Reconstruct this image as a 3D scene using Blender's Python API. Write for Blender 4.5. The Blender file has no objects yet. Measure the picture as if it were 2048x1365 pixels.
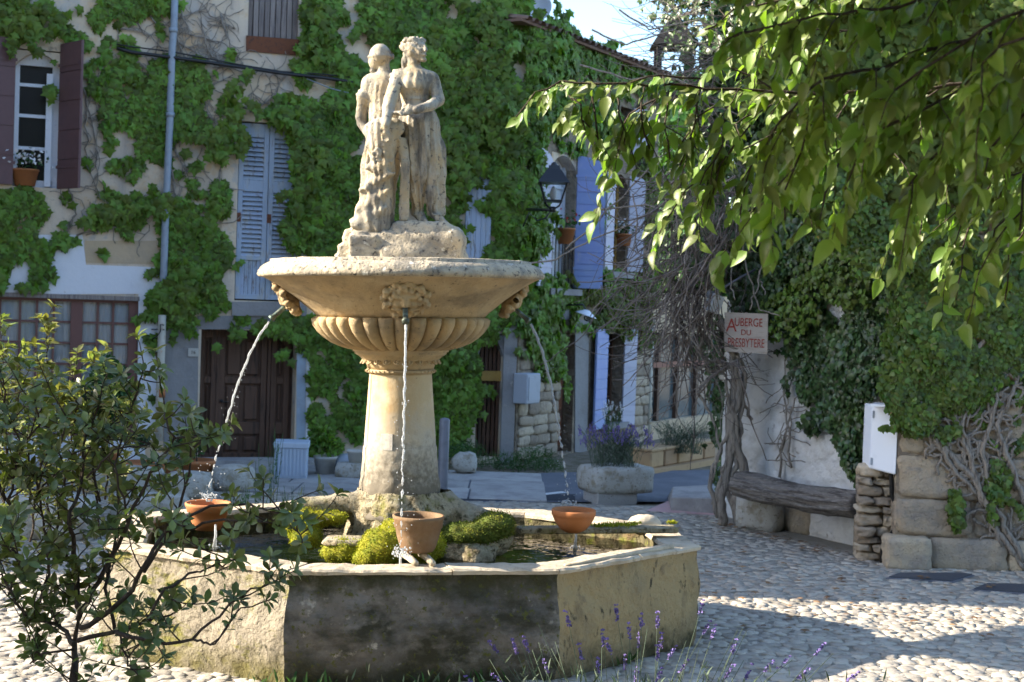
import bpy, bmesh, math, random
import numpy as np
from mathutils import Vector, Matrix, noise as mnoise
random.seed(7); rng = np.random.default_rng(11)
SC = bpy.context.scene; C = SC.collection
PI = math.pi
# ------------------------------------------------------------ camera, sky, sun
F = 2844.0; CZ = 2.4
cam = bpy.data.cameras.new('camera'); co = bpy.data.objects.new('camera', cam); C.objects.link(co)
cam.sensor_width = 36; cam.lens = F / 2048 * 36; cam.clip_end = 400; cam.clip_start = 0.1
CM = Matrix.Rotation(math.radians(90 - 1.55), 4, 'X') @ Matrix.Rotation(math.radians(2.0), 4, 'Z')
co.matrix_world = Matrix.Translation((0, 0, CZ)) @ CM
cam.dof.use_dof = True; cam.dof.focus_distance = 7.6; cam.dof.aperture_fstop = 5.0
SC.camera = co
EL = math.radians(25.5); SAZ = (-1.0, 0.0)
w = bpy.data.worlds.new('World'); SC.world = w; w.use_nodes = True
wn = w.node_tree; sky = wn.nodes.new('ShaderNodeTexSky'); sky.sky_type = 'NISHITA'; sky.sun_disc = False
sky.sun_elevation = EL; sky.sun_rotation = math.atan2(SAZ[0], SAZ[1]); sky.air_density = 1.0; sky.dust_density = 1.2; sky.ozone_density = 2.5
wn.links.new(sky.outputs[0], wn.nodes['Background'].inputs[0]); wn.nodes['Background'].inputs[1].default_value = 0.14
sl = bpy.data.lights.new('sun', 'SUN'); sl.energy = 5.0; sl.angle = math.radians(0.55); sl.color = (1.0, 0.88, 0.70)
so = bpy.data.objects.new('sun', sl); C.objects.link(so)
so.rotation_euler = Vector((-SAZ[0] * math.cos(EL), -SAZ[1] * math.cos(EL), -math.sin(EL))).to_track_quat('-Z', 'Y').to_euler()
SC.view_settings.view_transform = 'Standard'; SC.view_settings.look = 'None'
SC.view_settings.exposure = 1.88; SC.view_settings.gamma = 1; SC.view_settings.use_curve_mapping = False
SC.render.engine = 'CYCLES'
SC.cycles.max_bounces = 7; SC.cycles.transparent_max_bounces = 10; SC.cycles.caustics_reflective = False; SC.cycles.caustics_refractive = False
SC.cycles.use_denoising = True

# ------------------------------------------------------------ pixel geometry (photo 2048 wide)
def ray(px, py):
    return (CM.to_3x3() @ Vector(((px - 1024) / F, -(py - 682.5) / F, -1)))
def at(px, py, Y):
    d = ray(px, py); t = Y / d.y
    return Vector((d.x * t, Y, CZ + d.z * t))
def ong(px, py, z=0.0):
    d = ray(px, py); t = (z - CZ) / d.z
    return Vector((d.x * t, d.y * t, z))

# ------------------------------------------------------------ materials
def mat(name, base, layers=(), rough=0.8, bump=(), rnd=0.0, spec=0.3, leaf=None, metal=0.0, island=False, coat=0, up=None):
    """layers: (noise scale, lo, hi, colour[, (sx,sy,sz)[, kind]])   bump: (scale, strength[, (sx,sy,sz)[, kind]])"""
    m = bpy.data.materials.new(name); m.use_nodes = True; nt = m.node_tree; N = nt.nodes; L = nt.links
    bs = N['Principled BSDF']; out = N['Material Output']
    geo = N.new('ShaderNodeNewGeometry')
    def tex(scale, st=None, kind='noise', detail=6):
        vec = geo.outputs['Position']
        if st:
            mp = N.new('ShaderNodeVectorMath'); mp.operation = 'MULTIPLY'; mp.inputs[1].default_value = st
            L.new(vec, mp.inputs[0]); vec = mp.outputs[0]
        if kind == 'noise':
            t = N.new('ShaderNodeTexNoise'); t.inputs['Scale'].default_value = scale; t.inputs['Detail'].default_value = detail
            t.inputs['Roughness'].default_value = 0.62
            L.new(vec, t.inputs['Vector']); return t.outputs[0]
        t = N.new('ShaderNodeTexVoronoi'); t.inputs['Scale'].default_value = scale
        if kind == 'crack': t.feature = 'DISTANCE_TO_EDGE'
        d = N.new('ShaderNodeTexNoise'); d.inputs['Scale'].default_value = scale * 1.5; L.new(vec, d.inputs['Vector'])
        mx = N.new('ShaderNodeMixRGB'); mx.inputs[0].default_value = 0.12 if kind == 'crack' else 0.05
        mx.blend_type = 'LINEAR_LIGHT'; L.new(vec, mx.inputs[1]); L.new(d.outputs[1], mx.inputs[2])
        L.new(mx.outputs[0], t.inputs['Vector']); return t.outputs[0]
    def ramp(src, lo, hi):
        r = N.new('ShaderNodeMapRange'); r.inputs[1].default_value = lo; r.inputs[2].default_value = hi
        L.new(src, r.inputs[0]); return r.outputs[0]
    rgb = N.new('ShaderNodeRGB'); rgb.outputs[0].default_value = (*base, 1); col = rgb.outputs[0]
    for ly in layers:
        sc, lo, hi, c = ly[:4]; st = ly[4] if len(ly) > 4 else None; kd = ly[5] if len(ly) > 5 else 'noise'
        if kd == 'z':
            sz = N.new('ShaderNodeSeparateXYZ'); L.new(geo.outputs['Position'], sz.inputs[0]); ma = N.new('ShaderNodeMath'); ma.operation = 'MULTIPLY_ADD'; ma.inputs[1].default_value = st
            L.new(tex(sc), ma.inputs[0]); L.new(sz.outputs[2], ma.inputs[2]); f = ramp(ma.outputs[0], lo, hi)
        else: f = ramp(tex(sc, st, kd), lo, hi)
        mx = N.new('ShaderNodeMixRGB')
        L.new(f, mx.inputs[0]); L.new(col, mx.inputs[1]); mx.inputs[2].default_value = (*c, 1); col = mx.outputs[0]
    if up:   # colour that collects on upward faces (dust, moss, lichen)
        sp = N.new('ShaderNodeSeparateXYZ'); L.new(geo.outputs['Normal'], sp.inputs[0])
        f = ramp(sp.outputs[2], up[1], up[2]); g = ramp(tex(up[3]), 0.35, 0.6)
        mu = N.new('ShaderNodeMath'); mu.operation = 'MULTIPLY'; L.new(f, mu.inputs[0]); L.new(g, mu.inputs[1])
        mx = N.new('ShaderNodeMixRGB'); L.new(mu.outputs[0], mx.inputs[0]); L.new(col, mx.inputs[1]); mx.inputs[2].default_value = (*up[0], 1); col = mx.outputs[0]
    if rnd:
        if island: rs = geo.outputs['Random Per Island']
        else:
            oi = N.new('ShaderNodeObjectInfo'); rs = oi.outputs['Random']
        r = N.new('ShaderNodeMapRange'); r.inputs[3].default_value = 1 - rnd; r.inputs[4].default_value = 1 + rnd; L.new(rs, r.inputs[0])
        hs = N.new('ShaderNodeHueSaturation'); L.new(r.outputs[0], hs.inputs['Value']); L.new(col, hs.inputs['Color'])
        r2 = N.new('ShaderNodeMath'); r2.operation = 'MULTIPLY_ADD'; r2.inputs[1].default_value = 0.035 if leaf else .012; r2.inputs[2].default_value = 0.487 if leaf else .494
        L.new(rs, r2.inputs[0]); L.new(r2.outputs[0], hs.inputs['Hue']); col = hs.outputs[0]
    L.new(col, bs.inputs['Base Color']); bs.inputs['Roughness'].default_value = rough
    bs.inputs['Specular IOR Level'].default_value = spec; bs.inputs['Metallic'].default_value = metal
    if coat: bs.inputs['Coat Weight'].default_value = coat
    nrm = None
    for b in bump:
        bn = N.new('ShaderNodeBump'); bn.inputs['Strength'].default_value = min(1, b[1]); bn.inputs['Distance'].default_value = 0.6 * b[1] / b[0] if b[1] < 1 else b[1] / b[0]
        h = tex(b[0], b[2] if len(b) > 2 else None, b[3] if len(b) > 3 else 'noise', 8)
        if len(b) > 3 and b[3] == 'crack': h = ramp(h, 0, 0.09)
        L.new(h, bn.inputs['Height'])
        if nrm: L.new(nrm, bn.inputs['Normal'])
        nrm = bn.outputs[0]
    if nrm: L.new(nrm, bs.inputs['Normal'])
    if leaf:
        tr = N.new('ShaderNodeBsdfTranslucent'); mt = N.new('ShaderNodeMixRGB'); mt.blend_type = 'MULTIPLY'; mt.inputs[0].default_value = 1
        L.new(col, mt.inputs[1]); mt.inputs[2].default_value = (*leaf[1], 1); L.new(mt.outputs[0], tr.inputs[0])
        ms = N.new('ShaderNodeMixShader'); ms.inputs[0].default_value = leaf[0]
        L.new(bs.outputs[0], ms.inputs[1]); L.new(tr.outputs[0], ms.inputs[2]); L.new(ms.outputs[0], out.inputs[0])
    return m
M = {}
# fountain stone
M['gold_stone'] = mat('golden_limestone', (.42, .305, .165), [(3, .42, .7, (.47, .37, .23)), (2.2, .45, .65, (.23, .18, .115), (1, 1, 2.2)), (7, .55, .7, (.34, .26, .15)), (26, .6, .72, (.13, .10, .07))], .85, [(9, .5), (60, .5)])
M['lichen_stone'] = mat('lichened_limestone', (.47, .40, .29), [(7, .45, .58, (.27, .24, .19)), (30, .55, .66, (.07, .065, .06)), (14, .6, .7, (.7, .66, .56))], .9, [(25, .9), (90, .6)])
M['statue_stone'] = mat('weathered_statue_stone', (.40, .36, .285), [(4, .45, .65, (.46, .36, .22)), (5, .50, .62, (.17, .155, .13), (1.6, 1.6, .45)), (3, .55, .7, (.33, .27, .18)), (28, .57, .68, (.10, .095, .09))], .9, [(20, .7), (80, .7)])
M['column_stone'] = mat('column_limestone', (.47, .37, .225), [(1.6, .45, .7, (.42, .27, .12), (1, 1, .3)), (4, .5, .7, (.58, .48, .33)), (30, .66, .74, (.24, .18, .12)), (9, 1.9, 1.62, (.42, .38, .31), .5, 'z'), (26, 1.80, 1.45, (.15, .13, .10), .75, 'z')], .85, [(12, .35), (70, .4)])
M['column_worn'] = M['column_stone']; M['plate_stone'] = mat('engraved_plate', (.50, .47, .42), [(14, .5, .7, (.3, .28, .25))], .8, [(60, .4)])
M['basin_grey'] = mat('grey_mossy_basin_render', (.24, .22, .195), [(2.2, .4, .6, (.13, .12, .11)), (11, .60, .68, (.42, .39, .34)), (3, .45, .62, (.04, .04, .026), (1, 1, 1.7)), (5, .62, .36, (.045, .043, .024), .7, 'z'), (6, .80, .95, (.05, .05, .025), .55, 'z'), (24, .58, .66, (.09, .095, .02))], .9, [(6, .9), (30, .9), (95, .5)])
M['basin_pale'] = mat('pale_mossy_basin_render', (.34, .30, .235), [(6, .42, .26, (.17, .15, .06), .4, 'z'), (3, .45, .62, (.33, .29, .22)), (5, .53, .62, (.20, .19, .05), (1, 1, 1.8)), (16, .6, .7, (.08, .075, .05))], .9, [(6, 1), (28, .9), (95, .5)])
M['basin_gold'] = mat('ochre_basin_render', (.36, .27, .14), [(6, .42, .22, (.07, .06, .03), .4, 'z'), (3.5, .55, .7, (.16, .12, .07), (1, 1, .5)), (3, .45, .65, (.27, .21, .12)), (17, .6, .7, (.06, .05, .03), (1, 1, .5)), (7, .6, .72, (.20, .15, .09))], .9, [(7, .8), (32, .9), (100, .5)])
M['coping'] = mat('basin_coping_stone', (.50, .43, .33), [(5, .45, .65, (.36, .30, .22)), (20, .6, .7, (.22, .2, .15))], .85, [(14, .6), (60, .6)])
M['inner_wall'] = mat('algae_basin_inner', (.16, .14, .075), [(5, .45, .6, (.06, .05, .025)), (9, .55, .65, (.20, .22, .03)), (4, .6, .7, (.27, .19, .10))], .8, [(12, 1), (50, .8)])
M['moss'] = mat('bright_moss', (.27, .26, .02), [(9, .45, .65, (.15, .18, .02)), (25, .55, .7, (.36, .30, .03))], .95, [(60, 1), (160, 1)])
M['moss_shade'] = mat('moss_painted_shade', (.09, .12, .02), [(9, .45, .65, (.06, .07, .015)), (25, .55, .7, (.18, .18, .03))], .95, [(60, 1), (160, 1)])  # darker copy of the moss, the column's shade put into the colour
M['moss_shade_tuft'] = mat('moss_tufts_painted_shade', (.11, .14, .02), [(9, .5, .62, (.24, .24, .03))], .9, rnd=.4, island=True, leaf=(.25, (1, 1, .6)))  # tufts with the same shade in their colour
M['moss_tuft'] = mat('moss_tufts', (.34, .34, .025), [(9, .45, .65, (.20, .24, .02))], .9, rnd=.4, island=True, leaf=(.35, (1, 1, .6)))
M['root_stone'] = mat('encrusted_stone', (.44, .38, .26), [(7, .45, .6, (.25, .2, .12)), (22, .52, .64, (.08, .065, .03)), (5, .55, .7, (.22, .22, .04))], .9, [(14, 1), (50, 1)], up=((.42, .38, .3), .5, .9, 6))
M['algae_floor'] = mat('algae_floor', (.24, .23, .06), [(3, .45, .6, (.10, .10, .03)), (8, .55, .65, (.34, .31, .10))], .9, [(10, 1)])
M['terracotta'] = mat('terracotta', (.42, .165, .065), [(8, .5, .7, (.36, .15, .07)), (30, .62, .72, (.30, .2, .12))], .75, [(60, .25)])
M['old_terracotta'] = mat('old_terracotta', (.17, .10, .052), [(7, .45, .6, (.20, .13, .075)), (18, .6, .7, (.12, .1, .05))], .8, [(40, .5)])
M['bronze'] = mat('oxidised_bronze', (.10, .12, .10), [(20, .5, .65, (.20, .30, .26)), (40, .6, .7, (.3, .22, .12))], .55, [(80, .4)], metal=.5)
M['rust'] = mat('rusty_iron', (.16, .06, .03), [(20, .5, .65, (.08, .04, .03))], .8, [(60, .5)])
M['iron'] = mat('black_iron', (.012, .013, .016), (), .35, spec=.5)
M['zinc'] = mat('zinc_pipe', (.26, .31, .38), [(10, .5, .7, (.2, .24, .3))], .5, spec=.5)
M['cream_pipe'] = mat('cream_pipe_paint', (.50, .48, .42), [(12, .55, .7, (.4, .22, .1))], .5)
# ground
M['mortar'] = mat('cobble_bed', (.31, .285, .245), [(4, .4, .6, (.26, .235, .20)), (40, .58, .7, (.23, .21, .18))], .95, [(30, 1), (8, .5)])
M['cobble'] = mat('limestone_cobble', (.40, .365, .315), [(14, .5, .65, (.33, .295, .245)), (2, .5, .68, (.33, .30, .26))], .8, [(40, .6), (120, .4)], rnd=.2)
M['cobble_i'] = mat('limestone_cobbles', (.40, .365, .315), [(14, .5, .65, (.33, .295, .245)), (2, .5, .68, (.33, .30, .26))], .8, [(40, .6), (120, .4)], rnd=.2, island=True)
M['asphalt'] = mat('asphalt', (.125, .135, .16), [(2, .45, .65, (.16, .17, .2)), (60, .55, .7, (.08, .085, .1))], .9, [(90, .8)])
M['slab'] = mat('pavement_slab', (.36, .35, .34), [(3, .45, .6, (.27, .26, .26)), (40, .6, .7, (.18, .17, .16))], .9, [(30, .6)], rnd=.12)
M['earth'] = mat('dry_earth', (.24, .2, .15), [(5, .45, .6, (.15, .13, .08)), (40, .55, .7, (.1, .08, .05))], .95, [(30, 1)])
M['white_line'] = mat('road_line_paint', (.62, .64, .66), [(20, .5, .7, (.4, .4, .42))], .8)
M['pink'] = mat('pink_concrete', (.52, .33, .32), [(8, .5, .7, (.42, .34, .33))], .9, [(40, .5)])
M['castiron'] = mat('cast_iron', (.07, .08, .10), [(20, .5, .7, (.10, .10, .11))], .55, [(120, .6)], metal=.3)
# walls
M['plaster'] = mat('ochre_grey_plaster', (.68, .56, .42), [(.9, .4, .6, (.56, .48, .40)), (3.5, .53, .66, (.60, .44, .28)), (2.2, .56, .60, (.50, .46, .42)), (9, .6, .72, (.34, .29, .24)), (1.8, .56, .72, (.38, .33, .29), (1, 1, .22)), (28, .66, .72, (.25, .2, .16))], .92, [(7, .4), (40, .5)])
M['white_plaster'] = mat('white_plaster', (.70, .72, .78), [(1.5, .5, .7, (.60, .61, .66)), (8, .66, .75, (.45, .43, .42))], .9, [(10, .3), (50, .3)])
M['grey_plaster'] = mat('grey_cement_render', (.27, .265, .27), [(2, .45, .65, (.22, .21, .21)), (8, .62, .72, (.36, .34, .32))], .92, [(12, .5), (50, .4)])
M['tan_plaster'] = mat('tan_plaster', (.52, .40, .27), [(3, .45, .65, (.45, .36, .26))], .92, [(9, .4)])
M['blue_plaster'] = mat('bluish_plaster', (.34, .42, .52), [(3, .45, .65, (.3, .34, .4))], .92, [(9, .4)])
M['stone_r'] = mat('rubble_mortar', (.33, .27, .2), [(4, .45, .6, (.22, .18, .14))], .95, [(12, 1), (40, .8)])
M['rubble'] = mat('rubble_stone', (.40, .33, .25), [(8, .5, .65, (.28, .23, .18))], .9, [(14, .8), (50, .7)], rnd=.3)
M['sand_block'] = mat('sandstone_block', (.44, .36, .26), [(2.5, .45, .6, (.33, .29, .24)), (7, .55, .68, (.26, .23, .2)), (40, .6, .7, (.2, .16, .11))], .92, [(9, .9), (40, .9), (120, .5)], rnd=.15)
M['whitewash'] = mat('whitewashed_rubble', (.68, .67, .66), [(4, .5, .65, (.58, .56, .54)), (6, .62, .7, (.32, .29, .26)), (2, .62, .72, (.46, .42, .35))], .92, [(9, .9), (40, .8)])
M['roof_tile'] = mat('canal_roof_tile', (.20, .125, .095), [(6, .5, .65, (.2, .15, .12))], .9, [(30, .5)], rnd=.3)
M['brown_paint'] = mat('brown_window_paint', (.17, .085, .075), [(12, .55, .7, (.13, .07, .065))], .55, [(40, .15)])
M['mauve_paint'] = mat('mauve_brown_shutter_paint', (.135, .075, .08), [(10, .5, .7, (.115, .065, .07))], .5, [(60, .1)])
M['white_paint'] = mat('white_window_paint', (.66, .70, .78), [(20, .6, .7, (.5, .53, .6))], .5)
M['blue_grey'] = mat('weathered_blue_grey_shutter', (.36, .43, .55), [(9, .5, .62, (.42, .44, .46), (1, 1, .25)), (22, .56, .66, (.22, .2, .2), (1, 1, .2))], .85, [(40, .7, (1, 1, .15))], rnd=.07)
M['blue_paint'] = mat('lavender_blue_shutter_paint', (.25, .32, .60), [(6, .5, .7, (.30, .36, .60)), (14, .62, .7, (.36, .40, .55), (1, 1, .3))], .55, [(30, .15)], rnd=.04)
M['pale_blue'] = mat('skylit_shutter_paint', (.52, .52, .62), [(6, .5, .7, (.46, .46, .6))], .6, [(30, .15)], rnd=.05)  # paler copy of the blue paint, sky light on the faces put into colour
M['grey_wood'] = mat('bleached_grey_wood', (.24, .21, .20), [(9, .5, .65, (.14, .12, .12), (3, 3, .2)), (20, .6, .7, (.34, .31, .29), (2, 2, .2))], .95, [(30, .9, (2, 2, .1))], rnd=.2)
M['door_wood'] = mat('dark_walnut_door', (.11, .060, .040), [(6, .5, .65, (.045, .028, .022), (3, 3, .3)), (4, .6, .75, (.09, .06, .045), (2, 2, .4))], .6, [(30, .4, (2, 2, .15))])
M['rail_wood'] = mat('ochre_plank', (.45, .28, .08), [(9, .5, .65, (.36, .22, .07), (.3, 1, 1))], .8, [(30, .4)])
M['log'] = mat('grooved_log', (.15, .135, .125), [(9, .45, .6, (.06, .052, .048), (.4, .4, 4)), (30, .5, .7, (.24, .22, .2), (.5, .5, 3))], .95, [(40, .8)])
M['glass'] = mat('dark_window_glass', (.012, .012, .014), (), .25, spec=.25)
M['curtain'] = mat('white_net_curtain', (.74, .77, .82), [(2, .4, .7, (.64, .66, .72), (9, 9, .4))], .9, [(7, .5, (3, 3, .1))])
M['dark'] = mat('hollow_shade', (.02, .018, .016), (), .9)  # near-black colour stands in for the darkness inside rooms and gaps
M['teal_glass'] = mat('veranda_glass', (.075, .10, .11), [(1.2, .45, .6, (.13, .16, .17)), (3, .6, .7, (.05, .05, .05))], .12, spec=.7)
M['veranda_red'] = mat('veranda_red_frame', (.24, .10, .07), (), .6)
M['plastic_white'] = mat('white_enamel', (.72, .76, .84), [(4, .6, .8, (.62, .66, .74))], .4)
M['meter'] = mat('meter_box_grey', (.36, .40, .47), [(6, .55, .7, (.3, .33, .38))], .5)
M['planter_blue'] = mat('pale_blue_planter', (.42, .50, .62), [(9, .5, .7, (.36, .43, .54))], .6)
M['white_pot'] = mat('cream_pot', (.50, .48, .44), [(9, .5, .7, (.42, .4, .36))], .7, [(40, .3)])
M['trough'] = mat('hewn_stone_trough', (.42, .41, .38), [(7, .5, .65, (.28, .25, .19)), (30, .58, .68, (.18, .16, .13))], .9, [(25, .9), (90, .6)])
M['sign_board'] = mat('bleached_sign_board', (.42, .37, .33), [(5, .5, .7, (.34, .29, .25), (1, 1, 5)), (20, .6, .7, (.28, .24, .2), (.3, .3, 6))], .9, [(40, .4)])
M['red_letters'] = mat('faded_red_letters', (.30, .045, .035), [(30, .55, .7, (.36, .16, .12))], .8)
M['ochre_planter'] = mat('ochre_planter', (.42, .28, .16), [(9, .5, .7, (.34, .22, .13))], .85, [(40, .4)], rnd=.15)
M['silhouette'] = mat('dark_silhouette', (.022, .02, .02), (), .95)  # near-black so the chimney reads as a silhouette, shade put into the colour
M['galva'] = mat('galvanised_post', (.17, .18, .22), [(9, .5, .7, (.14, .15, .18))], .5, metal=.3)
# plants
YG = (1.3, 1.5, .35)
M['creeper'] = mat('virginia_creeper_leaf', (.115, .20, .03), [(2.2, .4, .62, (.17, .26, .04)), (1.1, .54, .72, (.06, .12, .02)), (14, .6, .72, (.25, .31, .06)), (5, .68, .74, (.20, .14, .05))], .5, rnd=.5, island=True, leaf=(.38, YG), spec=.35)
M['creeper_young'] = mat('creeper_pale_leaf', (.12, .19, .03), [(3, .45, .6, (.16, .22, .035))], .5, rnd=.4, island=True, leaf=(.4, YG), spec=.35)  # slightly different green of the young leaves
M['creeper_olive'] = mat('creeper_olive_leaf', (.13, .15, .03), [(3, .45, .6, (.09, .13, .025))], .6, rnd=.35, island=True, leaf=(.35, YG))
M['ivy'] = mat('ivy_leaf', (.042, .080, .026), [(3, .5, .65, (.06, .10, .022)), (14, .68, .73, (.20, .10, .03))], .38, rnd=.5, island=True, leaf=(.22, (1.2, 1.4, .4)), spec=.5)
M['ivy_light'] = mat('ivy_yellowish_leaf', (.10, .15, .025), [(4, .5, .65, (.06, .11, .02)), (12, .66, .72, (.26, .11, .03))], .42, rnd=.45, island=True, leaf=(.3, YG), spec=.4)
M['tree_leaf'] = mat('hackberry_leaf', (.12, .175, .04), [(3, .45, .6, (.17, .22, .05))], .42, [(90, .35)], rnd=.35, island=False, leaf=(.42, (1.6, 2.0, .5)), spec=.5)
M['tree_leaf_i'] = mat('hackberry_leaves', (.12, .175, .04), [(3, .45, .6, (.17, .22, .05))], .42, [(70, .35)], rnd=.4, island=True, leaf=(.40, (1.6, 2.0, .5)), spec=.5)
M['shrub_leaf'] = mat('pittosporum_leaf', (.10, .135, .05), [(4, .45, .6, (.15, .18, .05))], .35, rnd=.4, leaf=(.25, (1.3, 1.5, .4)), spec=.5)
M['shrub_leaf_i'] = mat('pittosporum_leaves', (.10, .135, .05), [(4, .45, .6, (.15, .18, .05))], .35, rnd=.4, island=True, leaf=(.25, (1.3, 1.5, .4)), spec=.5)
M['pale_leaf'] = mat('elaeagnus_leaf', (.20, .22, .085), [(4, .45, .6, (.26, .24, .07)), (2, .5, .6, (.13, .17, .06))], .5, rnd=.4, island=True, leaf=(.35, (1.3, 1.4, .6)))
M['dark_leaf'] = mat('laurel_leaf', (.035, .085, .025), [(4, .45, .6, (.05, .11, .03))], .4, rnd=.4, island=True, leaf=(.3, YG))
M['grey_leaf'] = mat('lavender_leaf', (.085, .115, .075), (), .7, rnd=.4, island=True, leaf=(.2, (1.2, 1.3, .8)))
M['lavender_fl'] = mat('lavender_flower', (.14, .11, .30), [(60, .5, .6, (.20, .14, .36))], .8, rnd=.3, island=True)
M['white_fl'] = mat('white_petals', (.75, .75, .78), (), .8)
M['red_fl'] = mat('red_petals', (.45, .04, .03), (), .8)
M['bark'] = mat('dark_bark', (.055, .042, .034), [(20, .5, .65, (.10, .08, .06), (1, 1, .4))], .95, [(40, 1)])
M['vine_bark'] = mat('grey_vine_bark', (.30, .265, .23), [(20, .5, .65, (.11, .09, .075), (2, 2, .3))], .95, [(50, 1, (2, 2, .3))])
M['twig'] = mat('grey_twigs', (.20, .17, .155), [(6, .5, .6, (.11, .085, .07))], .95, rnd=.4, island=True)
M['dead_leaf'] = mat('dead_leaf', (.17, .095, .05), [(4, .45, .6, (.25, .16, .09))], .9, rnd=.4, island=True)
def water_mat(name, tint, foam):
    m = bpy.data.materials.new(name); m.use_nodes = True; nt = m.node_tree; N = nt.nodes; L = nt.links; N.remove(N['Principled BSDF'])
    g = N.new('ShaderNodeBsdfGlossy'); g.inputs['Roughness'].default_value = .02 if not foam else .08
    t = N.new('ShaderNodeBsdfTransparent'); t.inputs[0].default_value = (*tint, 1)
    fr = N.new('ShaderNodeFresnel'); fr.inputs[0].default_value = 1.33
    mx = N.new('ShaderNodeMixShader'); bn = N.new('ShaderNodeBump'); nz = N.new('ShaderNodeTexNoise'); geo = N.new('ShaderNodeNewGeometry')
    L.new(geo.outputs['Position'], nz.inputs['Vector']); nz.inputs['Scale'].default_value = 9 if not foam else 90
    bn.inputs['Strength'].default_value = .5 if not foam else 1; bn.inputs['Distance'].default_value = .012 if not foam else .02
    L.new(nz.outputs[0], bn.inputs['Height']); L.new(bn.outputs[0], g.inputs['Normal']); L.new(bn.outputs[0], fr.inputs['Normal'])
    L.new(fr.outputs[0], mx.inputs[0]); L.new(t.outputs[0], mx.inputs[1]); L.new(g.outputs[0], mx.inputs[2]); last = mx.outputs[0]
    if foam:
        d = N.new('ShaderNodeBsdfDiffuse'); d.inputs[0].default_value = (.85, .88, .92, 1); tr = N.new('ShaderNodeBsdfTranslucent'); tr.inputs[0].default_value = (.85, .88, .92, 1)
        a = N.new('ShaderNodeMixShader'); L.new(d.outputs[0], a.inputs[1]); L.new(tr.outputs[0], a.inputs[2])
        b = N.new('ShaderNodeMixShader'); b.inputs[0].default_value = foam; L.new(last, b.inputs[1]); L.new(a.outputs[0], b.inputs[2]); last = b.outputs[0]
    L.new(last, N['Material Output'].inputs[0]); return m
M['water'] = water_mat('basin_water', (.74, .76, .42), 0)
M['jet'] = water_mat('falling_water', (.92, .95, .96), .42)
def clear_glass(name, tint):
    m = bpy.data.materials.new(name); m.use_nodes = True; nt = m.node_tree; N = nt.nodes; L = nt.links; N.remove(N['Principled BSDF'])
    g = N.new('ShaderNodeBsdfGlossy'); g.inputs['Roughness'].default_value = .03; t = N.new('ShaderNodeBsdfTransparent'); t.inputs[0].default_value = (*tint, 1)
    fr = N.new('ShaderNodeFresnel'); fr.inputs[0].default_value = 1.5; mx = N.new('ShaderNodeMixShader')
    L.new(fr.outputs[0], mx.inputs[0]); L.new(t.outputs[0], mx.inputs[1]); L.new(g.outputs[0], mx.inputs[2]); L.new(mx.outputs[0], N['Material Output'].inputs[0]); return m
M['clear'] = clear_glass('lantern_glass', (.93, .95, .96))

# ------------------------------------------------------------ object helpers
LOC = {}
def thing(name, label, cat, loc=(0, 0, 0), group=None, kind=None):
    o = bpy.data.objects.new(name, None); C.objects.link(o); o.location = loc; o.empty_display_size = .1
    if label: o['label'] = label
    if cat: o['category'] = cat
    if group: o['group'] = group
    if kind: o['kind'] = kind
    LOC[o.name] = Vector(loc); return o
def tag(o, label, cat, group=None, kind=None):
    if label: o['label'] = label
    if cat: o['category'] = cat
    if group: o['group'] = group
    if kind: o['kind'] = kind
    return o
def link(name, me, m=None, parent=None, kind=None, label=None, origin=None):
    """verts in world space; the object sits at its parent's place (or at `origin`)"""
    if m is not None and not me.materials: me.materials.append(M[m] if isinstance(m, str) else m)
    loc = LOC[parent.name] if parent else (Vector(origin) if origin is not None else Vector((0, 0, 0)))
    if loc.length: me.transform(Matrix.Translation(-loc))
    o = bpy.data.objects.new(name, me); C.objects.link(o)
    if parent: o.parent = parent
    else: o.location = loc
    LOC[o.name] = loc
    if kind: o['kind'] = kind
    if label: o['label'] = label
    return o
def inst(name, me, parent, mw, label=None):
    o = bpy.data.objects.new(name, me); C.objects.link(o); o.parent = parent
    o.matrix_local = Matrix.Translation(-LOC[parent.name]) @ mw
    LOC[o.name] = LOC[parent.name]
    if label: o['label'] = label
    return o
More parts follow.
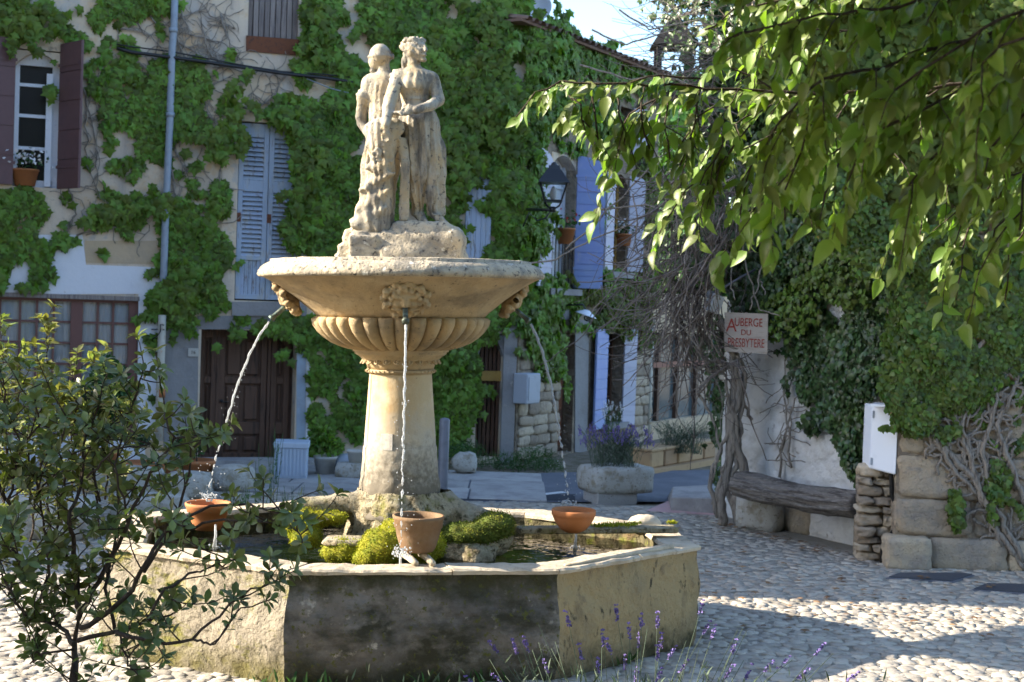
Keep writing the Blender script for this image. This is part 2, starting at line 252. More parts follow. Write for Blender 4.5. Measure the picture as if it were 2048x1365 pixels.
class MB:
    def __init__(s): s.v = []; s.f = []
    def add(s, V, Fc):
        b = len(s.v); s.v += [tuple(p) for p in V]; s.f += [tuple(b + i for i in f) for f in Fc]; return s
    def hexa(s, c):   # 8 corners: bottom 4 ccw, top 4
        return s.add(c, [(3, 2, 1, 0), (4, 5, 6, 7), (0, 1, 5, 4), (1, 2, 6, 5), (2, 3, 7, 6), (3, 0, 4, 7)])
    def box(s, c, d, rz=0, mtx=None):
        x, y, z = d[0] / 2, d[1] / 2, d[2] / 2
        mt = mtx if mtx is not None else Matrix.Rotation(rz, 3, 'Z')
        return s.hexa([Vector(c) + mt @ Vector(p) for p in [(-x, -y, -z), (x, -y, -z), (x, y, -z), (-x, y, -z), (-x, -y, z), (x, -y, z), (x, y, z), (-x, y, z)]])
    def tube(s, pts, rad, n=6, cap=True):
        pts = [Vector(p) for p in pts]; k = len(pts)
        if not hasattr(rad, '__len__'): rad = [rad] * k
        up = Vector((.13, .21, .97)); V = []; pa = None
        for i, p in enumerate(pts):
            t = (pts[min(i + 1, k - 1)] - pts[max(i - 1, 0)])
            t = t.normalized() if t.length > 1e-9 else Vector((0, 0, 1))
            if pa is None:
                a = t.cross(up)
                if a.length < .15: a = t.cross(Vector((1, 0, 0)))
            else: a = pa - t * pa.dot(t)
            a.normalize(); pa = a; b = t.cross(a)
            for j in range(n):
                an = 2 * PI * j / n; V.append(p + (a * math.cos(an) + b * math.sin(an)) * rad[i])
        Fc = [(i * n + j, i * n + (j + 1) % n, (i + 1) * n + (j + 1) % n, (i + 1) * n + j) for i in range(k - 1) for j in range(n)]
        if cap: Fc += [tuple(range(n - 1, -1, -1)), tuple((k - 1) * n + j for j in range(n))]
        return s.add(V, Fc)
    def lathe(s, c, prof, n=32, mtx=None, close=False):
        c = Vector(c); V = []
        for r, z in prof:
            for j in range(n):
                a = 2 * PI * j / n; p = Vector((r * math.cos(a), r * math.sin(a), z)); V.append(c + (mtx @ p if mtx else p))
        k = len(prof)
        Fc = [(i * n + j, i * n + (j + 1) % n, (i + 1) * n + (j + 1) % n, (i + 1) * n + j) for i in range(k - 1) for j in range(n)]
        if close: Fc += [tuple(range(n - 1, -1, -1)), tuple((k - 1) * n + j for j in range(n))]
        return s.add(V, Fc)
    def prism(s, poly, d):   # poly: list of Vector, extruded by vector d
        k = len(poly); d = Vector(d)
        return s.add([Vector(p) for p in poly] + [Vector(p) + d for p in poly], [tuple(range(k - 1, -1, -1)), tuple(range(k, 2 * k))] + [(i, (i + 1) % k, k + (i + 1) % k, k + i) for i in range(k)])
    def sphere(s, c, r, n=8, m=6, sc=(1, 1, 1)):
        prof = [(max(1e-4, math.sin(PI * i / m)) * r, -math.cos(PI * i / m) * r) for i in range(m + 1)]
        return s.lathe(c, prof, n, Matrix.Diagonal(sc))
    def mesh(s, name, smooth=False, bevel=0, fix=True):
        me = bpy.data.meshes.new(name); me.from_pydata(s.v, [], s.f); me.update()
        if fix:
            bm = bmesh.new(); bm.from_mesh(me)
            if bevel: bmesh.ops.bevel(bm, geom=bm.edges[:], offset=bevel, segments=1, affect='EDGES', clamp_overlap=True)
            bmesh.ops.recalc_face_normals(bm, faces=bm.faces[:]); bm.to_mesh(me); bm.free()
        if smooth: me.polygons.foreach_set('use_smooth', [True] * len(me.polygons))
        return me
    def build(s, name, m, parent=None, smooth=False, bevel=0, **k):
        return link(name, s.mesh(name, smooth, bevel), m, parent, **k)
def fastmesh(name, V, Fc, smooth=False):
    """V (n,3) float array, Fc (m,k) int array"""
    me = bpy.data.meshes.new(name); Fc = np.asarray(Fc, dtype=np.int32); k = Fc.shape[1]
    me.vertices.add(len(V)); me.vertices.foreach_set('co', np.asarray(V, dtype=np.float32).ravel())
    me.loops.add(Fc.size); me.loops.foreach_set('vertex_index', Fc.ravel())
    me.polygons.add(len(Fc)); me.polygons.foreach_set('loop_start', np.arange(0, Fc.size, k, dtype=np.int32))
    me.update(calc_edges=True); me.validate()
    if smooth: me.polygons.foreach_set('use_smooth', np.ones(len(Fc), dtype=bool))
    return me
def rock(name, d, seed=0, rough=.12, sub=2, power=4, freq=2.2):
    """a worn block: superellipsoid-ish cube with noise, size d"""
    bm = bmesh.new(); bmesh.ops.create_cube(bm, size=2); bmesh.ops.subdivide_edges(bm, edges=bm.edges[:], cuts=sub, use_grid_fill=True)
    off = Vector((seed * 3.1, seed * 1.7, seed * 5.3))
    for v in bm.verts:
        p = v.co.copy(); n = (abs(p.x) ** power + abs(p.y) ** power + abs(p.z) ** power) ** (1 / power)
        p = p / n; p *= 1 + rough * mnoise.noise(p * freq * .5 + off) + rough * .5 * mnoise.noise(p * freq * 1.6 + off)
        v.co = Vector((p.x * d[0] / 2, p.y * d[1] / 2, p.z * d[2] / 2))
    me = bpy.data.meshes.new(name); bm.to_mesh(me); bm.free()
    me.polygons.foreach_set('use_smooth', [True] * len(me.polygons)); return me
def rockat(name, c, d, m, parent=None, seed=0, rz=0, **k):
    me = rock(name, d, seed, **{q: k.pop(q) for q in ('rough', 'sub', 'power', 'freq') if q in k})
    me.transform(Matrix.Translation(c) @ Matrix.Rotation(rz, 4, 'Z')); return link(name, me, m, parent, **k)

# ---- leaves
def T_fan(pts, cy=.35, cz=.08, droop=.25):
    V = [(0, cy, cz)] + [(x, y, -droop * y * y - .12 * abs(x)) for x, y in pts]
    n = len(pts); return np.array(V), np.array([(0, 1 + (i + 1) % n, 1 + i) for i in range(n)])
T_CREEP = T_fan([(0, .02), (-.3, -.08), (-.33, .18), (-.62, .35), (-.28, .5), (0, 1), (.28, .5), (.62, .35), (.33, .18), (.3, -.08)])
T_IVY = T_fan([(0, 0), (-.4, .1), (-.5, .45), (-.18, .6), (0, 1), (.18, .6), (.5, .45), (.4, .1)], .4, .05, .15)
def T_ovate(width=.26, seg=5, fold=.25, curl=.3, peak=.75, tip=1.0):
    V = []; Fc = []
    for i in range(seg + 1):
        t = i / seg; wd = width * math.sin(PI * min(1, t ** peak)) * (1 if t < .95 else 0); z = -curl * t * t
        V += [(-wd, t, z + fold * wd), (0, t, z), (wd, t, z + fold * wd)]
    for i in range(seg):
        a = 3 * i; Fc += [(a, a + 1, a + 4, a + 3), (a + 1, a + 2, a + 5, a + 4)]
    return np.array(V), np.array(Fc)
T_TREE = T_ovate(.27, 6, .35, .4, .70); T_TREE2 = T_ovate(.25, 6, .55, -.3, .70); T_TREE3 = T_ovate(.22, 6, .8, .6, .75)
for T_ in (T_TREE, T_TREE2, T_TREE3): T_[0][:, 0] += .10 * T_[0][:, 1] ** 2; T_[0][::3, 2] += .02 * np.sin(np.arange(7) * 2.2)
T_SHRUB = T_ovate(.25, 4, .3, .15, 1.35); T_BLADE = T_ovate(.05, 3, .3, .3, .8); T_PALE = T_ovate(.24, 3, .35, .2, 1.0)
def norm(a): return a / np.maximum(1e-9, np.linalg.norm(a, axis=-1, keepdims=True))
def leaves_mesh(name, P, Td, Nn, L, tmpl, W=1.0):
    P, Td, Nn = map(lambda a: np.asarray(a, float), (P, Td, Nn)); L = np.asarray(L, float).reshape(-1, 1, 1)
    Td = norm(Td); B = norm(np.cross(Td, Nn)); Nn = np.cross(B, Td)
    V, Fc = tmpl; n = len(P)
    X = P[:, None, :] + L * (V[None, :, 0:1] * B[:, None, :] * W + V[None, :, 1:2] * Td[:, None, :] + V[None, :, 2:3] * Nn[:, None, :])
    FF = (Fc[None] + (np.arange(n) * len(V))[:, None, None]).reshape(-1, Fc.shape[1])
    return fastmesh(name, X.reshape(-1, 3), FF, True)
def leaf_objs(name, n, P, Td, Nn, L, tmpls, mname, parent, order, cname='foliage'):
    """the n leaves first in `order` become objects that share meshes; the rest one stuff part"""
    P, Td, Nn, L = map(np.asarray, (P, Td, Nn, L)); Td = norm(Td); B = norm(np.cross(Td, Nn)); Nn = np.cross(B, Td)
    ms = []
    for t in tmpls:
        me = fastmesh(name, t[0], t[1], True); me.materials.append(M[mname]); ms.append(me)
    for i in order[:n]:
        mw = Matrix(((B[i][0] * L[i], Td[i][0] * L[i], Nn[i][0] * L[i], P[i][0]), (B[i][1] * L[i], Td[i][1] * L[i], Nn[i][1] * L[i], P[i][1]), (B[i][2] * L[i], Td[i][2] * L[i], Nn[i][2] * L[i], P[i][2]), (0, 0, 0, 1)))
        inst(name, ms[i % len(ms)], parent, mw)
    r = order[n:]
    if len(r):
        h = len(r) // 2
        for k, rr in enumerate((r[:h], r[h:])) if len(tmpls) > 1 and False else [(0, r)]:
            link(cname, leaves_mesh(cname, P[rr], Td[rr], Nn[rr], L[rr], tmpls[0]), mname + '_i', parent, kind='stuff')

# ---- signed distance carving: surface nets
def snet(fn, lo, hi, h):
    lo = np.array(lo, float); hi = np.array(hi, float); n = np.ceil((hi - lo) / h).astype(int) + 1
    ax = [lo[i] + h * np.arange(n[i]) for i in range(3)]
    X, Y, Z = np.meshgrid(*ax, indexing='ij'); D = fn(X, Y, Z); ins = D < 0
    c = np.zeros(tuple(n - 1), int); acc = np.zeros(tuple(n - 1) + (3,)); cnt = np.zeros(tuple(n - 1))
    offs = [(i, j, k) for i in (0, 1) for j in (0, 1) for k in (0, 1)]
    sl = lambda A, o: A[o[0]:A.shape[0] - 1 + o[0], o[1]:A.shape[1] - 1 + o[1], o[2]:A.shape[2] - 1 + o[2]]
    for a in offs:
        for d in range(3):
            if a[d] == 0:
                b = list(a); b[d] = 1; va, vb = sl(D, a), sl(D, b); cr = (va < 0) != (vb < 0)
                t = np.where(cr, va / np.where(cr, va - vb, 1), 0)
                for q in range(3): acc[..., q] += np.where(cr, (t if q == d else a[q]), 0)
                cnt += cr
    act = cnt > 0; idx = -np.ones(act.shape, int); idx[act] = np.arange(act.sum())
    g = np.argwhere(act); V = lo + h * (g + acc[act] / cnt[act][:, None]); Fs = []
    for d in range(3):
        e1, e2 = [(1, 2), (2, 0), (0, 1)][d]
        A = np.take(ins, range(0, n[d] - 1), axis=d); B = np.take(ins, range(1, n[d]), axis=d)
        for sgn in (0, 1):
            q = np.argwhere((A & ~B) if sgn == 0 else (~A & B))
            q = q[(q[:, e1] > 0) & (q[:, e2] > 0) & (q[:, e1] < n[e1] - 1) & (q[:, e2] < n[e2] - 1)]
            s1 = np.zeros(3, int); s1[e1] = 1; s2 = np.zeros(3, int); s2[e2] = 1
            f = np.stack([idx[tuple((q - s1 - s2).T)], idx[tuple((q - s2).T)], idx[tuple(q.T)], idx[tuple((q - s1).T)]], 1)
            Fs.append(f if sgn == 0 else f[:, ::-1])
    Fc = np.concatenate(Fs); Fc = Fc[(Fc >= 0).all(1)]; return V, Fc
def smin(a, b, k):
    h = np.clip(.5 + .5 * (b - a) / k, 0, 1); return b * (1 - h) + a * h - k * h * (1 - h)
def cap(X, Y, Z, p, q, r0, r1, fy=1.0):
    """tapered capsule, flattened by fy in y"""
    p = np.array(p, float); q = np.array(q, float); d = q - p; L2 = (d * d).sum() + 1e-12
    t = np.clip(((X - p[0]) * d[0] + (Y - p[1]) * d[1] + (Z - p[2]) * d[2]) / L2, 0, 1); r = r0 + (r1 - r0) * t
    return np.sqrt((X - p[0] - t * d[0]) ** 2 + ((Y - p[1] - t * d[1]) / fy) ** 2 + (Z - p[2] - t * d[2]) ** 2) - r
def ell(X, Y, Z, c, r):
    q = np.sqrt(((X - c[0]) / r[0]) ** 2 + ((Y - c[1]) / r[1]) ** 2 + ((Z - c[2]) / r[2]) ** 2); return (q - 1) * min(r)
def fn_noise(X, Y, Z, f, seed=0):
    """cheap smooth pseudo-noise in [-1,1]"""
    s = seed * 1.7
    a = np.sin(X * f * 1.0 + 1.3 * np.sin(Z * f * .7 + s) + s) * np.sin(Y * f * 1.1 + 1.1 * np.sin(X * f * .8 + s * 2)) + np.sin(Z * f * .9 + 1.2 * np.sin(Y * f * .6 + s * 3) + s)
    b = np.sin(X * f * 2.3 + Z * f * 1.7 + s * 5) * np.sin(Z * f * 2.6 - Y * f * 2.1 + s)
    return a * .4 + b * .25
# ============================================================ GROUND
def sheet(name, pts, z, m, kind='structure', parent=None):
    me = bpy.data.meshes.new(name); V = [(p[0], p[1], z) for p in pts]; me.from_pydata(V, [], [tuple(range(len(V)))]); me.update()
    if me.polygons[0].normal.z < 0: me.flip_normals()
    return link(name, me, m, parent, kind=kind)
sheet('ground', [(-90, -30), (90, -30), (90, 160), (-90, 160)], -.03, 'earth')
square = sheet('cobbled_square', [(-9, 3.5), (9, 3.5), (9, 15), (3.2, 17.2), (-.3, 17.1), (-9, 17.1)], 0, 'mortar')
rd = [ong(*p) for p in ((885, 1006), (1450, 1004), (1450, 940), (1120, 946), (900, 952), (700, 966))]
sheet('road', [(p.x, p.y) for p in rd], .004, 'asphalt')
for a, b, wd in (((960, 997), (1050, 988), .06), ((1020, 998), (1130, 986), .06), ((560, 967), (890, 1007), .09)):
    p, q = ong(*a), ong(*b); d = (q - p).normalized(); n = Vector((-d.y, d.x, 0)) * wd
    sheet('road_marking' if wd < .08 else 'drain_channel', [p - n, q - n, q + n, p + n], .012, 'white_line' if wd < .08 else 'castiron')
p = ong(960, 993); q = ong(1090, 990)
sheet('asphalt_patch', [ong(900, 1003), ong(1150, 1003), ong(1150, 990), ong(960, 992)], .008, mat('dark_asphalt', (.035, .04, .055), (), .9, [(90, .7)]))
pv = thing('pavement', None, None, (0, 0, 0), kind='structure')
for j in range(3):
    x = -9.0
    while x < .4:
        wd = random.uniform(.9, 1.5); y0 = 17.15 + j * .92 + x * 0; x1 = min(x + wd, .5)
        if x1 - x > .3: MB().box(((x + x1) / 2, y0 + .45, -.005), (x1 - x - .02, .9, .05 + random.uniform(0, .006))).build('paving_slab', 'slab', pv, bevel=.008)
        x += wd
# cobbles
def in_poly(x, y, poly):
    ins = np.zeros(np.shape(x), bool); n = len(poly)
    for i in range(n):
        x0, y0 = poly[i]; x1, y1 = poly[(i + 1) % n]
        if y0 == y1: continue
        ins ^= ((y0 > y) != (y1 > y)) & (x < (x1 - x0) * (y - y0) / (y1 - y0) + x0)
    return ins
BAS = [(-1.32, 8.65), (.35, 8.985), (1.383, 10.08), (1.26, 10.9), (.30, 11.52), (-1.60, 11.66), (-2.85, 10.6), (-2.62, 9.29)]
BC = (-.72, 10.2)
gx, gy = np.meshgrid(np.arange(-8, 8, .096), np.arange(6.6, 17.1, .094)); gx = gx + (np.arange(gx.shape[0]) % 2)[:, None] * .06
gx = (gx + rng.uniform(-.03, .03, gx.shape)).ravel(); gy = (gy + rng.uniform(-.028, .028, len(gx.ravel())).reshape(gy.shape)).ravel()
big = [(BC[0] + (x - BC[0]) * .99, BC[1] + (y - BC[1]) * .99) for x, y in BAS]
keep = (np.abs(gx) < .36 * gy + .7) & ~in_poly(gx, gy, big) & (rng.random(len(gx)) > .04) & in_poly(gx, gy, [(-9, 3.5), (9, 3.5), (9, 13.5), (3.75, 13.6), (2.45, 16.1), (3.2, 17.2), (-.3, 17.1), (-9, 17.1)])
MH = [[ong(*p) for p in ((1778, 1158), (1800, 1150), (1925, 1150), (1944, 1153), (1903, 1166))], [ong(*p) for p in ((1948, 1182), (1975, 1171), (2048, 1173), (2120, 1180), (2060, 1190))]]
for mh in MH: keep &= ~in_poly(gx, gy, [(p.x + (p.x - mh[0].x) * .05, p.y) for p in mh])
gx, gy = gx[keep], gy[keep]; ns = len(gx)
cob = []
for k in range(5):
    me = rock('cobble', (1, 1, 1), k + 1, .34, 2, 9, 2.6); V = np.array([v.co[:] for v in me.vertices]); cob.append((me, V, [tuple(q.vertices) for q in me.polygons if q.center.z > -.15]))
cd = np.stack([rng.uniform(.088, .13, ns), rng.uniform(.080, .122, ns), rng.uniform(.045, .062, ns)], 1); ca = rng.uniform(-.5, .5, ns)
q = 2.4 / gy * F; sx = 1024 + gx / gy * F; vis = (q < 760 - .03 * (sx - 1024)) & (sx > 0) & (sx < 2048) & ~((sx > 560) & (sx < 1130) & (q > 690))
order = np.argsort(np.where(vis, gy, 99)); first = set(order[:300].tolist())
for me, V, Fc in cob: me.materials.append(M['cobble'])
fts = [np.array(c_[2]) for c_ in cob]; far = []
for k in range(5):
    me = rock('cobble', (1, 1, 1), k + 1, .34, 1, 9, 2.6); far.append((np.array([v.co[:] for v in me.vertices]), np.array([tuple(q.vertices) for q in me.polygons if q.center.z > -.3]))); bpy.data.meshes.remove(me)
VV, FF, base = [], [], 0
for i in range(ns):
    me, V, Fc = cob[i % 5]; ff = fts[i % 5]; z = .002 + rng.uniform(-.006, .005) - cd[i, 2] * .39
    if i in first:
        inst('cobble', me, square, Matrix.Translation((gx[i], gy[i], z)) @ Matrix.Rotation(ca[i], 4, 'Z') @ Matrix.Diagonal((*cd[i], 1)))
    else:
        if gy[i] > 12.6: V, ff = far[i % 5]
        s, c = math.sin(ca[i]), math.cos(ca[i]); W = V * cd[i]; VV.append(np.stack([gx[i] + W[:, 0] * c - W[:, 1] * s, gy[i] + W[:, 0] * s + W[:, 1] * c, z + W[:, 2]], 1))
        FF.append(ff + base); base += len(V)
link('cobblestones', fastmesh('cobblestones', np.concatenate(VV), np.concatenate(FF), True), 'cobble_i', square, kind='stuff')
for i, mh in enumerate(MH):
    t = thing('manhole_cover', ('rectangular dark metal cover set in cobbles near the block wall', 'dark metal cover in cobbles cut by the right edge of the view')[i], 'manhole cover', mh[0])
    MB().prism([Vector((p.x, p.y, .006)) for p in mh], (0, 0, .016)).build('plate', 'castiron', t)
    c = sum(mh, Vector()) / 5; MB().prism([Vector((c.x + (p.x - c.x) * 1.07, c.y + (p.y - c.y) * 1.12, -.01)) for p in mh], (0, 0, .022)).build('frame', 'galva', t)
# fallen leaves
n = 260; P = np.stack([rng.uniform(1.2, 4.5, n), rng.uniform(10.5, 15.5, n), np.full(n, .035)], 1)
P = P[(P[:, 0] < 1.05 + .0 + (P[:, 1] < 13.6) * 9 + (16.1 - P[:, 1]) * .56 + 1.2)]; P[:60] = np.stack([rng.uniform(2.2, 3.4, 60), np.zeros(60), np.full(60, .04)], 1)[:min(60, len(P))]
P[:60, 1] = 16.0 - (P[:60, 0] - 2.41) * 1.78 - rng.uniform(.05, .7, 60)
tag(link('fallen_leaves', leaves_mesh('fallen_leaves', P, np.stack([rng.normal(size=len(P)), rng.normal(size=len(P)), np.zeros(len(P))], 1), np.tile((0, .1, 1), (len(P), 1)), rng.uniform(.04, .08, len(P)), T_IVY), 'dead_leaf'), 'dry brown leaves scattered on the cobbles by the log bench', 'fallen leaves', kind='stuff')

# ============================================================ FOUNTAIN
ft_ = thing('fountain', 'tall carved stone fountain with fluted bowl above an octagonal basin', 'fountain', (BC[0], BC[1], 0))
def lerp(a, b, t): return a + (b - a) * t
INN = []
for i, (x, y) in enumerate(BAS):
    v = Vector((BC[0] - x, BC[1] - y)); v = v / v.length; INN.append((x + v.x * .24, y + v.y * .24))
ctr = Vector((*BC, 0))
def panel(i, z0, z1, outer, name, m, amp, k=0.0):
    a = Vector((*BAS[i], 0)); b = Vector((*BAS[(i + 1) % 8], 0)); ai = Vector((*INN[i], 0)); bi = Vector((*INN[(i + 1) % 8], 0))
    L = (b - a).length; nx = max(8, int(L / .028)); nz = 22; nrm = Vector(((b - a).y, -(b - a).x, 0)).normalized(); V = []; Fc = []
    for j in range(nz + 1):
        t = j / nz; z = lerp(z0, z1, t)
        for s in range(nx + 1):
            u = s / nx; p = a.lerp(b, u) if outer else ai.lerp(bi, u)
            # corners bulge a little and stay shared between neighbours
            d = p - ctr; d.z = 0; d.normalize()
            bul = .035 * math.sin(PI * min(1, t * 1.15)) - .012 if outer else 0
            nz_ = mnoise.noise(Vector((p.x * 3.1, p.y * 3.1, z * 4))) * amp + mnoise.noise(Vector((p.x * 9, p.y * 9, z * 11))) * amp * .45 + mnoise.noise(Vector((p.x * 25, p.y * 25, z * 27))) * amp * .18
            p = p + d * (bul + nz_); V.append((p.x, p.y, z))
    w1 = nx + 1
    for j in range(nz):
        for s in range(nx):
            f = (j * w1 + s, j * w1 + s + 1, (j + 1) * w1 + s + 1, (j + 1) * w1 + s); Fc.append(f if outer else f[::-1])
    me = bpy.data.meshes.new(name); me.from_pydata(V, [], Fc); me.polygons.foreach_set('use_smooth', [True] * len(Fc)); return link(name, me, m, ft_)
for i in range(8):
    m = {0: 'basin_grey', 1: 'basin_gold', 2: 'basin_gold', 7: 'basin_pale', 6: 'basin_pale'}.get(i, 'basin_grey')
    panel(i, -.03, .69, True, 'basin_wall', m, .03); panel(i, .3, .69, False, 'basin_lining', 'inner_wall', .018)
    # coping: slabs along each side, broken edges
    a = Vector((*BAS[i], 0)); b = Vector((*BAS[(i + 1) % 8], 0)); ai = Vector((*INN[i], 0)); bi = Vector((*INN[(i + 1) % 8], 0)); n = 1 if (b - a).length < 1.2 else 2
    cuts = [0] + ([random.uniform(.4, .6)] if n == 2 else []) + [1]
    for k in range(len(cuts) - 1):
        u0, u1 = cuts[k], cuts[k + 1]; g = .004 / (b - a).length; u0 += g; u1 -= g; S = max(6, int((u1 - u0) * (b - a).length / .045)); z1 = .72 + random.uniform(-.004, .008); V = []
        for s in range(S + 1):
            u = lerp(u0, u1, s / S); o = a.lerp(b, u); q_ = ai.lerp(bi, u); d = (o - ctr); d.z = 0; d.normalize()
            e = .006 + .018 * mnoise.noise(o * 6) + .014 * mnoise.noise(o * 19); e2 = .014 * mnoise.noise(q_ * 7); h = .010 * mnoise.noise(o * 3) + .007 * mnoise.noise(o * 14)
            o2 = o + d * e; qi = q_ - d * (.012 + e2); zz = z1 + h
            V += [(o2.x, o2.y, .686), (o2.x + d.x * .006, o2.y + d.y * .006, zz - .012), (o2.x - d.x * .012, o2.y - d.y * .012, zz), (lerp(o2.x, qi.x, .5), lerp(o2.y, qi.y, .5), zz + .006 * mnoise.noise(o * 9)), (qi.x + d.x * .012, qi.y + d.y * .012, zz), (qi.x, qi.y, zz - .02), (qi.x, qi.y, .686)]
        Fc = [(s * 7 + j, (s + 1) * 7 + j, (s + 1) * 7 + (j + 1) % 7, s * 7 + (j + 1) % 7) for s in range(S) for j in range(7)] + [tuple(range(7)), tuple(S * 7 + j for j in range(6, -1, -1))]
        MB().add(V, Fc).build('coping_stone', 'coping', ft_)
MB().prism([Vector((x, y, .36)) for x, y in INN], (0, 0, .06)).build('basin_floor', 'algae_floor', ft_)
# base ledge and moss along the foot
wat = sheet('water', [(BC[0] + (x - BC[0]) * 1.02, BC[1] + (y - BC[1]) * 1.02) for x, y in INN], .60, 'water')
# tilt of the upper works
TM = Matrix.Translation((-.765, 10.2, .8)) @ Matrix.Rotation(-.024, 4, 'Y') @ Matrix.Translation((0, 0, -.8))
def up(mb_or_me, name, m, parent=ft_, smooth=True, **k):
    me = mb_or_me.mesh(name, smooth) if isinstance(mb_or_me, MB) else mb_or_me
    me.transform(TM); return link(name, me, m, parent, **k)
O = (0, 0, 0)
# column
up(MB().lathe(O, [(.26, 1.30), (.2525, 1.45), (.24, 1.62), (.229, 1.78), (.224, 1.855), (.226, 1.868), (.2, 1.87)], 64), 'column', 'column_stone')
Vf, Ff = snet(lambda X, Y, Z: np.sqrt(X ** 2 + Y ** 2) - (.262 + .03 * np.clip((1.36 - Z) / .4, 0, 1) + .09 * np.clip((1.0 - Z) / .12, 0, 1) ** 2 + .010 * fn_noise(X, Y, Z, 22) * np.clip((1.38 - Z) / .3, 0, 1) + .006 * fn_noise(X, Y, Z, 55, 3) * np.clip((1.38 - Z) / .2, 0, 1)), (-.45, -.45, .85), (.45, .45, 1.345), .014)
up(fastmesh('column_foot', Vf, Ff, True), 'column_foot', 'column_stone')
up(MB().lathe(O, [(.2, 1.868), (.243, 1.87), (.252, 1.883), (.243, 1.896), (.2, 1.898)], 64), 'astragal', 'gold_stone')
up(MB().lathe(O, [(.2, 1.897), (.238, 1.90), (.245, 1.925), (.262, 1.955), (.295, 1.985), (.318, 2.0), (.328, 2.006), (.328, 2.018), (.343, 2.022), (.345, 2.05), (.3, 2.052)], 64), 'capital', 'gold_stone')
# small carved eggs and beads
em = MB().sphere((0, 0, 0), 1, 8, 6, (.014, .012, .026)).mesh('egg', True); em.materials.append(M['gold_stone'])
rm = MB().tube([(math.cos(t) * .024, 0, math.sin(t) * .03) for t in np.linspace(PI * .95, PI * 2.05, 9)], .006, 5).mesh('egg_surround', True); rm.materials.append(M['gold_stone'])
bm_ = MB().box((0, 0, 0), (.014, .012, .012)).mesh('bead'); bm_.materials.append(M['gold_stone'])
for k in range(22):
    a = 2 * PI * k / 22
    mw = TM @ Matrix.Rotation(a, 4, 'Z') @ Matrix.Translation((0, -.266, 1.960)) @ Matrix.Rotation(0, 4, 'X') @ Matrix.Rotation(-.75, 4, 'X')
    inst('egg', em, ft_, mw); inst('egg_surround', rm, ft_, mw)
for k in range(44): inst('bead', bm_, ft_, TM @ Matrix.Rotation(2 * PI * k / 44, 4, 'Z') @ Matrix.Translation((0, -.25, 1.884)))
# fluted cup
FP = [(.616, 2.268), (.621, 2.25), (.616, 2.225), (.585, 2.178), (.545, 2.14), (.497, 2.105), (.44, 2.078), (.385, 2.058), (.335, 2.048)]
up(MB().lathe(O, [(r * .965, z + .006) for r, z in FP] + [(.1, 2.045)], 64), 'cup', 'gold_stone')
NF = 34; V = []; Fc = []; ns_ = 8
for i, (r, z) in enumerate(FP):
    dr, dz = (FP[min(i + 1, 8)][0] - FP[max(i - 1, 0)][0]), (FP[min(i + 1, 8)][1] - FP[max(i - 1, 0)][1]); l = math.hypot(dr, dz); nr, nz_ = -dz / l, dr / l
    hw = r * PI / NF * .97; dep = hw * .95
    if i == 0: dep *= .35; nr, nz_ = 1, 0
    for j in range(ns_ + 1):
        a = PI * j / ns_; off = dep * math.sin(a) - .45 * dep; lat = -hw * math.cos(a)
        V.append((lat, -(r * .985 + off * abs(nr)), z - off * abs(nz_)))
w1 = ns_ + 1; Fc = [(i * w1 + j, i * w1 + j + 1, (i + 1) * w1 + j + 1, (i + 1) * w1 + j) for i in range(8) for j in range(ns_)] + [tuple(range(w1))]
fm = MB().add(V, Fc).mesh('flute', True); fm.materials.append(M['gold_stone'])
for k in range(NF): inst('flute', fm, ft_, TM @ Matrix.Rotation(2 * PI * (k + .5) / NF, 4, 'Z'))
# bowl
up(MB().lathe(O, [(.3, 2.262), (.60, 2.270), (.618, 2.292), (.67, 2.335), (.74, 2.392), (.80, 2.434), (.86, 2.476), (.92, 2.513), (.965, 2.537), (.985, 2.545)], 96), 'bowl', 'gold_stone')
NL = 144; prof = [(.98, 2.543), (1.012, 2.548), (1.022, 2.566), (1.016, 2.588), (.998, 2.613), (.972, 2.634), (.945, 2.646), (.93, 2.648), (.928, 2.668), (.90, 2.672), (.885, 2.66), (.86, 2.6), (.5, 2.5), (0.001, 2.49)]
V = []
for i, (r, z) in enumerate(prof):
    for j in range(NL):
        a = 2 * PI * j / NL; cx_, sy_ = math.cos(a), math.sin(a); e = .010 * mnoise.noise(Vector((cx_ * 5, sy_ * 5, z * 8))) + .006 * mnoise.noise(Vector((cx_ * 18, sy_ * 18, z * 20))) if 0 < i < 10 else 0
        V.append(((r + e) * cx_, (r + e) * sy_, z + e * .4))
up(MB().add(V, [(i * NL + j, i * NL + (j + 1) % NL, (i + 1) * NL + (j + 1) % NL, (i + 1) * NL + j) for i in range(len(prof) - 1) for j in range(NL)]), 'bowl_lip', 'lichen_stone')
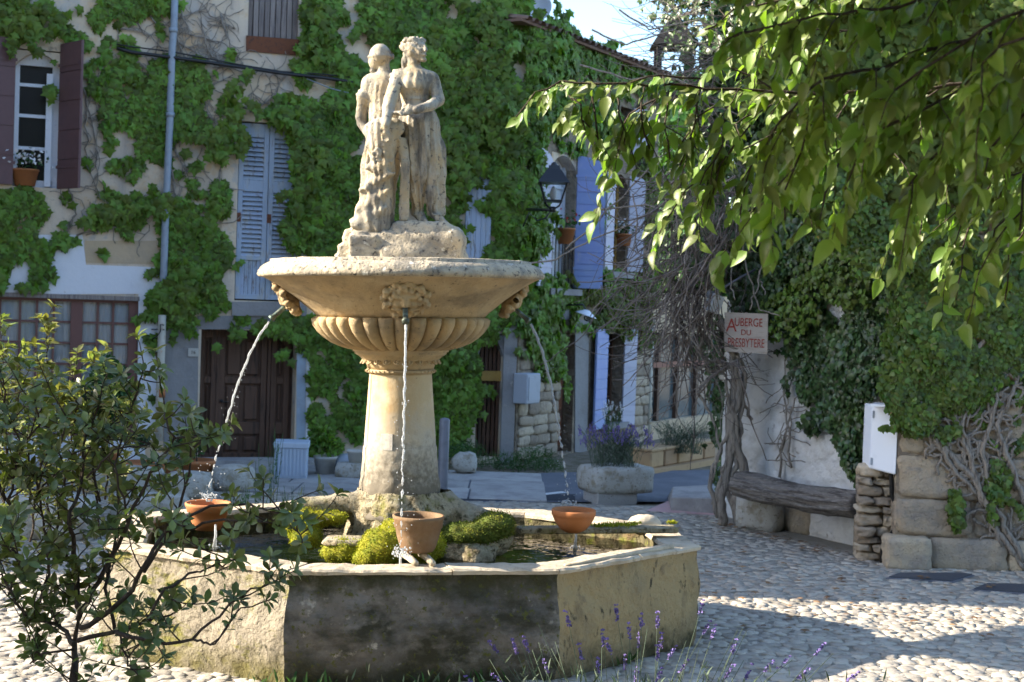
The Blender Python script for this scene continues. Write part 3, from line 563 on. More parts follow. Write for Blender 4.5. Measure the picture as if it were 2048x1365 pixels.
# lion-like masks with spouts; local frame: x across, z up the face, y outward = -y
def mask_sdf(X, Y, Z):
    d = ell(X, Y, Z, (0, 0, 0), (.115, .055, .115))
    d = smin(d, ell(X, Y, Z, (0, -.045, -.005), (.026, .035, .05)), .02)          # nose
    for s in (-1, 1):
        d = smin(d, ell(X, Y, Z, (s * .045, -.04, .042), (.034, .02, .014)), .012)   # brow
        d = smin(d, ell(X, Y, Z, (s * .05, -.04, -.022), (.032, .025, .026)), .012)  # cheek
        d = np.maximum(d, -ell(X, Y, Z, (s * .042, -.062, .018), (.017, .022, .012)))
        d = smin(d, ell(X, Y, Z, (s * .042, -.043, .018), (.010, .010, .009)), .004)
        d = smin(d, ell(X, Y, Z, (s * .04, -.045, -.06), (.05, .02, .014)), .01)
    for k in range(22):
        a = 2 * PI * k / 22; r = .118 + .022 * (k % 2); c = (math.cos(a) * r * 1.08, -.012 - .018 * (k % 3 == 0), math.sin(a) * r)
        d = smin(d, ell(X, Y, Z, c, (.027, .03, .025)), .008); d = np.maximum(d, -ell(X, Y, Z, (c[0], c[1] - .03, c[2]), (.009, .014, .009)))
    for k in range(14):
        a = 2 * PI * (k + .5) / 14; c = (math.cos(a) * .095, -.035, math.sin(a) * .095); d = smin(d, ell(X, Y, Z, c, (.017, .022, .019)), .006)
    d = np.maximum(d, -ell(X, Y, Z, (0, -.075, -.05), (.022, .05, .020)))
    return d + .002 * fn_noise(X, Y, Z, 140)
Vm, Fm = snet(mask_sdf, (-.17, -.1, -.17), (.17, .06, .17), .0075)
mk = fastmesh('mask', Vm, Fm, True); mk.materials.append(M['gold_stone'])
AZ0 = math.radians(6.3); JETS = []
for k, nm in enumerate(('front', 'right', 'back', 'left')):
    R = Matrix.Rotation(AZ0 + k * PI / 2, 4, 'Z')
    inst('mask', mk, ft_, TM @ R @ Matrix.Translation((0, -.80, 2.405)) @ Matrix.Rotation(math.radians(38), 4, 'X') @ Matrix.Diagonal((1.0, 1, .95, 1)))
    G = TM @ R; a, b = Vector((0, -.81, 2.345)), Vector((0, -.925, 2.245)); m_ = a.lerp(b, .86)
    mb = MB().tube([G @ a, G @ a.lerp(b, .5), G @ m_, G @ m_.lerp(b, .1), G @ b], [.019, .018, .018, .025, .025], 12)
    mb.build('spout', 'bronze', ft_, True)
    JETS.append((G @ (b + Vector((0, -.012, -.018))), (G.to_3x3() @ Vector((0, -1, 0))).normalized()))
# brass plate on the column
pm = MB(); V = []
for j in range(5):
    an = -PI / 2 - .30 + (j / 4 - .5) * .34
    for z, rr in ((1.335, .267), (1.45, .259)): V.append((math.cos(an) * rr, math.sin(an) * rr, z)); V.append((math.cos(an) * (rr - .012), math.sin(an) * (rr - .012), z))
pm.add(V, [(4 * j, 4 * j + 4, 4 * j + 6, 4 * j + 2) for j in range(4)] + [(4 * j + 2, 4 * j + 6, 4 * j + 7, 4 * j + 3) for j in range(4)] + [(0, 2, 3, 1), (16, 17, 19, 18)]); up(pm, 'plate', 'plate_stone', smooth=False)
# encrusted roots under the column
A = at
LR = A(590, 1030, 9.95); RR = A(985, 1050, 10.1)
cx, cy = -.765, 10.2
def roots(X, Y, Z):
    d = cap(X, Y, Z, (cx, cy, .55), (cx, cy, .80), .42, .38)
    d = smin(d, cap(X, Y, Z, (cx - .25, cy - .12, .93), (LR.x + .05, LR.y, .90), .10, .09), .05)
    d = smin(d, cap(X, Y, Z, (cx + .2, cy - .05, .90), (RR.x, RR.y, .74), .16, .15), .09)
    d = smin(d, cap(X, Y, Z, (cx + .3, cy - .1, .70), (RR.x - .1, RR.y - .2, .58), .16, .13), .08)
    d = smin(d, cap(X, Y, Z, (cx, cy + .25, .85), (cx + .1, cy + 1.0, .6), .12, .12), .06)
    an = np.arctan2(Y - cy, X - cx); r = np.sqrt((X - cx) ** 2 + (Y - cy) ** 2)
    d = d + .018 * np.sin(an * 26 + 2 * np.sin(Z * 14)) * np.clip(1 - np.abs(r - .33) / .12, 0, 1) * (Z < .92)
    return d + .022 * fn_noise(X, Y, Z, 13, 2) + .010 * fn_noise(X, Y, Z, 34, 5)
Vr, Fr = snet(roots, (-1.85, 9.35, .42), (.15, 11.4, 1.02), .02)
link('root_plinth', fastmesh('root_plinth', Vr, Fr, True), 'root_stone', ft_)
# moss: mounds with tufts
def mound(blobs, name='moss_mound', h=.018, m='moss', mt='moss_tuft'):
    lo = [min(c[i] - r[i] for c, r in blobs) - .04 for i in range(3)]; hi = [max(c[i] + r[i] for c, r in blobs) + .04 for i in range(3)]
    def f(X, Y, Z):
        d = 9
        for c, r in blobs: d = smin(d, ell(X, Y, Z, c, r), .04) if not isinstance(d, int) else ell(X, Y, Z, c, r)
        return d + .012 * fn_noise(X, Y, Z, 26, 1) + .008 * fn_noise(X, Y, Z, 70, 4)
    V, Fc = snet(f, lo, hi, h); o = link(name, fastmesh(name, V, Fc, True), m, ft_)
    me = o.data; no = np.zeros(len(me.vertices) * 3); me.vertices.foreach_get('normal', no); no = no.reshape(-1, 3)
    P = np.repeat(V, 2, 0) + rng.normal(size=(len(V) * 2, 3)) * .006; T = np.repeat(no, 2, 0) + rng.normal(size=(len(V) * 2, 3)) * .6 + (0, 0, -.15)
    link('moss_tuft', leaves_mesh('moss_tuft', P, T, rng.normal(size=P.shape), rng.uniform(.009, .018, len(P)), T_BLADE, 4.2), mt, ft_, kind='stuff')
def E(px, py, D, rx, ry, rz): return (tuple(A(px, py, D)), (rx, ry, rz))
mound([E(603, 1046, 9.85, .14, .14, .095), E(612, 1074, 9.80, .11, .11, .08), E(655, 1036, 9.90, .12, .10, .045)], h=.015)
mound([E(764, 1094, 9.40, .15, .13, .11), E(795, 1066, 9.55, .12, .13, .09), E(852, 1090, 9.44, .13, .13, .10), E(745, 1116, 9.36, .11, .09, .06)], h=.015)
mound([E(688, 1103, 9.53, .15, .09, .085)])
mound([E(988, 1050, 10.02, .15, .16, .09), E(935, 1068, 9.95, .24, .14, .08)], h=.015, m='moss_shade', mt='moss_shade_tuft')
rockat('flat_stone', A(700, 1083, 9.6), (.36, .24, .05), 'root_stone', ft_, 3, .1, power=6)
# mossy ledge carrying the right bowl
pa, pb = A(1035, 1066, 10.15), A(1352, 1053, 10.45)
MB().box((pa + pb) / 2, ((pb - pa).length, .13, .045), math.atan2(pb.y - pa.y, pb.x - pa.x)).build('ledge_slab', 'root_stone', ft_, bevel=.01)
n = 2600; t = rng.random(n); P = np.array(pa)[None] + t[:, None] * np.array(pb - pa)[None] + np.stack([np.zeros(n), rng.uniform(-.07, .07, n), np.full(n, .022)], 1)
P[:, 2] -= (np.abs(P[:, 1] - (pa.y + t * (pb.y - pa.y))) > .062) * rng.uniform(0, .05, n); mk_ = fn_noise(P[:, 0], P[:, 1] * .3, P[:, 2], 9, 3) > -.15
link('moss_tuft', leaves_mesh('moss_tuft', P[mk_], np.stack([rng.normal(size=n) * .6, rng.normal(size=n) * .7 - .2, np.full(n, .8)], 1)[mk_], rng.normal(size=(n, 3))[mk_], rng.uniform(.015, .032, n)[mk_], T_BLADE, 3), 'moss_tuft', ft_, kind='stuff')
# iron stubs under the front pot
for x0, x1 in ((806, 832), (842, 866)):
    MB().tube([A(x0, 1108, 9.16), A((x0 + x1) / 2, 1116, 9.05), A(x1, 1128, 8.93)], [.022, .024, .02], 8).build('support_bar', 'coping', ft_, True)

# ---- pots on the basin
def pot(name, label, c, prof, m, cat, n=40):
    t = thing(name, label, cat, c, 'vessels catching the fountain jets')
    MB().lathe(c, prof, n, close=False).build('body', m, t, True); return t
c = A(835, 1102, 9.08); h = .20
pot('terracotta_pot', 'brown flared flower pot standing under the front jet', c, [(.001, .01), (.10, .0), (.113, .02), (.135, .09), (.148, .15), (.156, .155), (.158, .2), (.164, .205), (.168, .222), (.162, .232), (.150, .228), (.146, .20), (.132, .11), (.10, .05), (.001, .045)], 'old_terracotta', 'pot')
c = A(416, 1040, 10.3)
pot('terracotta_pot', 'terracotta pot at the left of the basin behind the shrub', c, [(.001, -.07), (.09, -.07), (.125, .0), (.142, .06), (.152, .062), (.160, .095), (.168, .105), (.168, .122), (.160, .128), (.148, .12), (.14, .08), (.10, -.03), (.001, -.04)], 'terracotta', 'pot')
c = A(1146, 1066, 10.1)
pot('terracotta_bowl', 'round orange terracotta bowl on the mossy ledge under right jet', c, [(.001, .0), (.05, .003), (.09, .025), (.125, .065), (.145, .105), (.152, .125), (.156, .128), (.159, .158), (.156, .168), (.148, .166), (.144, .15), (.13, .10), (.09, .045), (.001, .02)], 'terracotta', 'bowl')
t = thing('stone', 'rounded worn stone resting on the right rim of basin', 'stone', A(1292, 1052, 10.75))
rockat('body', A(1288, 1050, 10.72), (.26, .20, .16), 'coping', t, 4, .2, power=2.4)
MB().tube([A(1345, 1093, 9.93), A(1250, 1110, 9.55), A(1130, 1132, 9.12)], [.02, .018, .014], 8).build('body', 'coping', thing('stone_bar', 'pale stone bar lying along the right rim of the basin', 'pole', A(1345, 1093, 9.95)), True)  # bar of coping stone on the rim

# ---- jets
LJ = [(0, 0), (18, 28), (33, 58), (58, 125), (80, 210), (98, 285), (109, 338)]
for k, (ji, sc, drop, lab) in enumerate(((3, 1.0, 350, 'left'), (0, 1.0, 395, 'front'), (1, .80, 368, 'right'))):
    p0, dr = JETS[ji]; pts = []; rad = []
    N_ = 74
    xs = np.interp(np.linspace(0, drop, N_), [q_[1] for q_ in LJ] + [420], [q_[0] for q_ in LJ] + [122])
    t = thing('water_jet', {'left': 'stream of water falling from left spout to the left pot', 'front': 'straight stream of water falling down before the column', 'right': 'thin stream of water falling into the right terracotta bowl'}[lab], 'water jet', p0, 'jets of the fountain')
    mb = MB(); drops = MB()
    for i in range(N_):
        f = i / (N_ - 1); w_ = .004 + .010 * f
        p = p0 + dr * (xs[i] * sc / 279) + Vector((0, 0, -drop * f / 279)) + Vector((mnoise.noise(Vector((i * .33, k * 7, 0))) * w_, mnoise.noise(Vector((i * .29, k * 7, 5))) * w_, 0))
        pts.append(p); rad.append((1.3 if k == 2 else 1) * max(.0025, (.0080 - .002 * f) * (1 + (.6 + .9 * f) * mnoise.noise(Vector((i * .75, k * 3, 9))))))
    i = 0
    while i < N_ - 3:   # continuous above, broken into lengths lower down
        f = i / N_; ln = 40 if f < .3 else random.randint(2, 7) if f < .6 else random.randint(1, 3); j = min(N_ - 1, i + ln)
        mb.tube(pts[i:j + 1], [rad[q_] * (.4 if q_ in (i, j) and f > .3 else 1) for q_ in range(i, j + 1)], 7); i = j + (0 if f < .45 else random.choice((0, 1, 1)))
    pts2 = [p + Vector((.006 * math.sin(i_ * .8), .006 * math.cos(i_ * .8), 0)) for i_, p in enumerate(pts)]
    mb.tube(pts2[:50], [r * .55 for r in rad[:50]], 5)
    for _ in range(90 if k != 2 else 120):
        i_ = random.randint(N_ // 5, N_ - 1); s_ = .012 + .05 * (i_ / N_); drops.sphere(pts[i_] + Vector((random.gauss(0, s_), random.gauss(0, s_), random.gauss(0, .03))), random.uniform(.0015, .0045), 5, 4)
    mb.build('stream', 'jet', t, True); drops.build('droplets', 'jet', t, True, kind='stuff')
    # splash inside the pot
    s = MB()
    for _ in range(60): s.sphere(pts[-1] + Vector((random.gauss(0, .03), random.gauss(0, .03), random.uniform(-.02, .03))), random.uniform(.003, .009), 5, 4)
    s.build('splash', 'jet', t, True, kind='stuff')
for px, py, D in ((1150, 1100, 9.7), (800, 1122, 9.1), (430, 1075, 10.0)):
    s = MB(); c = ong(px, py, .592) if px > 900 else A(px, py, D); c.z = .59
    s.tube([c + Vector((0, 0, .17)), c + Vector((.004, 0, .09)), c + Vector((-.003, 0, 0))], [.007, .009, .016], 6)
    for _ in range(22): s.sphere(c + Vector((random.gauss(0, .04), random.gauss(0, .04), abs(random.gauss(0, .02)))), random.uniform(.003, .009), 5, 4)
    tag(s.build('overflow_splash', 'jet', None, True), {1150: 'small splash below the orange terracotta bowl', 800: 'small splash under the front brown pot', 430: 'small splash beneath the left terracotta pot'}[px], 'splash', kind='stuff')

# ============================================================ STATUE GROUP (on the bowl)
def S(px, py, y=0.0): return np.array(((px - 806) / 279, y, 2.676 + (520 - py) / 279))
st = thing('statue', 'weathered stone statue of two robed figures by a draped stump', 'statue', TM @ Vector((0, 0, 2.66)))
def chain(X, Y, Z, d, pts, k=.02):
    for (p, r0, *f0), (q_, r1, *f1) in zip(pts[:-1], pts[1:]): d = smin(d, cap(X, Y, Z, p, q_, r0, r1, f0[0] if f0 else 1), k)
    return d
def R_(px): return px / 279
def hand(X, Y, Z, d, w_, dirv, side, r=.010):
    w_ = np.array(w_); dv = np.array(dirv) / np.linalg.norm(dirv); sd = np.array(side) / np.linalg.norm(side)
    d = smin(d, cap(X, Y, Z, w_, w_ + dv * .045, .021, .026, .6), .01)
    for i, l in enumerate((.045, .055, .052, .042)):
        b = w_ + dv * .05 + sd * (i - 1.5) * .0155; m_ = b + dv * l * .6; e = m_ + dv * l * .45 + np.array((0, -.012, -.010)); d = chain(X, Y, Z, d, [(b, r), (m_, r * .85), (e, r * .7)], .004)
    b = w_ + dv * .015 - sd * .024; return chain(X, Y, Z, d, [(b, r * 1.1), (b + dv * .03 - sd * .018, r)], .006)
def woman(X, Y, Z):
    yb = -.06
    d = cap(X, Y, Z, S(830, 172, yb), S(832, 200, yb), R_(35), R_(26), .72)
    d = smin(d, cap(X, Y, Z, S(832, 207, yb), S(838, 250, yb), R_(25), R_(35), .8), .04)
    d = smin(d, cap(X, Y, Z, S(803, 160, yb), S(858, 162, yb), R_(17), R_(17), .9), .04)     # shoulders
    d = smin(d, ell(X, Y, Z, S(830, 177, yb - .06), (.085, .05, .045)), .05)
    # skirt falling to the right, open over the left leg
    d = smin(d, cap(X, Y, Z, S(838, 250, yb), S(846, 345, yb + .02), R_(38), R_(39), .85), .05)
    d = smin(d, cap(X, Y, Z, S(866, 300, yb + .03), S(871, 395, yb + .03), R_(22), R_(17), 1.1), .04)
    d = smin(d, cap(X, Y, Z, S(872, 350, yb + .06), S(884, 425, yb + .07), R_(14), R_(9), 1.3), .03)
    d = smin(d, cap(X, Y, Z, S(826, 290, yb - .02), S(834, 345, yb - .03), R_(21), R_(17)), .03)   # thigh under cloth
    d = chain(X, Y, Z, d, [(S(834, 345, yb - .03), R_(17)), (S(837, 385, yb - .01), R_(14)), (S(838, 418, yb), R_(8.5))], .02)
    d = chain(X, Y, Z, d, [(S(866, 385, yb - .01), R_(14)), (S(869, 424, yb), R_(9))], .02)
    d = chain(X, Y, Z, d, [(S(837, 428, yb), R_(9), 1), (S(848, 440, yb - .06), R_(8), 1), (S(856, 445, yb - .10), R_(5), 1)], .015)
    d = chain(X, Y, Z, d, [(S(870, 428, yb), R_(9), 1), (S(884, 440, yb - .05), R_(8), 1), (S(895, 447, yb - .08), R_(5), 1)], .015)
    # folds in the cloth
    az = np.arctan2(Y - yb, X - S(845, 0)[0]); zz = Z - 2.676; fold = np.clip((S(0, 215)[2] - Z) / .2, 0, 1)
    d = d + .013 * np.sin(az * 8 + 2.2 * np.sin(zz * 5) + zz * 5) * fold * (Z > 2.99) + .008 * np.sin(az * 21 + zz * 8) * fold * (Z > 2.99)
    d = d + .004 * np.sin(az * 14 + zz * 10) * np.clip((Z - S(0, 214)[2]) / .05, 0, 1) * (Z < S(0, 150)[2]) * (np.abs(X - S(829, 0)[0]) < .1)
    d = np.minimum(d, cap(X, Y, Z, S(808, 204, yb - .085), S(854, 203, yb - .075), .010, .010) + .004)      # girdle
    # arms
    d = smin(d, ell(X, Y, Z, S(797, 160, yb), (.060, .062, .065)) + .006 * np.sin(Z * 160 + X * 60), .02)   # puffed sleeve
    d = np.minimum(d, chain(X, Y, Z, 9 + X * 0, [(S(796, 165, yb - .02), R_(14)), (S(786, 208, yb - .14), R_(13)), (S(783, 226, yb - .19), R_(12)), (S(780, 262, yb - .27), R_(8.5))], .01))
    d = smin(d, ell(X, Y, Z, S(866, 166, yb), (.048, .055, .06)), .02)
    d = np.minimum(d, chain(X, Y, Z, 9 + X * 0, [(S(868, 168, yb), R_(13)), (S(878, 204, yb - .03), R_(12)), (S(864, 220, yb - .15), R_(10.5)), (S(838, 232, yb - .235), R_(8))], .01))
    d = hand(X, Y, Z, d, S(780, 264, yb - .275), (.02, .0, -1), (1, 0, 0)); d = hand(X, Y, Z, d, S(836, 232, yb - .24), (-1, -.1, -.12), (0, -.3, -1))
    d = smin(d, ell(X, Y, Z, S(808, 237, yb - .20), (.075, .06, .018)), .01)                              # shallow dish
    # neck and head, turned to her left
    d = smin(d, cap(X, Y, Z, S(828, 150, yb), S(829, 122, yb), R_(13), R_(12)), .02)
    hc = S(828, 102, yb); d = smin(d, ell(X, Y, Z, hc, (.070, .078, .088)), .015)
    face = S(841, 108, yb - .035); d = smin(d, ell(X, Y, Z, face, (.045, .048, .07)), .015)
    d = smin(d, cap(X, Y, Z, S(850, 98, yb - .065), S(853, 108, yb - .085), .009, .014), .008); d = smin(d, ell(X, Y, Z, S(850, 118, yb - .07), (.018, .012, .007)), .006)
    d = smin(d, ell(X, Y, Z, S(848, 126, yb - .05), (.022, .02, .018)), .01)
    for e in (S(842, 101, yb - .082), S(855, 101, yb - .055)): d = np.maximum(d, -ell(X, Y, Z, e, (.012, .012, .007)))
    d = smin(d, ell(X, Y, Z, S(809, 98, yb + .02), (.035, .045, .042)), .015)                            # bun
    hair = .006 * np.sin((Z - hc[2]) * 150 + (X - hc[0]) * 90 + 2 * np.sin(Y * 60)); d = d + hair * (Z > S(0, 112)[2]) * (X < S(838, 0)[0])
    d = smin(d, cap(X, Y, Z, S(812, 118, yb + .03), S(806, 150, yb + .05), .03, .02) + .004 * np.sin(X * 200 + Z * 60), .02)
    for i in range(9):
        a = -1.2 + i * .42; d = smin(d, ell(X, Y, Z, hc + np.array((math.sin(a) * .072, -math.cos(a) * .06, .050 + .012 * (i % 2))), (.018, .015, .015)), .005)
    return d + .0022 * fn_noise(X, Y, Z, 60, 2) + .0015 * fn_noise(X, Y, Z, 140, 7)
def man(X, Y, Z):
    yb = .10
    d = cap(X, Y, Z, S(764, 178, yb), S(768, 215, yb), R_(36), R_(32), .75)
    d = smin(d, cap(X, Y, Z, S(744, 164, yb), S(788, 164, yb), R_(18), R_(18), .9), .04)
    d = smin(d, cap(X, Y, Z, S(766, 225, yb), S(762, 330, yb), R_(28), R_(35), .9), .05)
    d = smin(d, cap(X, Y, Z, S(758, 330, yb), S(752, 425, yb - .02), R_(33), R_(34), .9), .05)
    az = np.arctan2(Y - yb, X - S(762, 0)[0]); d = d + .014 * np.sin(az * 12 + 2 * np.sin(Z * 6)) * np.clip((S(0, 225)[2] - Z) / .1, 0, 1)
    d = d + .003 * np.sin(X * 170 + 8 * np.sin(Z * 7)) * (Z < S(0, 165)[2]) * (Z > S(0, 225)[2])
    d = smin(d, ell(X, Y, Z, S(735, 172, yb - .01), (.06, .062, .085)), .025)
    d = smin(d, cap(X, Y, Z, S(724, 190, yb - .01), S(736, 200, yb), .050, .046) + .006 * np.sin(Z * 170 + X * 90), .01)
    d = chain(X, Y, Z, d, [(S(724, 190, yb - .01), R_(12)), (S(719, 232, yb + .02), R_(11)), (S(721, 244, yb + .02), R_(10)), (S(738, 272, yb - .04), R_(7.5))], .015)
    d = chain(X, Y, Z, d, [(S(788, 168, yb), R_(14)), (S(796, 215, yb + .06), R_(11)), (S(790, 250, yb + .12), R_(8))], .02)
    d = hand(X, Y, Z, d, S(738, 272, yb - .05), (.5, -.2, -1), (0, -1, 0))
    d = smin(d, cap(X, Y, Z, S(768, 152, yb), S(763, 125, yb), R_(14), R_(12)), .02)
    hc = S(757, 109, yb); d = smin(d, ell(X, Y, Z, hc, (.080, .088, .084)), .015)
    d = smin(d, ell(X, Y, Z, S(746, 122, yb + .02), (.045, .05, .055)), .015)
    d = smin(d, ell(X, Y, Z, S(735, 120, yb + .03), (.012, .015, .016)), .006); d = smin(d, ell(X, Y, Z, S(741, 138, yb + .01), (.020, .022, .018)), .01)
    d = smin(d, ell(X, Y, Z, S(783, 110, yb - .01), (.010, .020, .026)), .005)
    d = smin(d, np.sqrt((np.sqrt((X - hc[0]) ** 2 + (Y - hc[1]) ** 2) - .083) ** 2 + (Z - hc[2] + .01) ** 2) - .010, .006)
    return d + .0025 * fn_noise(X, Y, Z, 55, 5) + .0015 * fn_noise(X, Y, Z, 130, 3)
def stump(X, Y, Z):
    y = -.17
    d = cap(X, Y, Z, S(770, 274, y), S(772, 335, y), R_(32), R_(24), .85)
    d = smin(d, cap(X, Y, Z, S(768, 350, y + .02), S(752, 448, y + .04), R_(24), R_(42), .8), .03)
    for (x0, y0, x1, y1, r_) in ((740, 300, 778, 318, .030), (734, 345, 792, 330, .034), (728, 385, 795, 352, .036), (724, 425, 792, 380, .038), (715, 455, 780, 420, .040), (742, 262, 775, 250, .03)): d = smin(d, cap(X, Y, Z, S(x0, y0, y - .03), S(x1, y1, y - .075), r_ * .45, r_ * .25), .05)
    d = smin(d, ell(X, Y, Z, S(793, 262, y + .01), (.075, .08, .07)), .03)
    az = np.arctan2(Y - y, X - S(766, 0)[0])
    d = d + .014 * (np.abs(np.sin(Z * 17 + az * 1.6 + 1.1 * np.sin(az * 2.3 + Z * 4))) - .5) * np.clip((S(0, 285)[2] - Z) / .1, 0, 1) + .004 * np.sin(az * 12 + Z * 9)
    for i in range(8):  # sprig of fruit
        d = smin(d, ell(X, Y, Z, S(762 + 7 * math.sin(i * 2.3), 308 + i * 3.6, y - .11), (.017, .016, .018)), .004)
    # water poured down to the rock
    for j in range(5):
        d = smin(d, chain(X, Y, Z, 9 + X * 0, [(S(803 + j * 3, 285, y - .02 + .01 * j), .016), (S(811 + j * 2.2, 330, y - .01), .017), (S(808 + j * 2.6, 440, y), .019)], .01), .006)
    return d + .003 * fn_noise(X, Y, Z, 50, 8) + .002 * fn_noise(X, Y, Z, 120, 1)
def base(X, Y, Z):
    d = ell(X, Y, Z, S(806, 520, 0), (.46, .30, .22)) 
    def bx(a, b, y0, y1, r=.02):
        lo = S(a[0], a[1]); hi = S(b[0], b[1]); c = (lo + hi) / 2; c[1] = (y0 + y1) / 2; h = np.abs(hi - lo) / 2; h[1] = (y1 - y0) / 2
        q = [np.abs(v - c[i]) - h[i] + r for i, v in enumerate((X, Y, Z))]
        return np.sqrt(np.maximum(q[0], 0) ** 2 + np.maximum(q[1], 0) ** 2 + np.maximum(q[2], 0) ** 2) + np.minimum(np.maximum(q[0], np.maximum(q[1], q[2])), 0) - r
    d = smin(bx((712, 466), (928, 528), -.25, .26, .04), d, .03)
    d = smin(d, bx((682, 488), (730, 528), -.2, .24, .03), .02); d = smin(d, bx((694, 462), (740, 500), -.19, .24, .04), .02); d = smin(d, bx((710, 436), (770, 480), -.18, .22, .04), .02)
    d = smin(d, bx((790, 448), (905, 480), -.22, .2, .05), .03); d = smin(d, bx((880, 458), (925, 500), -.22, .22, .04), .03)
    d = d + .012 * np.abs(np.sin(Z * 40 + X * 9 + 1.5 * np.sin(X * 14))) * (X < -.12) - .01
    d = np.minimum(d, bx((709, 474), (764, 528), -.285, 0, .008))
    return np.maximum(d + .010 * fn_noise(X, Y, Z, 22, 6) * (Y > -.26) + .006 * fn_noise(X, Y, Z, 60, 2) * (Y > -.26), 2.645 - Z)
for nm, fn, lo, hi, h in (('draped_woman', woman, (-.13, -.42, 2.9), (.40, .22, 4.3), .0085), ('robed_figure', man, (-.40, -.12, 2.9), (.05, .34, 4.26), .009), ('draped_stump', stump, (-.42, -.36, 2.85), (.10, .06, 3.72), .0105), ('rock_base', base, (-.50, -.32, 2.63), (.50, .33, 3.05), .0125)):
    V, Fc = snet(fn, lo, hi, h); me = fastmesh(nm, V, Fc, True); up(me, nm, 'statue_stone' if nm != 'rock_base' else 'lichen_stone', st)
# ============================================================ FACADES
class Fac:
    def __init__(s, O, u):
        s.O = Vector((O[0], O[1], 0)); s.u = Vector((u[0], u[1], 0)).normalized(); n = Vector((s.u.y, -s.u.x, 0))
        s.n = n if n.dot(-s.O) > 0 else -n
    def st(s, px, py):
        d = ray(px, py); c = Vector((0, 0, CZ)); t = (s.O - c).dot(s.n) / d.dot(s.n); p = c + d * t; return (p - s.O).dot(s.u), p.z
    def P(s, a, z, d=0.0): return s.O + s.u * a + s.n * d + Vector((0, 0, z))
    def rect(s, x0, y0, x1, y1):
        a = s.st(x0, (y0 + y1) / 2)[0]; b = s.st(x1, (y0 + y1) / 2)[0]; m = (x0 + x1) / 2
        return a, b, s.st(m, y1)[1], s.st(m, y0)[1]
    def box(s, mb, a, b, z0, z1, d0, d1):
        return mb.hexa([s.P(a, z0, d1), s.P(b, z0, d1), s.P(b, z0, d0), s.P(a, z0, d0), s.P(a, z1, d1), s.P(b, z1, d1), s.P(b, z1, d0), s.P(a, z1, d0)])
    def wall(s, a0, a1, z0, z1, holes, name, m, parent, th=.35, d=0.0):
        A_ = sorted({a0, a1, *[h[0] for h in holes], *[h[1] for h in holes]}); Z_ = sorted({z0, z1, *[h[2] for h in holes], *[h[3] for h in holes]})
        mb = MB(); hol = lambda a, z: any(h[0] < a < h[1] and h[2] < z < h[3] for h in holes)
        for i in range(len(A_) - 1):
            for j in range(len(Z_) - 1):
                if A_[i] < a0 or A_[i + 1] > a1 or hol((A_[i] + A_[i + 1]) / 2, (Z_[j] + Z_[j + 1]) / 2): continue
                mb.add([s.P(A_[i], Z_[j], d), s.P(A_[i + 1], Z_[j], d), s.P(A_[i + 1], Z_[j + 1], d), s.P(A_[i], Z_[j + 1], d)], [(0, 1, 2, 3)])
        for h in holes:
            c = [(h[0], h[2]), (h[1], h[2]), (h[1], h[3]), (h[0], h[3])]
            for k in range(4): (x, y), (x2, y2) = c[k], c[(k + 1) % 4]; mb.add([s.P(x, y, d), s.P(x2, y2, d), s.P(x2, y2, -th), s.P(x, y, -th)], [(0, 1, 2, 3)])
        for a in (a0, a1): mb.add([s.P(a, z0, d), s.P(a, z1, d), s.P(a, z1, -th), s.P(a, z0, -th)], [(0, 1, 2, 3)])
        me = mb.mesh(name, fix=False); return link(name, me, m, parent)
    def poly(s, pts, d0, d1, name, m, parent, **k):
        return MB().prism([s.P(a, z, d0) for a, z in pts], s.n * (d1 - d0)).build(name, m, parent, **k)
    def pxpoly(s, pts, d0, d1, name, m, parent, **k): return s.poly([s.st(*p) for p in pts], d0, d1, name, m, parent, **k)
    def arch(s, a, b, z, rise, name, m, parent, th=.3, d=.003, n=10):
        """fills the corners above a segmental arch inside the hole top"""
        top = z + rise + .02; pts = [(a, top)] + [(lerp(a, b, i / n), z + rise * (1 - ((i / n) * 2 - 1) ** 2)) for i in range(n + 1)] + [(b, top)]
        mb = MB()
        for i in range(n):
            p, q_ = pts[i + 1], pts[i + 2]; mb.hexa([s.P(p[0], p[1], d), s.P(q_[0], q_[1], d), s.P(q_[0], q_[1], -th), s.P(p[0], p[1], -th), s.P(p[0], top, d), s.P(q_[0], top, d), s.P(q_[0], top, -th), s.P(p[0], top, -th)])
        return mb.build(name, m, parent)
FL = Fac((-3.66, 20.2), (1, .34)); FR = Fac((.1, 21.5), (1, 1.78))
aL0, aL1 = FL.st(-160, 700)[0], FL.st(1032, 700)[0]; aW = FL.st(322, 700)[0]
# --- houses left and middle
h1 = thing('white_fronted_house', 'house with whitewashed ground floor, brown gridded window and mauve shutters', 'house', FL.P(aL0, 0))
h2 = thing('grey_beige_house', 'creeper-covered beige house with dark double door and blue-grey louvred shutters', 'house', FL.P(aW, 0))
shop = FL.rect(-40, 596, 275, 872); win = FL.rect(28, 100, 118, 375); door = FL.rect(399, 661, 591, 930); lou = FL.rect(474, 246, 601, 603); upw = FL.rect(497, -60, 598, 98)
smw = FL.rect(706, 728, 738, 797); gate = FL.rect(953, 668, 1004, 915)
FL.wall(aL0, aW, -.3, 9, [shop, win], 'wall', 'plaster', h1)
FL.wall(aW, aL1, -.3, 9, [door, lou, upw, smw, gate], 'wall', 'plaster', h2)
MB().box((0, 0, 0), (1, 1, 1)) and None
for hh, a, b in ((h1, aL0, aW), (h2, aW, aL1)):
    mb = MB(); FL.box(mb, a, b, 8.9, 9.1, -6, .35); mb.build('roof', 'roof_tile', hh)
    mb = MB(); FL.box(mb, a + .05, b - .05, -.3, 8.9, -6, -.9); mb.build('back_rooms', 'dark', hh)
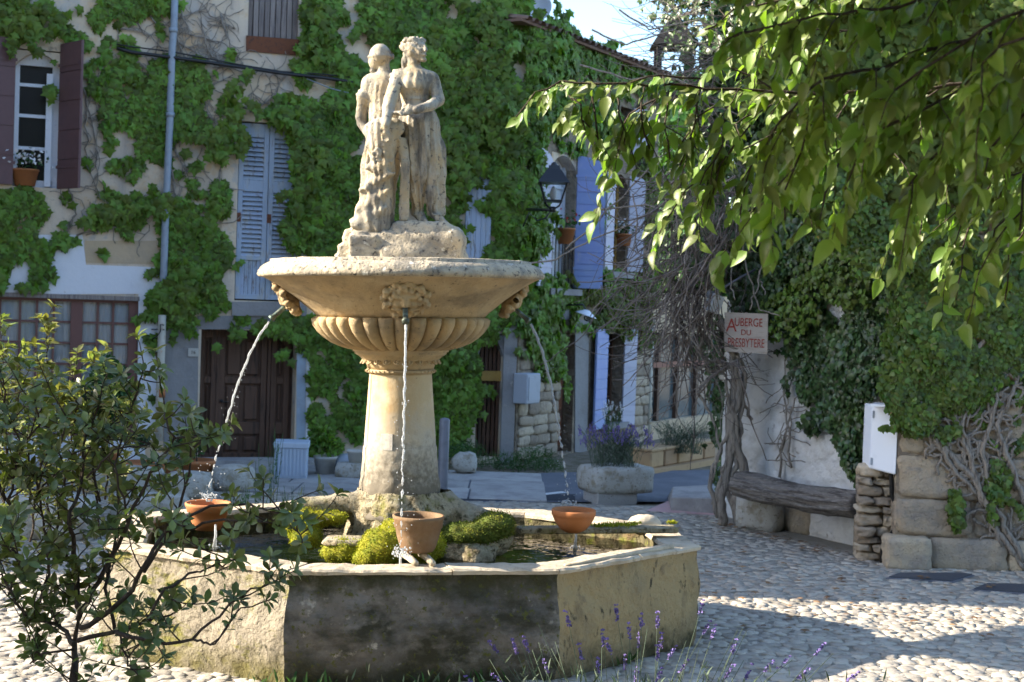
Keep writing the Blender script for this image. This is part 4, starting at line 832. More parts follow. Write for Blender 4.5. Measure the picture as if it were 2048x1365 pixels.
# plaster zones
FL.poly([FL.st(-160, 470), FL.st(165, 470), FL.st(172, 530), FL.st(320, 535), (aW, FL.st(320, 588)[1]), FL.st(-160, 590)], 0, .012, 'whitewash_band', 'white_plaster', h1)
FL.pxpoly([(277, 588), (321, 588), (316, 880), (274, 880)], 0, .0125, 'whitewash_pier', 'white_plaster', h1)
FL.pxpoly([(-160, 873), (290, 873), (290, 935), (-160, 935)], 0, .012, 'whitewash_plinth', 'white_plaster', h1)
FL.pxpoly([(170, 482), (314, 482), (318, 529), (171, 526)], 0, .006, 'tan_patch', 'tan_plaster', h1)
FL.pxpoly([(331, 655), (397, 655), (394, 940), (326, 940)], 0, .010, 'cement_render', 'grey_plaster', h2)
FL.pxpoly([(594, 665), (612, 665), (610, 935), (592, 935)], 0, .010, 'blue_door_jamb', 'blue_plaster', h2)
FL.pxpoly([(613, 700), (622, 700), (620, 900), (611, 900)], 0, .012, 'white_door_jamb', 'white_plaster', h2)
FL.pxpoly([(395, 632), (640, 632), (640, 659), (395, 659)], 0, .014, 'door_lintel', 'grey_plaster', h2)
FL.pxpoly([(445, 240), (472, 240), (468, 615), (440, 615)], 0, .012, 'pale_jamb', 'plaster', h2)
FL.pxpoly([(603, 260), (622, 262), (620, 600), (602, 600)], 0, .012, 'pale_jamb', 'white_plaster', h2)
FL.pxpoly([(463, 604), (612, 604), (612, 632), (463, 632)], 0, .06, 'window_ledge', 'grey_plaster', h2)
# shop window
wf = FL; a, b, z0, z1 = shop
win_ = MB(); xs_px = [75, 108, 142, 165, 194, 226, 260]
frame = MB()
zt = FL.st(140, 604)[1]; zb = z0 + .02
def post(mb, px0, px1, za, zb_, d0, d1): p = FL.st(px0, 700)[0]; q_ = FL.st(px1, 700)[0]; FL.box(mb, p, q_, za, zb_, d0, d1)
post(frame, 140, 164, zb, zt, -.14, -.05); post(frame, 256, 275, zb, z1, -.14, -.05); FL.box(frame, a, b, zt, z1, -.145, -.045); FL.box(frame, a, FL.st(256, 700)[0] + .002, z0, zb, -.145, -.045)
fo = frame.build('window', 'brown_paint', h1)
rows = [604, 645, 687, 729, 772, 815, 858, 872]; cols = [-38, -2, 38, 72, 106, 140]; cols2 = [164, 194, 225, 256]
for cc in (cols, cols2):
    for c_ in cc[1:-1]: mb = MB(); post(mb, c_ - 2.4, c_ + 2.4, zb, zt, -.125, -.075); mb.build('glazing_bar', 'brown_paint', fo)
    for r_ in rows[1:-1]: mb = MB(); z = FL.st(150, r_)[1]; FL.box(mb, FL.st(cc[0], 700)[0], FL.st(cc[-1], 700)[0], z - .014, z + .014, -.122, -.078); mb.build('glazing_bar', 'brown_paint', fo)
    for i in range(len(cc) - 1):
        for j in range(len(rows) - 1):
            aa, bb = FL.st(cc[i], 700)[0], FL.st(cc[i + 1], 700)[0]; za, zz = FL.st(150, rows[j + 1])[1], FL.st(150, rows[j])[1]
            mb = MB(); FL.box(mb, aa, bb, max(za, zb), zz, -.104, -.098); mb.build('pane', 'clear', fo)
mb = MB(); k = 60
for i in range(k): mb.add([FL.P(lerp(a, b, i / k), z0, -.135 + .012 * (i % 2)), FL.P(lerp(a, b, (i + 1) / k), z0, -.135 + .012 * ((i + 1) % 2)), FL.P(lerp(a, b, (i + 1) / k), z1, -.135 + .012 * ((i + 1) % 2)), FL.P(lerp(a, b, i / k), z1, -.135 + .012 * (i % 2))], [(0, 1, 2, 3)])
link('curtain', mb.mesh('curtain', fix=False), 'curtain', fo)
mb = MB(); FL.box(mb, a, b, z1 - .01, z1 + .05, -.05, .03); mb.build('lintel_board', 'grey_wood', h1)
# casement window upper left
a, b, z0, z1 = win; FL.arch(a, b, z1 - .22, .18, 'arch', 'plaster', h1, .3)
mb = MB(); fw = .06
FL.box(mb, a, a + fw, z0, z1 - .1, -.2, -.12); FL.box(mb, b - fw * 1.6, b, z0, z1 - .14, -.2, -.12); FL.box(mb, a + fw, b - fw, z0, z0 + .1, -.2, -.12); FL.box(mb, a, b, z1 - .2, z1, -.21, -.125)
wo = mb.build('window', 'white_paint', h1)
mb2 = MB(); FL.box(mb2, a + fw, b - fw * 1.6, z0 + .1, z1 - .1, -.175, -.17); mb2.build('pane', 'glass', wo)
for r_ in (169, 231, 296): mb = MB(); z = FL.st(70, r_)[1]; FL.box(mb, a + fw, b - fw * 1.6, z - .022, z + .022, -.195, -.125); mb.build('glazing_bar', 'white_paint', wo)
mb = MB(); FL.box(mb, b - .17, b - fw * 1.6 + .005, z0 + .02, z1 - .3, -.13, -.05); mb.build('open_casement', 'white_paint', wo)
def shutter_leaf(fac, hinge, px, y0, y1, wd, ang, name, m, parent, boards='h', n=10, arch=0, side=1):
    """a shutter hinged at facade abscissa `hinge`, swung by ang degrees from the wall; side +1 opens away to +u"""
    z0, z1 = fac.st(px, y1)[1], fac.st(px, y0)[1]; an = math.radians(ang); uu = fac.u * (side * math.cos(an)) + fac.n * math.sin(an); nn = fac.n * math.cos(an) - fac.u * (side * math.sin(an))
    base = fac.P(hinge, 0, .03); o = None
    def bx(mb, a0, a1, za, zb_, d0, d1):
        c = lambda a_, z_, d_: base + uu * a_ + nn * d_ + Vector((0, 0, z_)); mb.hexa([c(a0, za, d1), c(a1, za, d1), c(a1, za, d0), c(a0, za, d0), c(a0, zb_, d1), c(a1, zb_, d1), c(a1, zb_, d0), c(a0, zb_, d0)])
    H = z1 - z0; par = thing_leaf = None
    def top(a_): return z1 - (arch * (1 - math.sqrt(max(0, 1 - (a_ / wd) ** 2))) if arch > 0 else -arch * (1 - math.sqrt(max(0, 1 - (1 - a_ / wd) ** 2))) if arch < 0 else 0)
    mb = MB(); K = 8
    for i in range(K):  # the backing leaf, with an arched head
        a0, a1 = wd * i / K, wd * (i + 1) / K; c = lambda a_, z_, d_: base + uu * a_ + nn * d_ + Vector((0, 0, z_))
        mb.hexa([c(a0, z0, .022), c(a1, z0, .022), c(a1, z0, 0), c(a0, z0, 0), c(a0, top(a0), .022), c(a1, top(a1), .022), c(a1, top(a1), 0), c(a0, top(a0), 0)])
    leaf = mb.build(name, m, parent)
    for i in range(n):
        if boards == 'h':
            za, zb_ = z0 + H * i / n, z0 + H * (i + 1) / n
            if zb_ > z1 - abs(arch) * .95: continue
            mb = MB(); bx(mb, .004, wd - .004, za + .005, zb_ - .005, .0225, .034); mb.build('board', m, leaf)
        else:
            mb = MB(); a0, a1 = wd * i / n, wd * (i + 1) / n; bx(mb, a0 + .003, a1 - .003, z0, min(top(a0), top(a1)) - .003, .0225, .036); mb.build('board', m, leaf)
    for f in (.14, .84):
        if boards == 'h': mb = MB(); bx(mb, -.02, wd * .9, z0 + H * f, z0 + H * f + .04, .0345, .042); mb.build('strap_hinge', m, leaf)
    return leaf
shutter_leaf(FL, win[0], 15, 76, 370, .62, 12, 'shutter', 'mauve_paint', h1, 'h', 5, side=-1)
shutter_leaf(FL, win[1] + .02, 130, 90, 380, .56, 62, 'shutter', 'mauve_paint', h1, 'h', 5, side=1)
# louvred shutters
a, b, z0, z1 = lou; mid = FL.st(536, 420)[0]
for (p, q_) in ((a + .01, mid - .004), (mid + .004, b - .01)):
    mb = MB(); s_ = .07; zz = [z0 + .02, FL.st(535, 590)[1], FL.st(535, 515)[1], FL.st(535, 385)[1], FL.st(535, 362)[1], FL.st(535, 276)[1], z1 - .02]
    FL.box(mb, p, p + s_, zz[0], zz[6], -.09, -.04); FL.box(mb, q_ - s_, q_, zz[0], zz[6], -.09, -.04)
    for u_, v_ in ((0, 1), (3, 4), (5, 6)): FL.box(mb, p + s_, q_ - s_, zz[u_], zz[v_], -.088, -.042)
    FL.box(mb, p + s_, q_ - s_, zz[2] - .05, zz[2], -.088, -.042)
    lf = mb.build('louvred_shutter', 'blue_grey', h2, bevel=.004)
    for k_ in range(5): mb = MB(); w_ = (q_ - p - 2 * s_) / 5; FL.box(mb, p + s_ + w_ * k_ + .003, p + s_ + w_ * (k_ + 1) - .003, zz[1], zz[2] - .05, -.08, -.066); mb.build('board', 'blue_grey', lf)
    for za, zb_ in ((zz[2], zz[3]), (zz[4], zz[5])):
        n_ = int(round((zb_ - za) / .066)); st_ = (zb_ - za) / n_
        for k_ in range(n_):
            z = za + st_ * (k_ + .5); c = [FL.P(x_, z + dz_, d_) for (dz_, d_) in ((-.032, -.042), (-.024, -.042), (.030, -.085), (.022, -.085)) for x_ in (p + s_, q_ - s_)]
            MB().add(c, [(0, 1, 3, 2), (2, 3, 5, 4), (4, 5, 7, 6), (6, 7, 1, 0), (0, 2, 4, 6), (1, 7, 5, 3)]).build('slat', 'blue_grey', lf)
    mb = MB(); FL.box(mb, p - .01, p + .05, lerp(z0, z1, .44), lerp(z0, z1, .49), -.0405, -.03); mb.build('hinge', 'rust', lf)
mb = MB(); FL.box(mb, a - .03, b + .03, z0, z1, -.13, -.12); mb.build('gap_shade_sheet', 'dark', h2)  # black sheet stands in for the shade behind the slats
# upper plank shutters
a, b, z0, z1 = upw; n_ = 9
for i in range(n_):
    mb = MB(); p, q_ = lerp(a, b, i / n_), lerp(a, b, (i + 1) / n_); FL.box(mb, p + .006, q_ - .006, z0 + random.uniform(0, .03), z1, -.10 - .008 * (i % 2), -.07 - random.uniform(0, .012)); mb.build('shutter_plank', 'grey_wood', h2)
FL.pxpoly([(492, 72), (598, 80), (598, 112), (492, 103)], -.06, .025, 'rusty_plate', 'rust', h2)
# big door
a, b, z0, z1 = door; dl = [399, 437, 441, 538, 546, 584]; dd = thing_d = None
mb = MB(); FL.box(mb, a, b, -.1, z1, -.34, -.30); dob = mb.build('door', 'door_wood', h2)
for k_ in range(3):
    p, q_ = FL.st(dl[2 * k_], 790)[0], FL.st(dl[2 * k_ + 1], 790)[0]; mb = MB(); s_ = .085; zr = [0.0, FL.st(490, 868)[1], FL.st(490, 893 if 0 else 858)[1], FL.st(490, 772)[1], FL.st(490, 760)[1], z1 - .12, z1 - .02]
    zz = [0, .10, FL.st(490, 872)[1], FL.st(490, 848)[1], FL.st(490, 770)[1], FL.st(490, 757)[1], z1 - .13, z1]
    FL.box(mb, p, p + s_, 0, z1, -.30, -.25); FL.box(mb, q_ - s_, q_, 0, z1, -.30, -.25)
    for u_ in (0, 2, 4, 6): FL.box(mb, p + s_, q_ - s_, zz[u_], zz[u_ + 1], -.30, -.252)
    mb.build('door_leaf', 'door_wood', dob, bevel=.006)
    ncol = 2 if k_ == 1 else 1
    for u_ in (1, 3, 5):
        for c_ in range(ncol):
            x0, x1 = lerp(p + s_, q_ - s_, c_ / ncol), lerp(p + s_, q_ - s_, (c_ + 1) / ncol); mb = MB(); FL.box(mb, x0 + .03, x1 - .03, zz[u_] + .03, zz[u_ + 1] - .03, -.30, -.268); mb.build('door_panel', 'door_wood', dob, bevel=.018)
for px in (439, 542): mb = MB(); p = FL.st(px, 790)[0]; FL.box(mb, p - .02, p + .02, 0, z1, -.30, -.235); mb.build('cover_strip', 'door_wood', dob)
mb = MB(); mb.sphere(FL.P(FL.st(447, 805)[0], FL.st(447, 805)[1], -.22), .025, 8, 6); FL.box(mb, FL.st(446, 805)[0], FL.st(462, 805)[0], FL.st(447, 808)[1], FL.st(447, 806)[1], -.25, -.22); mb.build('handle', 'iron', dob)
mb = MB(); FL.box(mb, a - .2, b + .4, -.1, .07, 0, .45); mb.build('door_step', 'slab', h2)
# small barred window, gate
a, b, z0, z1 = smw; mb = MB(); FL.box(mb, a, b, z0, z1, -.12, -.10); so_ = mb.build('window', 'glass', h2); mb = MB()
for i in range(4): FL.box(mb, lerp(a, b, (i + .4) / 4), lerp(a, b, (i + .4) / 4) + .02, z0, z1, -.05, -.03)
mb.build('bar', 'iron', so_)
a, b, z0, z1 = gate; FL.arch(a, b, z1 - .34, .30, 'gate_arch', 'grey_plaster', h2, .3)
gt = thing('slatted_gate', 'dark slatted wooden gate in arched opening with ochre board nailed on', 'gate', FL.P(a, 0, -.15))
for i in range(6): mb = MB(); p = lerp(a, b, i / 6); FL.box(mb, p + .012, p + .058, 0, z1 - .05 - .20 * abs(i - 2.5) / 2.5, -.14, -.11); mb.build('slat', 'door_wood', gt)
mb = MB(); FL.box(mb, a - .03, b + .0, FL.st(985, 763)[1], FL.st(985, 743)[1], -.11, -.08); mb.build('nameboard', 'rail_wood', gt)
mb = MB(); FL.box(mb, a, b, .3, .38, -.16, -.14); FL.box(mb, a, b, 1.1, 1.18, -.16, -.14); mb.build('rail', 'door_wood', gt)
mb = MB(); FL.box(mb, FL.st(1006, 700)[0], aL1, -.2, FL.st(1015, 640)[1], 0, .05); mb.build('gate_pier', 'grey_plaster', h2)
# blue-grey plank shutter half hidden by creeper, left of the lantern
a, b, z0, z1 = FL.rect(930, 310, 980, 528); shutter_leaf(FL, a, 955, 308, 528, b - a, 2, 'plank_shutter', 'blue_grey', h2, 'v', 5, arch=.35, side=1)
# drainpipes and cable
dp = thing('drainpipe', 'pale blue zinc drainpipe between the two creeper-covered houses', 'drainpipe', FL.P(FL.st(330, 600)[0], 0, .1))
pts = [FL.P(*FL.st(x, y), .12) for x, y in ((350, -60), (346, 60), (342, 112), (338, 250), (330, 420), (326, 540), (322, 610))]
MB().tube(pts, .050, 12).build('pipe', 'zinc', dp, True)
for px, py in ((345, 64), (339, 232), (329, 430)): c = FL.P(*FL.st(px, py), .12); MB().lathe(c, [(.052, -.03), (.061, -.03), (.061, .03), (.052, .03)], 12).build('collar', 'zinc', dp, True)
dq = thing('drainpipe', 'cream lower drainpipe with orange rusty band beside whitewashed wall', 'drainpipe', FL.P(FL.st(320, 800)[0], 0, .1))
MB().tube([FL.P(*FL.st(x, y), .13) for x, y in ((323, 630), (321, 700), (318, 790), (316, 880))], .055, 12).build('pipe', 'cream_pipe', dq, True)
c = FL.P(*FL.st(320, 785), .13); MB().lathe(c, [(.056, -.06), (.062, -.06), (.062, .06), (.056, .06)], 12).build('band', 'terracotta', dq, True)
cb = thing('cable', 'thick dark bundled cable slung across the beige facade', 'cable', FL.P(FL.st(500, 140)[0], 5, .1))
pp = [(232, 100), (262, 108), (340, 118), (400, 126), (480, 138), (560, 150), (640, 158), (720, 170), (800, 180)]
MB().tube([FL.P(*FL.st(x, y), .14) for x, y in pp], .026, 8).build('sheath', 'iron', cb, True)
MB().tube([FL.P(*FL.st(x, y - 8 - 4 * math.sin(i)), .12) for i, (x, y) in enumerate(pp)], .010, 6).build('wire', 'iron', cb, True)
MB().tube([FL.P(*FL.st(x, y), .12) for x, y in ((610, 160), (660, 180), (740, 200))], .008, 6).build('wire', 'zinc', cb, True)
t = thing('wall_hook', 'black iron hook on the pier beside the whitewashed shop window', 'hook', FL.P(*FL.st(316, 655), .02))
MB().tube([FL.P(*FL.st(x, y), d_) for x, y, d_ in ((325, 650, .2), (318, 648, .22), (318, 662, .22), (312, 672, .2), (303, 678, .16))], .010, 6).build('hook', 'iron', t, True)
MB().tube([FL.P(*FL.st(303, 659), .02), FL.P(*FL.st(326, 659), .2)], .008, 6).build('arm', 'iron', t, True)
t = thing('wall_bell', 'tiny black bell hanging on the white wall by the window', 'bell', FL.P(*FL.st(289, 630), .03))
MB().lathe(FL.P(*FL.st(289, 634), .06), [(.001, .09), (.02, .08), (.025, .03), (.045, -.02), (.05, -.04), (.001, -.03)], 12).build('bell', 'iron', t, True)
t = thing('house_number_plate', 'small cream plate numbered 16 beside the brown door', 'sign', FL.P(*FL.st(386, 705), .02))
mb = MB(); r_ = FL.rect(376, 697, 397, 713); FL.box(mb, *r_, .012, .03); mb.build('plate', 'white_pot', t)
def text(body, size, c, fac, m, parent, name='lettering', d=.034, shear=0, sx=1.0, ext=.002):
    cu = bpy.data.curves.new(name, 'FONT'); cu.body = body; cu.size = size; cu.extrude = ext; cu.align_x = 'CENTER'; cu.align_y = 'CENTER'; cu.shear = shear
    tmp = bpy.data.objects.new('t', cu); C.objects.link(tmp); dg = bpy.context.evaluated_depsgraph_get(); me = bpy.data.meshes.new_from_object(tmp.evaluated_get(dg)); bpy.data.objects.remove(tmp)
    R = Matrix((fac.u if fac.u.x > 0 else -fac.u, (0, 0, 1), fac.n)).transposed().to_4x4()
    me.transform(Matrix.Translation(fac.P(c[0], c[1], d)) @ R @ Matrix.Diagonal((sx, 1, 1, 1))); me.materials.clear(); return link(name, me, m, parent)
text('16', .07, FL.st(386, 705), FL, 'iron', t, 'number')
# lantern on bracket
t = thing('wall_lantern', 'black four-sided street lantern on an iron bracket before blue shutters', 'lantern', FL.P(*FL.st(1060, 420), .02))
c0 = A(1104, 410, 20.6); k_ = 20.6 / F
def Lp(px, py, dx=0, dy=0): p = A(px, py, 20.6); return p
def frus(mb, c, w0, z0, w1, z1): mb.hexa([c + Vector((sx_ * w0, sy_ * w0, z0)) for sx_, sy_ in ((-1, -1), (1, -1), (1, 1), (-1, 1))] + [c + Vector((sx_ * w1, sy_ * w1, z1)) for sx_, sy_ in ((-1, -1), (1, -1), (1, 1), (-1, 1))])
c = A(1106, 402, 20.6); c.z = A(1106, 402, 20.6).z; zt = A(1107, 363, 20.6).z - c.z; zr = A(1108, 340, 20.6).z - c.z; ztt = A(1109, 327, 20.6).z - c.z; zbb = A(1105, 418, 20.6).z - c.z
mb = MB(); frus(mb, c, .21, zt, .10, zr); frus(mb, c, .225, zt - .03, .215, zt + .001); frus(mb, c, .09, zr, .075, zr + .06); mb.sphere(c + Vector((0, 0, ztt - .03)), .05, 10, 6); frus(mb, c, .03, zr + .05, .03, ztt - .02); mb.build('roof', 'iron', t)
mb = MB()
for sx_, sy_ in ((-1, -1), (1, -1), (1, 1), (-1, 1)): mb.tube([c + Vector((sx_ * .12, sy_ * .12, 0)), c + Vector((sx_ * .195, sy_ * .195, zt - .02))], .013, 6)
frus(mb, c, .13, -.02, .13, .01)
for sx_, sy_ in ((-1, -1), (1, -1), (1, 1), (-1, 1)): mb.tube([c + Vector((sx_ * .12, sy_ * .12, -.01)), c + Vector((sx_ * .09, sy_ * .09, zbb * .6)), c + Vector((sx_ * .03, sy_ * .03, zbb))], .011, 6)
mb.build('frame', 'iron', t)
V = [c + Vector((sx_ * .12, sy_ * .12, .012)) for sx_, sy_ in ((-1, -1), (1, -1), (1, 1), (-1, 1))] + [c + Vector((sx_ * .19, sy_ * .19, zt - .03)) for sx_, sy_ in ((-1, -1), (1, -1), (1, 1), (-1, 1))]
MB().add(V, [(0, 1, 5, 4), (1, 2, 6, 5), (2, 3, 7, 6), (3, 0, 4, 7)]).build('pane', 'clear', t)
MB().lathe(c, [(.02, 0), (.05, .05), (.055, .12), (.02, .2), (.001, .21)], 12).build('bulb', 'white_paint', t, True)
wl = FL.P(*FL.st(1045, 419), .0); e_ = c + Vector((0, 0, zbb - .02))
mb = MB().tube([wl, e_], .022, 8).tube([e_ + Vector((-.02, 0, 0)), e_ + Vector((-.1, 0, -.12)), e_ + Vector((-.22, 0, -.16)), e_ + Vector((-.34, 0, -.05)), e_ + Vector((-.42, .02, -.25))], .012, 6).tube([e_ + Vector((0, 0, -.03)), e_ + Vector((0, 0, .05))], .045, 8)
mb.build('bracket', 'iron', t, True)

# --- right house with blue shutters
h3 = thing('blue_shuttered_house', 'creeper-clad stone house with lavender blue shutters receding to the right', 'house', FR.P(0, 0))
aR1 = FR.st(1305, 600)[0]; aR2 = FR.st(1470, 760)[0]
w1 = FR.rect(1099, 308, 1148, 578); w2 = FR.rect(1222, 346, 1253, 545); d1 = FR.rect(1118, 666, 1147, 905); gw = FR.rect(1208, 668, 1242, 845); w3 = FR.rect(1240, 215, 1262, 312)
zE = 6.55; pat = FR.rect(1102, 574, 1128, 580)
FR.wall(0, aR1, -.3, zE, [w1, w2, d1, gw, w3], 'wall', 'stone_r', h3)
FR.arch(*w1[:2], w1[3] - .22, .2, 'arch', 'plaster', h3, .3); FR.arch(*w2[:2], w2[3] - .2, .18, 'arch', 'stone_r', h3, .3)
# stones of the ground floor
rs = random.Random(5)
def stones(fac, rect, ch, cw, name, m, parent, seed, d=.0, th=.10, holes=(), rough=.16, lim=300):
    a0, a1, z0, z1 = rect; z = z0; i = 0; out = []
    ms = []
    for k_ in range(6):
        me = rock(name, (1, 1, 1), seed + k_, rough * 1.5, 2, 8, 2.6); me.materials.append(M[m]); ms.append(me)
    while z < z1 - ch * .3 and i < lim:
        h_ = min(ch * rs.uniform(.75, 1.25), z1 - z + .02); a_ = a0
        while a_ < a1 - cw * .15 and i < lim:
            w_ = min(cw * rs.uniform(.6, 1.5), a1 - a_); m_a, m_z = a_ + w_ / 2, z + h_ / 2
            if not any(h[0] - .02 < m_a < h[1] + .02 and h[2] - .02 < m_z < h[3] + .02 for h in holes):
                B = Matrix((fac.u, fac.n, (0, 0, 1))).transposed().to_4x4()
                inst(name, ms[i % 6], parent, Matrix.Translation(fac.P(m_a, m_z, d + rs.uniform(-.012, .012) - .01)) @ B @ Matrix.Rotation(rs.uniform(-.06, .06), 4, 'Y') @ Matrix.Diagonal((w_ * .95, th, h_ * .93, 1))); i += 1
            a_ += w_
        z += h_
    return i
stones(FR, FR.rect(1036, 700, 1116, 915), .19, .34, 'stone', 'rubble', h3, 20)
stones(FR, FR.rect(1263, 650, 1303, 890), .17, .42, 'stone', 'rubble', h3, 30)
FR.pxpoly([(1149, 640), (1176, 640), (1172, 905), (1148, 905)], 0, .02, 'pale_pier', 'grey_plaster', h3)
FR.pxpoly([(1100, 578), (1060, 578), (1060, 680), (1118, 680), (1118, 640), (1150, 640), (1150, 590)], 0, .012, 'render_patch', 'grey_plaster', h3)
# door and window fills
a, b, z0, z1 = d1; mb = MB(); FR.box(mb, a, b, 0, z1, -.22, -.18); do2 = mb.build('door', 'door_wood', h3)
for i in range(3): mb = MB(); FR.box(mb, a + .08, b - .08, .1 + i * (z1 - .2) / 3, (i + 1) * (z1 - .2) / 3, -.18, -.16); mb.build('door_panel', 'rust', do2, bevel=.01)
for (a, b, z0, z1), cur in ((w1, 1), (w2, 0), (gw, 0), (w3, 0)):
    mb = MB(); FR.box(mb, a, b, z0, z1, -.24, -.22); wd_ = mb.build('window', 'curtain' if cur else 'glass', h3)
    mb = MB(); m_ = (a + b) / 2; FR.box(mb, m_ - .035, m_ + .035, z0, z1, -.22, -.18)
    for f in (.28, .52, .76): FR.box(mb, a, b, lerp(z0, z1, f) - .015, lerp(z0, z1, f) + .015, -.22, -.185)
    FR.box(mb, a, a + .06, z0, z1, -.22, -.17); FR.box(mb, b - .06, b, z0, z1, -.22, -.17); mb.build('window_frame', 'white_paint' if cur else 'rail_wood' if (a, b) == w2[:2] else 'door_wood', wd_)
for (a, b, z0, z1) in (w1, w2, gw): mb = MB(); FR.box(mb, a - .12, b + .12, z0 - .1, z0, 0, .14); mb.build('sill', 'grey_plaster', h3)
# iron railing in the tall window
a, b, z0, z1 = w1; mb = MB()
for i in range(7): x_ = lerp(a, b, (i + .5) / 7); mb.tube([FR.P(x_, z0 + .02, .03), FR.P(x_, FR.st(1120, 470)[1], .03)], .012, 5)
mb.tube([FR.P(a, FR.st(1120, 470)[1], .03), FR.P(b, FR.st(1120, 470)[1], .03)], .014, 5); mb.tube([FR.P(a, z0 + .04, .03), FR.P(b, z0 + .04, .03)], .014, 5); mb.build('window_railing', 'iron', h3)
def fwid(px0, px1, py): return abs(FR.st(px1, py)[0] - FR.st(px0, py)[0])
shutter_leaf(FR, w1[0], 1085, 300, 573, .52, 6, 'shutter', 'pale_blue', h3, 'h', 11, arch=-.25, side=-1)
shutter_leaf(FR, w1[1], 1170, 317, 578, .47, 54, 'shutter', 'blue_paint', h3, 'h', 11, arch=.2, side=1)
shutter_leaf(FR, w2[0], 1208, 342, 540, .44, 8, 'shutter', 'pale_blue', h3, 'h', 9, arch=-.15, side=-1)
shutter_leaf(FR, w2[1], 1267, 355, 545, .30, 40, 'shutter', 'pale_blue', h3, 'h', 9, arch=.1, side=1)
shutter_leaf(FR, gw[0], 1190, 658, 858, .56, 6, 'shutter', 'blue_paint', h3, 'h', 10, side=-1)
shutter_leaf(FR, gw[1], 1252, 658, 848, .30, 22, 'shutter', 'pale_blue', h3, 'h', 10, side=1)
shutter_leaf(FR, w3[1], 1278, 222, 315, .36, 25, 'shutter', 'pale_blue', h3, 'h', 5, side=1)
# roof edge with canal tiles
mb = MB(); FR.box(mb, -.5, aR1 + .3, zE - .01, zE + .03, -5, .14); rf = mb.build('roof', 'roof_tile', h3)
tm = MB()
for j in range(9): an = PI * j / 8; tm.v += [(-.09 * math.cos(an), -.25, .07 * math.sin(an)), (-.075 * math.cos(an), .25, .06 * math.sin(an))]
tm.f = [(2 * j, 2 * j + 2, 2 * j + 3, 2 * j + 1) for j in range(8)]; tme = tm.mesh('tile', True); tme.materials.append(M['roof_tile'])
na = int((aR1 + .6) / .21)
for i in range(na):
    for r_ in range(2): inst('tile', tme, rf, Matrix.Translation(FR.P(-.4 + i * .21, zE + .05 + r_ * .07, -.02 - r_ * .42)) @ Matrix((FR.u, FR.n, (0, 0, 1))).transposed().to_4x4() @ Matrix.Rotation(-.14, 4, 'X'))
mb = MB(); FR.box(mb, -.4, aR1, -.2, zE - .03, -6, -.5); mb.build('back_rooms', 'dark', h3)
mb = MB(); pp = [FR.P(-.4, zE + .05, -.6), FR.P(aR1 + .2, zE + .05, -.6), FR.P(aR1 + .2, zE + .9, -3), FR.P(-.4, zE + .9, -3)]; mb.add(pp, [(0, 1, 2, 3)]); link('roof_slope', mb.mesh('roof_slope', fix=False), 'roof_tile', h3)
# glazed veranda
vr = thing('glazed_veranda', 'glazed shopfront with red-brown transom at the far end of the street', 'shopfront', FR.P(aR1, 0))
zt, zbar = FR.st(1350, 668)[1], FR.st(1350, 729)[1]; zb = FR.st(1350, 895)[1]
mb = MB(); FR.box(mb, aR1, aR2, zt, zt + .75, -.3, .0); FR.box(mb, aR1, aR2, -.3, .3, -.3, 0); mb.build('wall', 'tan_plaster', vr)
mb = MB(); FR.box(mb, aR1, aR2, .3, zt, -.14, -.12); gl = mb.build('glazing', 'teal_glass', vr)
mb = MB(); FR.box(mb, aR1, aR2, zbar - .05, zbar + .05, -.12, -.03); mb.build('transom', 'veranda_red', gl)
for px in (1305, 1322, 1360, 1398, 1440): mb = MB(); x_ = FR.st(px, 780)[0]; FR.box(mb, x_ - .05, x_ + .05, .3, zt, -.12, -.05); mb.build('mullion', 'door_wood', gl)
MB().tube([FR.P(aR1 - .05, -.1, .03), FR.P(aR1 - .05, zt + .3, .03)], .05, 8).build('downpipe', 'cream_pipe', vr, True)
# lamp with white enamel shade under the first floor
c = A(1172, 630, 22.6); t = thing('wall_lamp', 'white enamel lampshade with glass bulb cover above the doorway', 'wall lamp', c)
MB().lathe(c, [(.02, .08), (.05, .07), (.17, .0), (.18, -.012), (.16, -.005), (.04, .05), (.001, .055)], 20, Matrix.Rotation(.3, 3, 'Y')).build('shade', 'plastic_white', t, True)
MB().sphere(c + Vector((.02, 0, -.05)), .055, 10, 8).build('bulb_cover', 'clear', t, True)
MB().tube([c + Vector((0, 0, .07)), c + Vector((-.05, .05, .16)), c + Vector((-.35, .1, .14))], .015, 6).build('arm', 'iron', t, True)
t = thing('meter_box', 'grey metal meter box on the rubble wall near the gate', 'meter box', FR.P(*FR.st(1040, 775), 0)); r_ = FR.rect(1026, 746, 1053, 806)
mb = MB(); FR.box(mb, *r_, .0, .24); mb.build('case', 'meter', t, bevel=.015); mb = MB(); FR.box(mb, r_[0] + .05, r_[0] + (r_[1] - r_[0]) * .95, r_[2] + .05, r_[3] - .05, .24, .25); mb.build('door', 'meter', t)
# bollard
bo = A(884, 1004, 17.0); bo.z = 0; t = thing('bollard', 'slim round grey metal bollard beside the fountain column', 'bollard', bo); zt = A(887, 838, 17.0).z
MB().lathe(bo, [(.062, -.02), (.062, zt - .02), (.055, zt), (.02, zt + .012), (.001, zt + .014)], 20).build('post', 'galva', t, True)

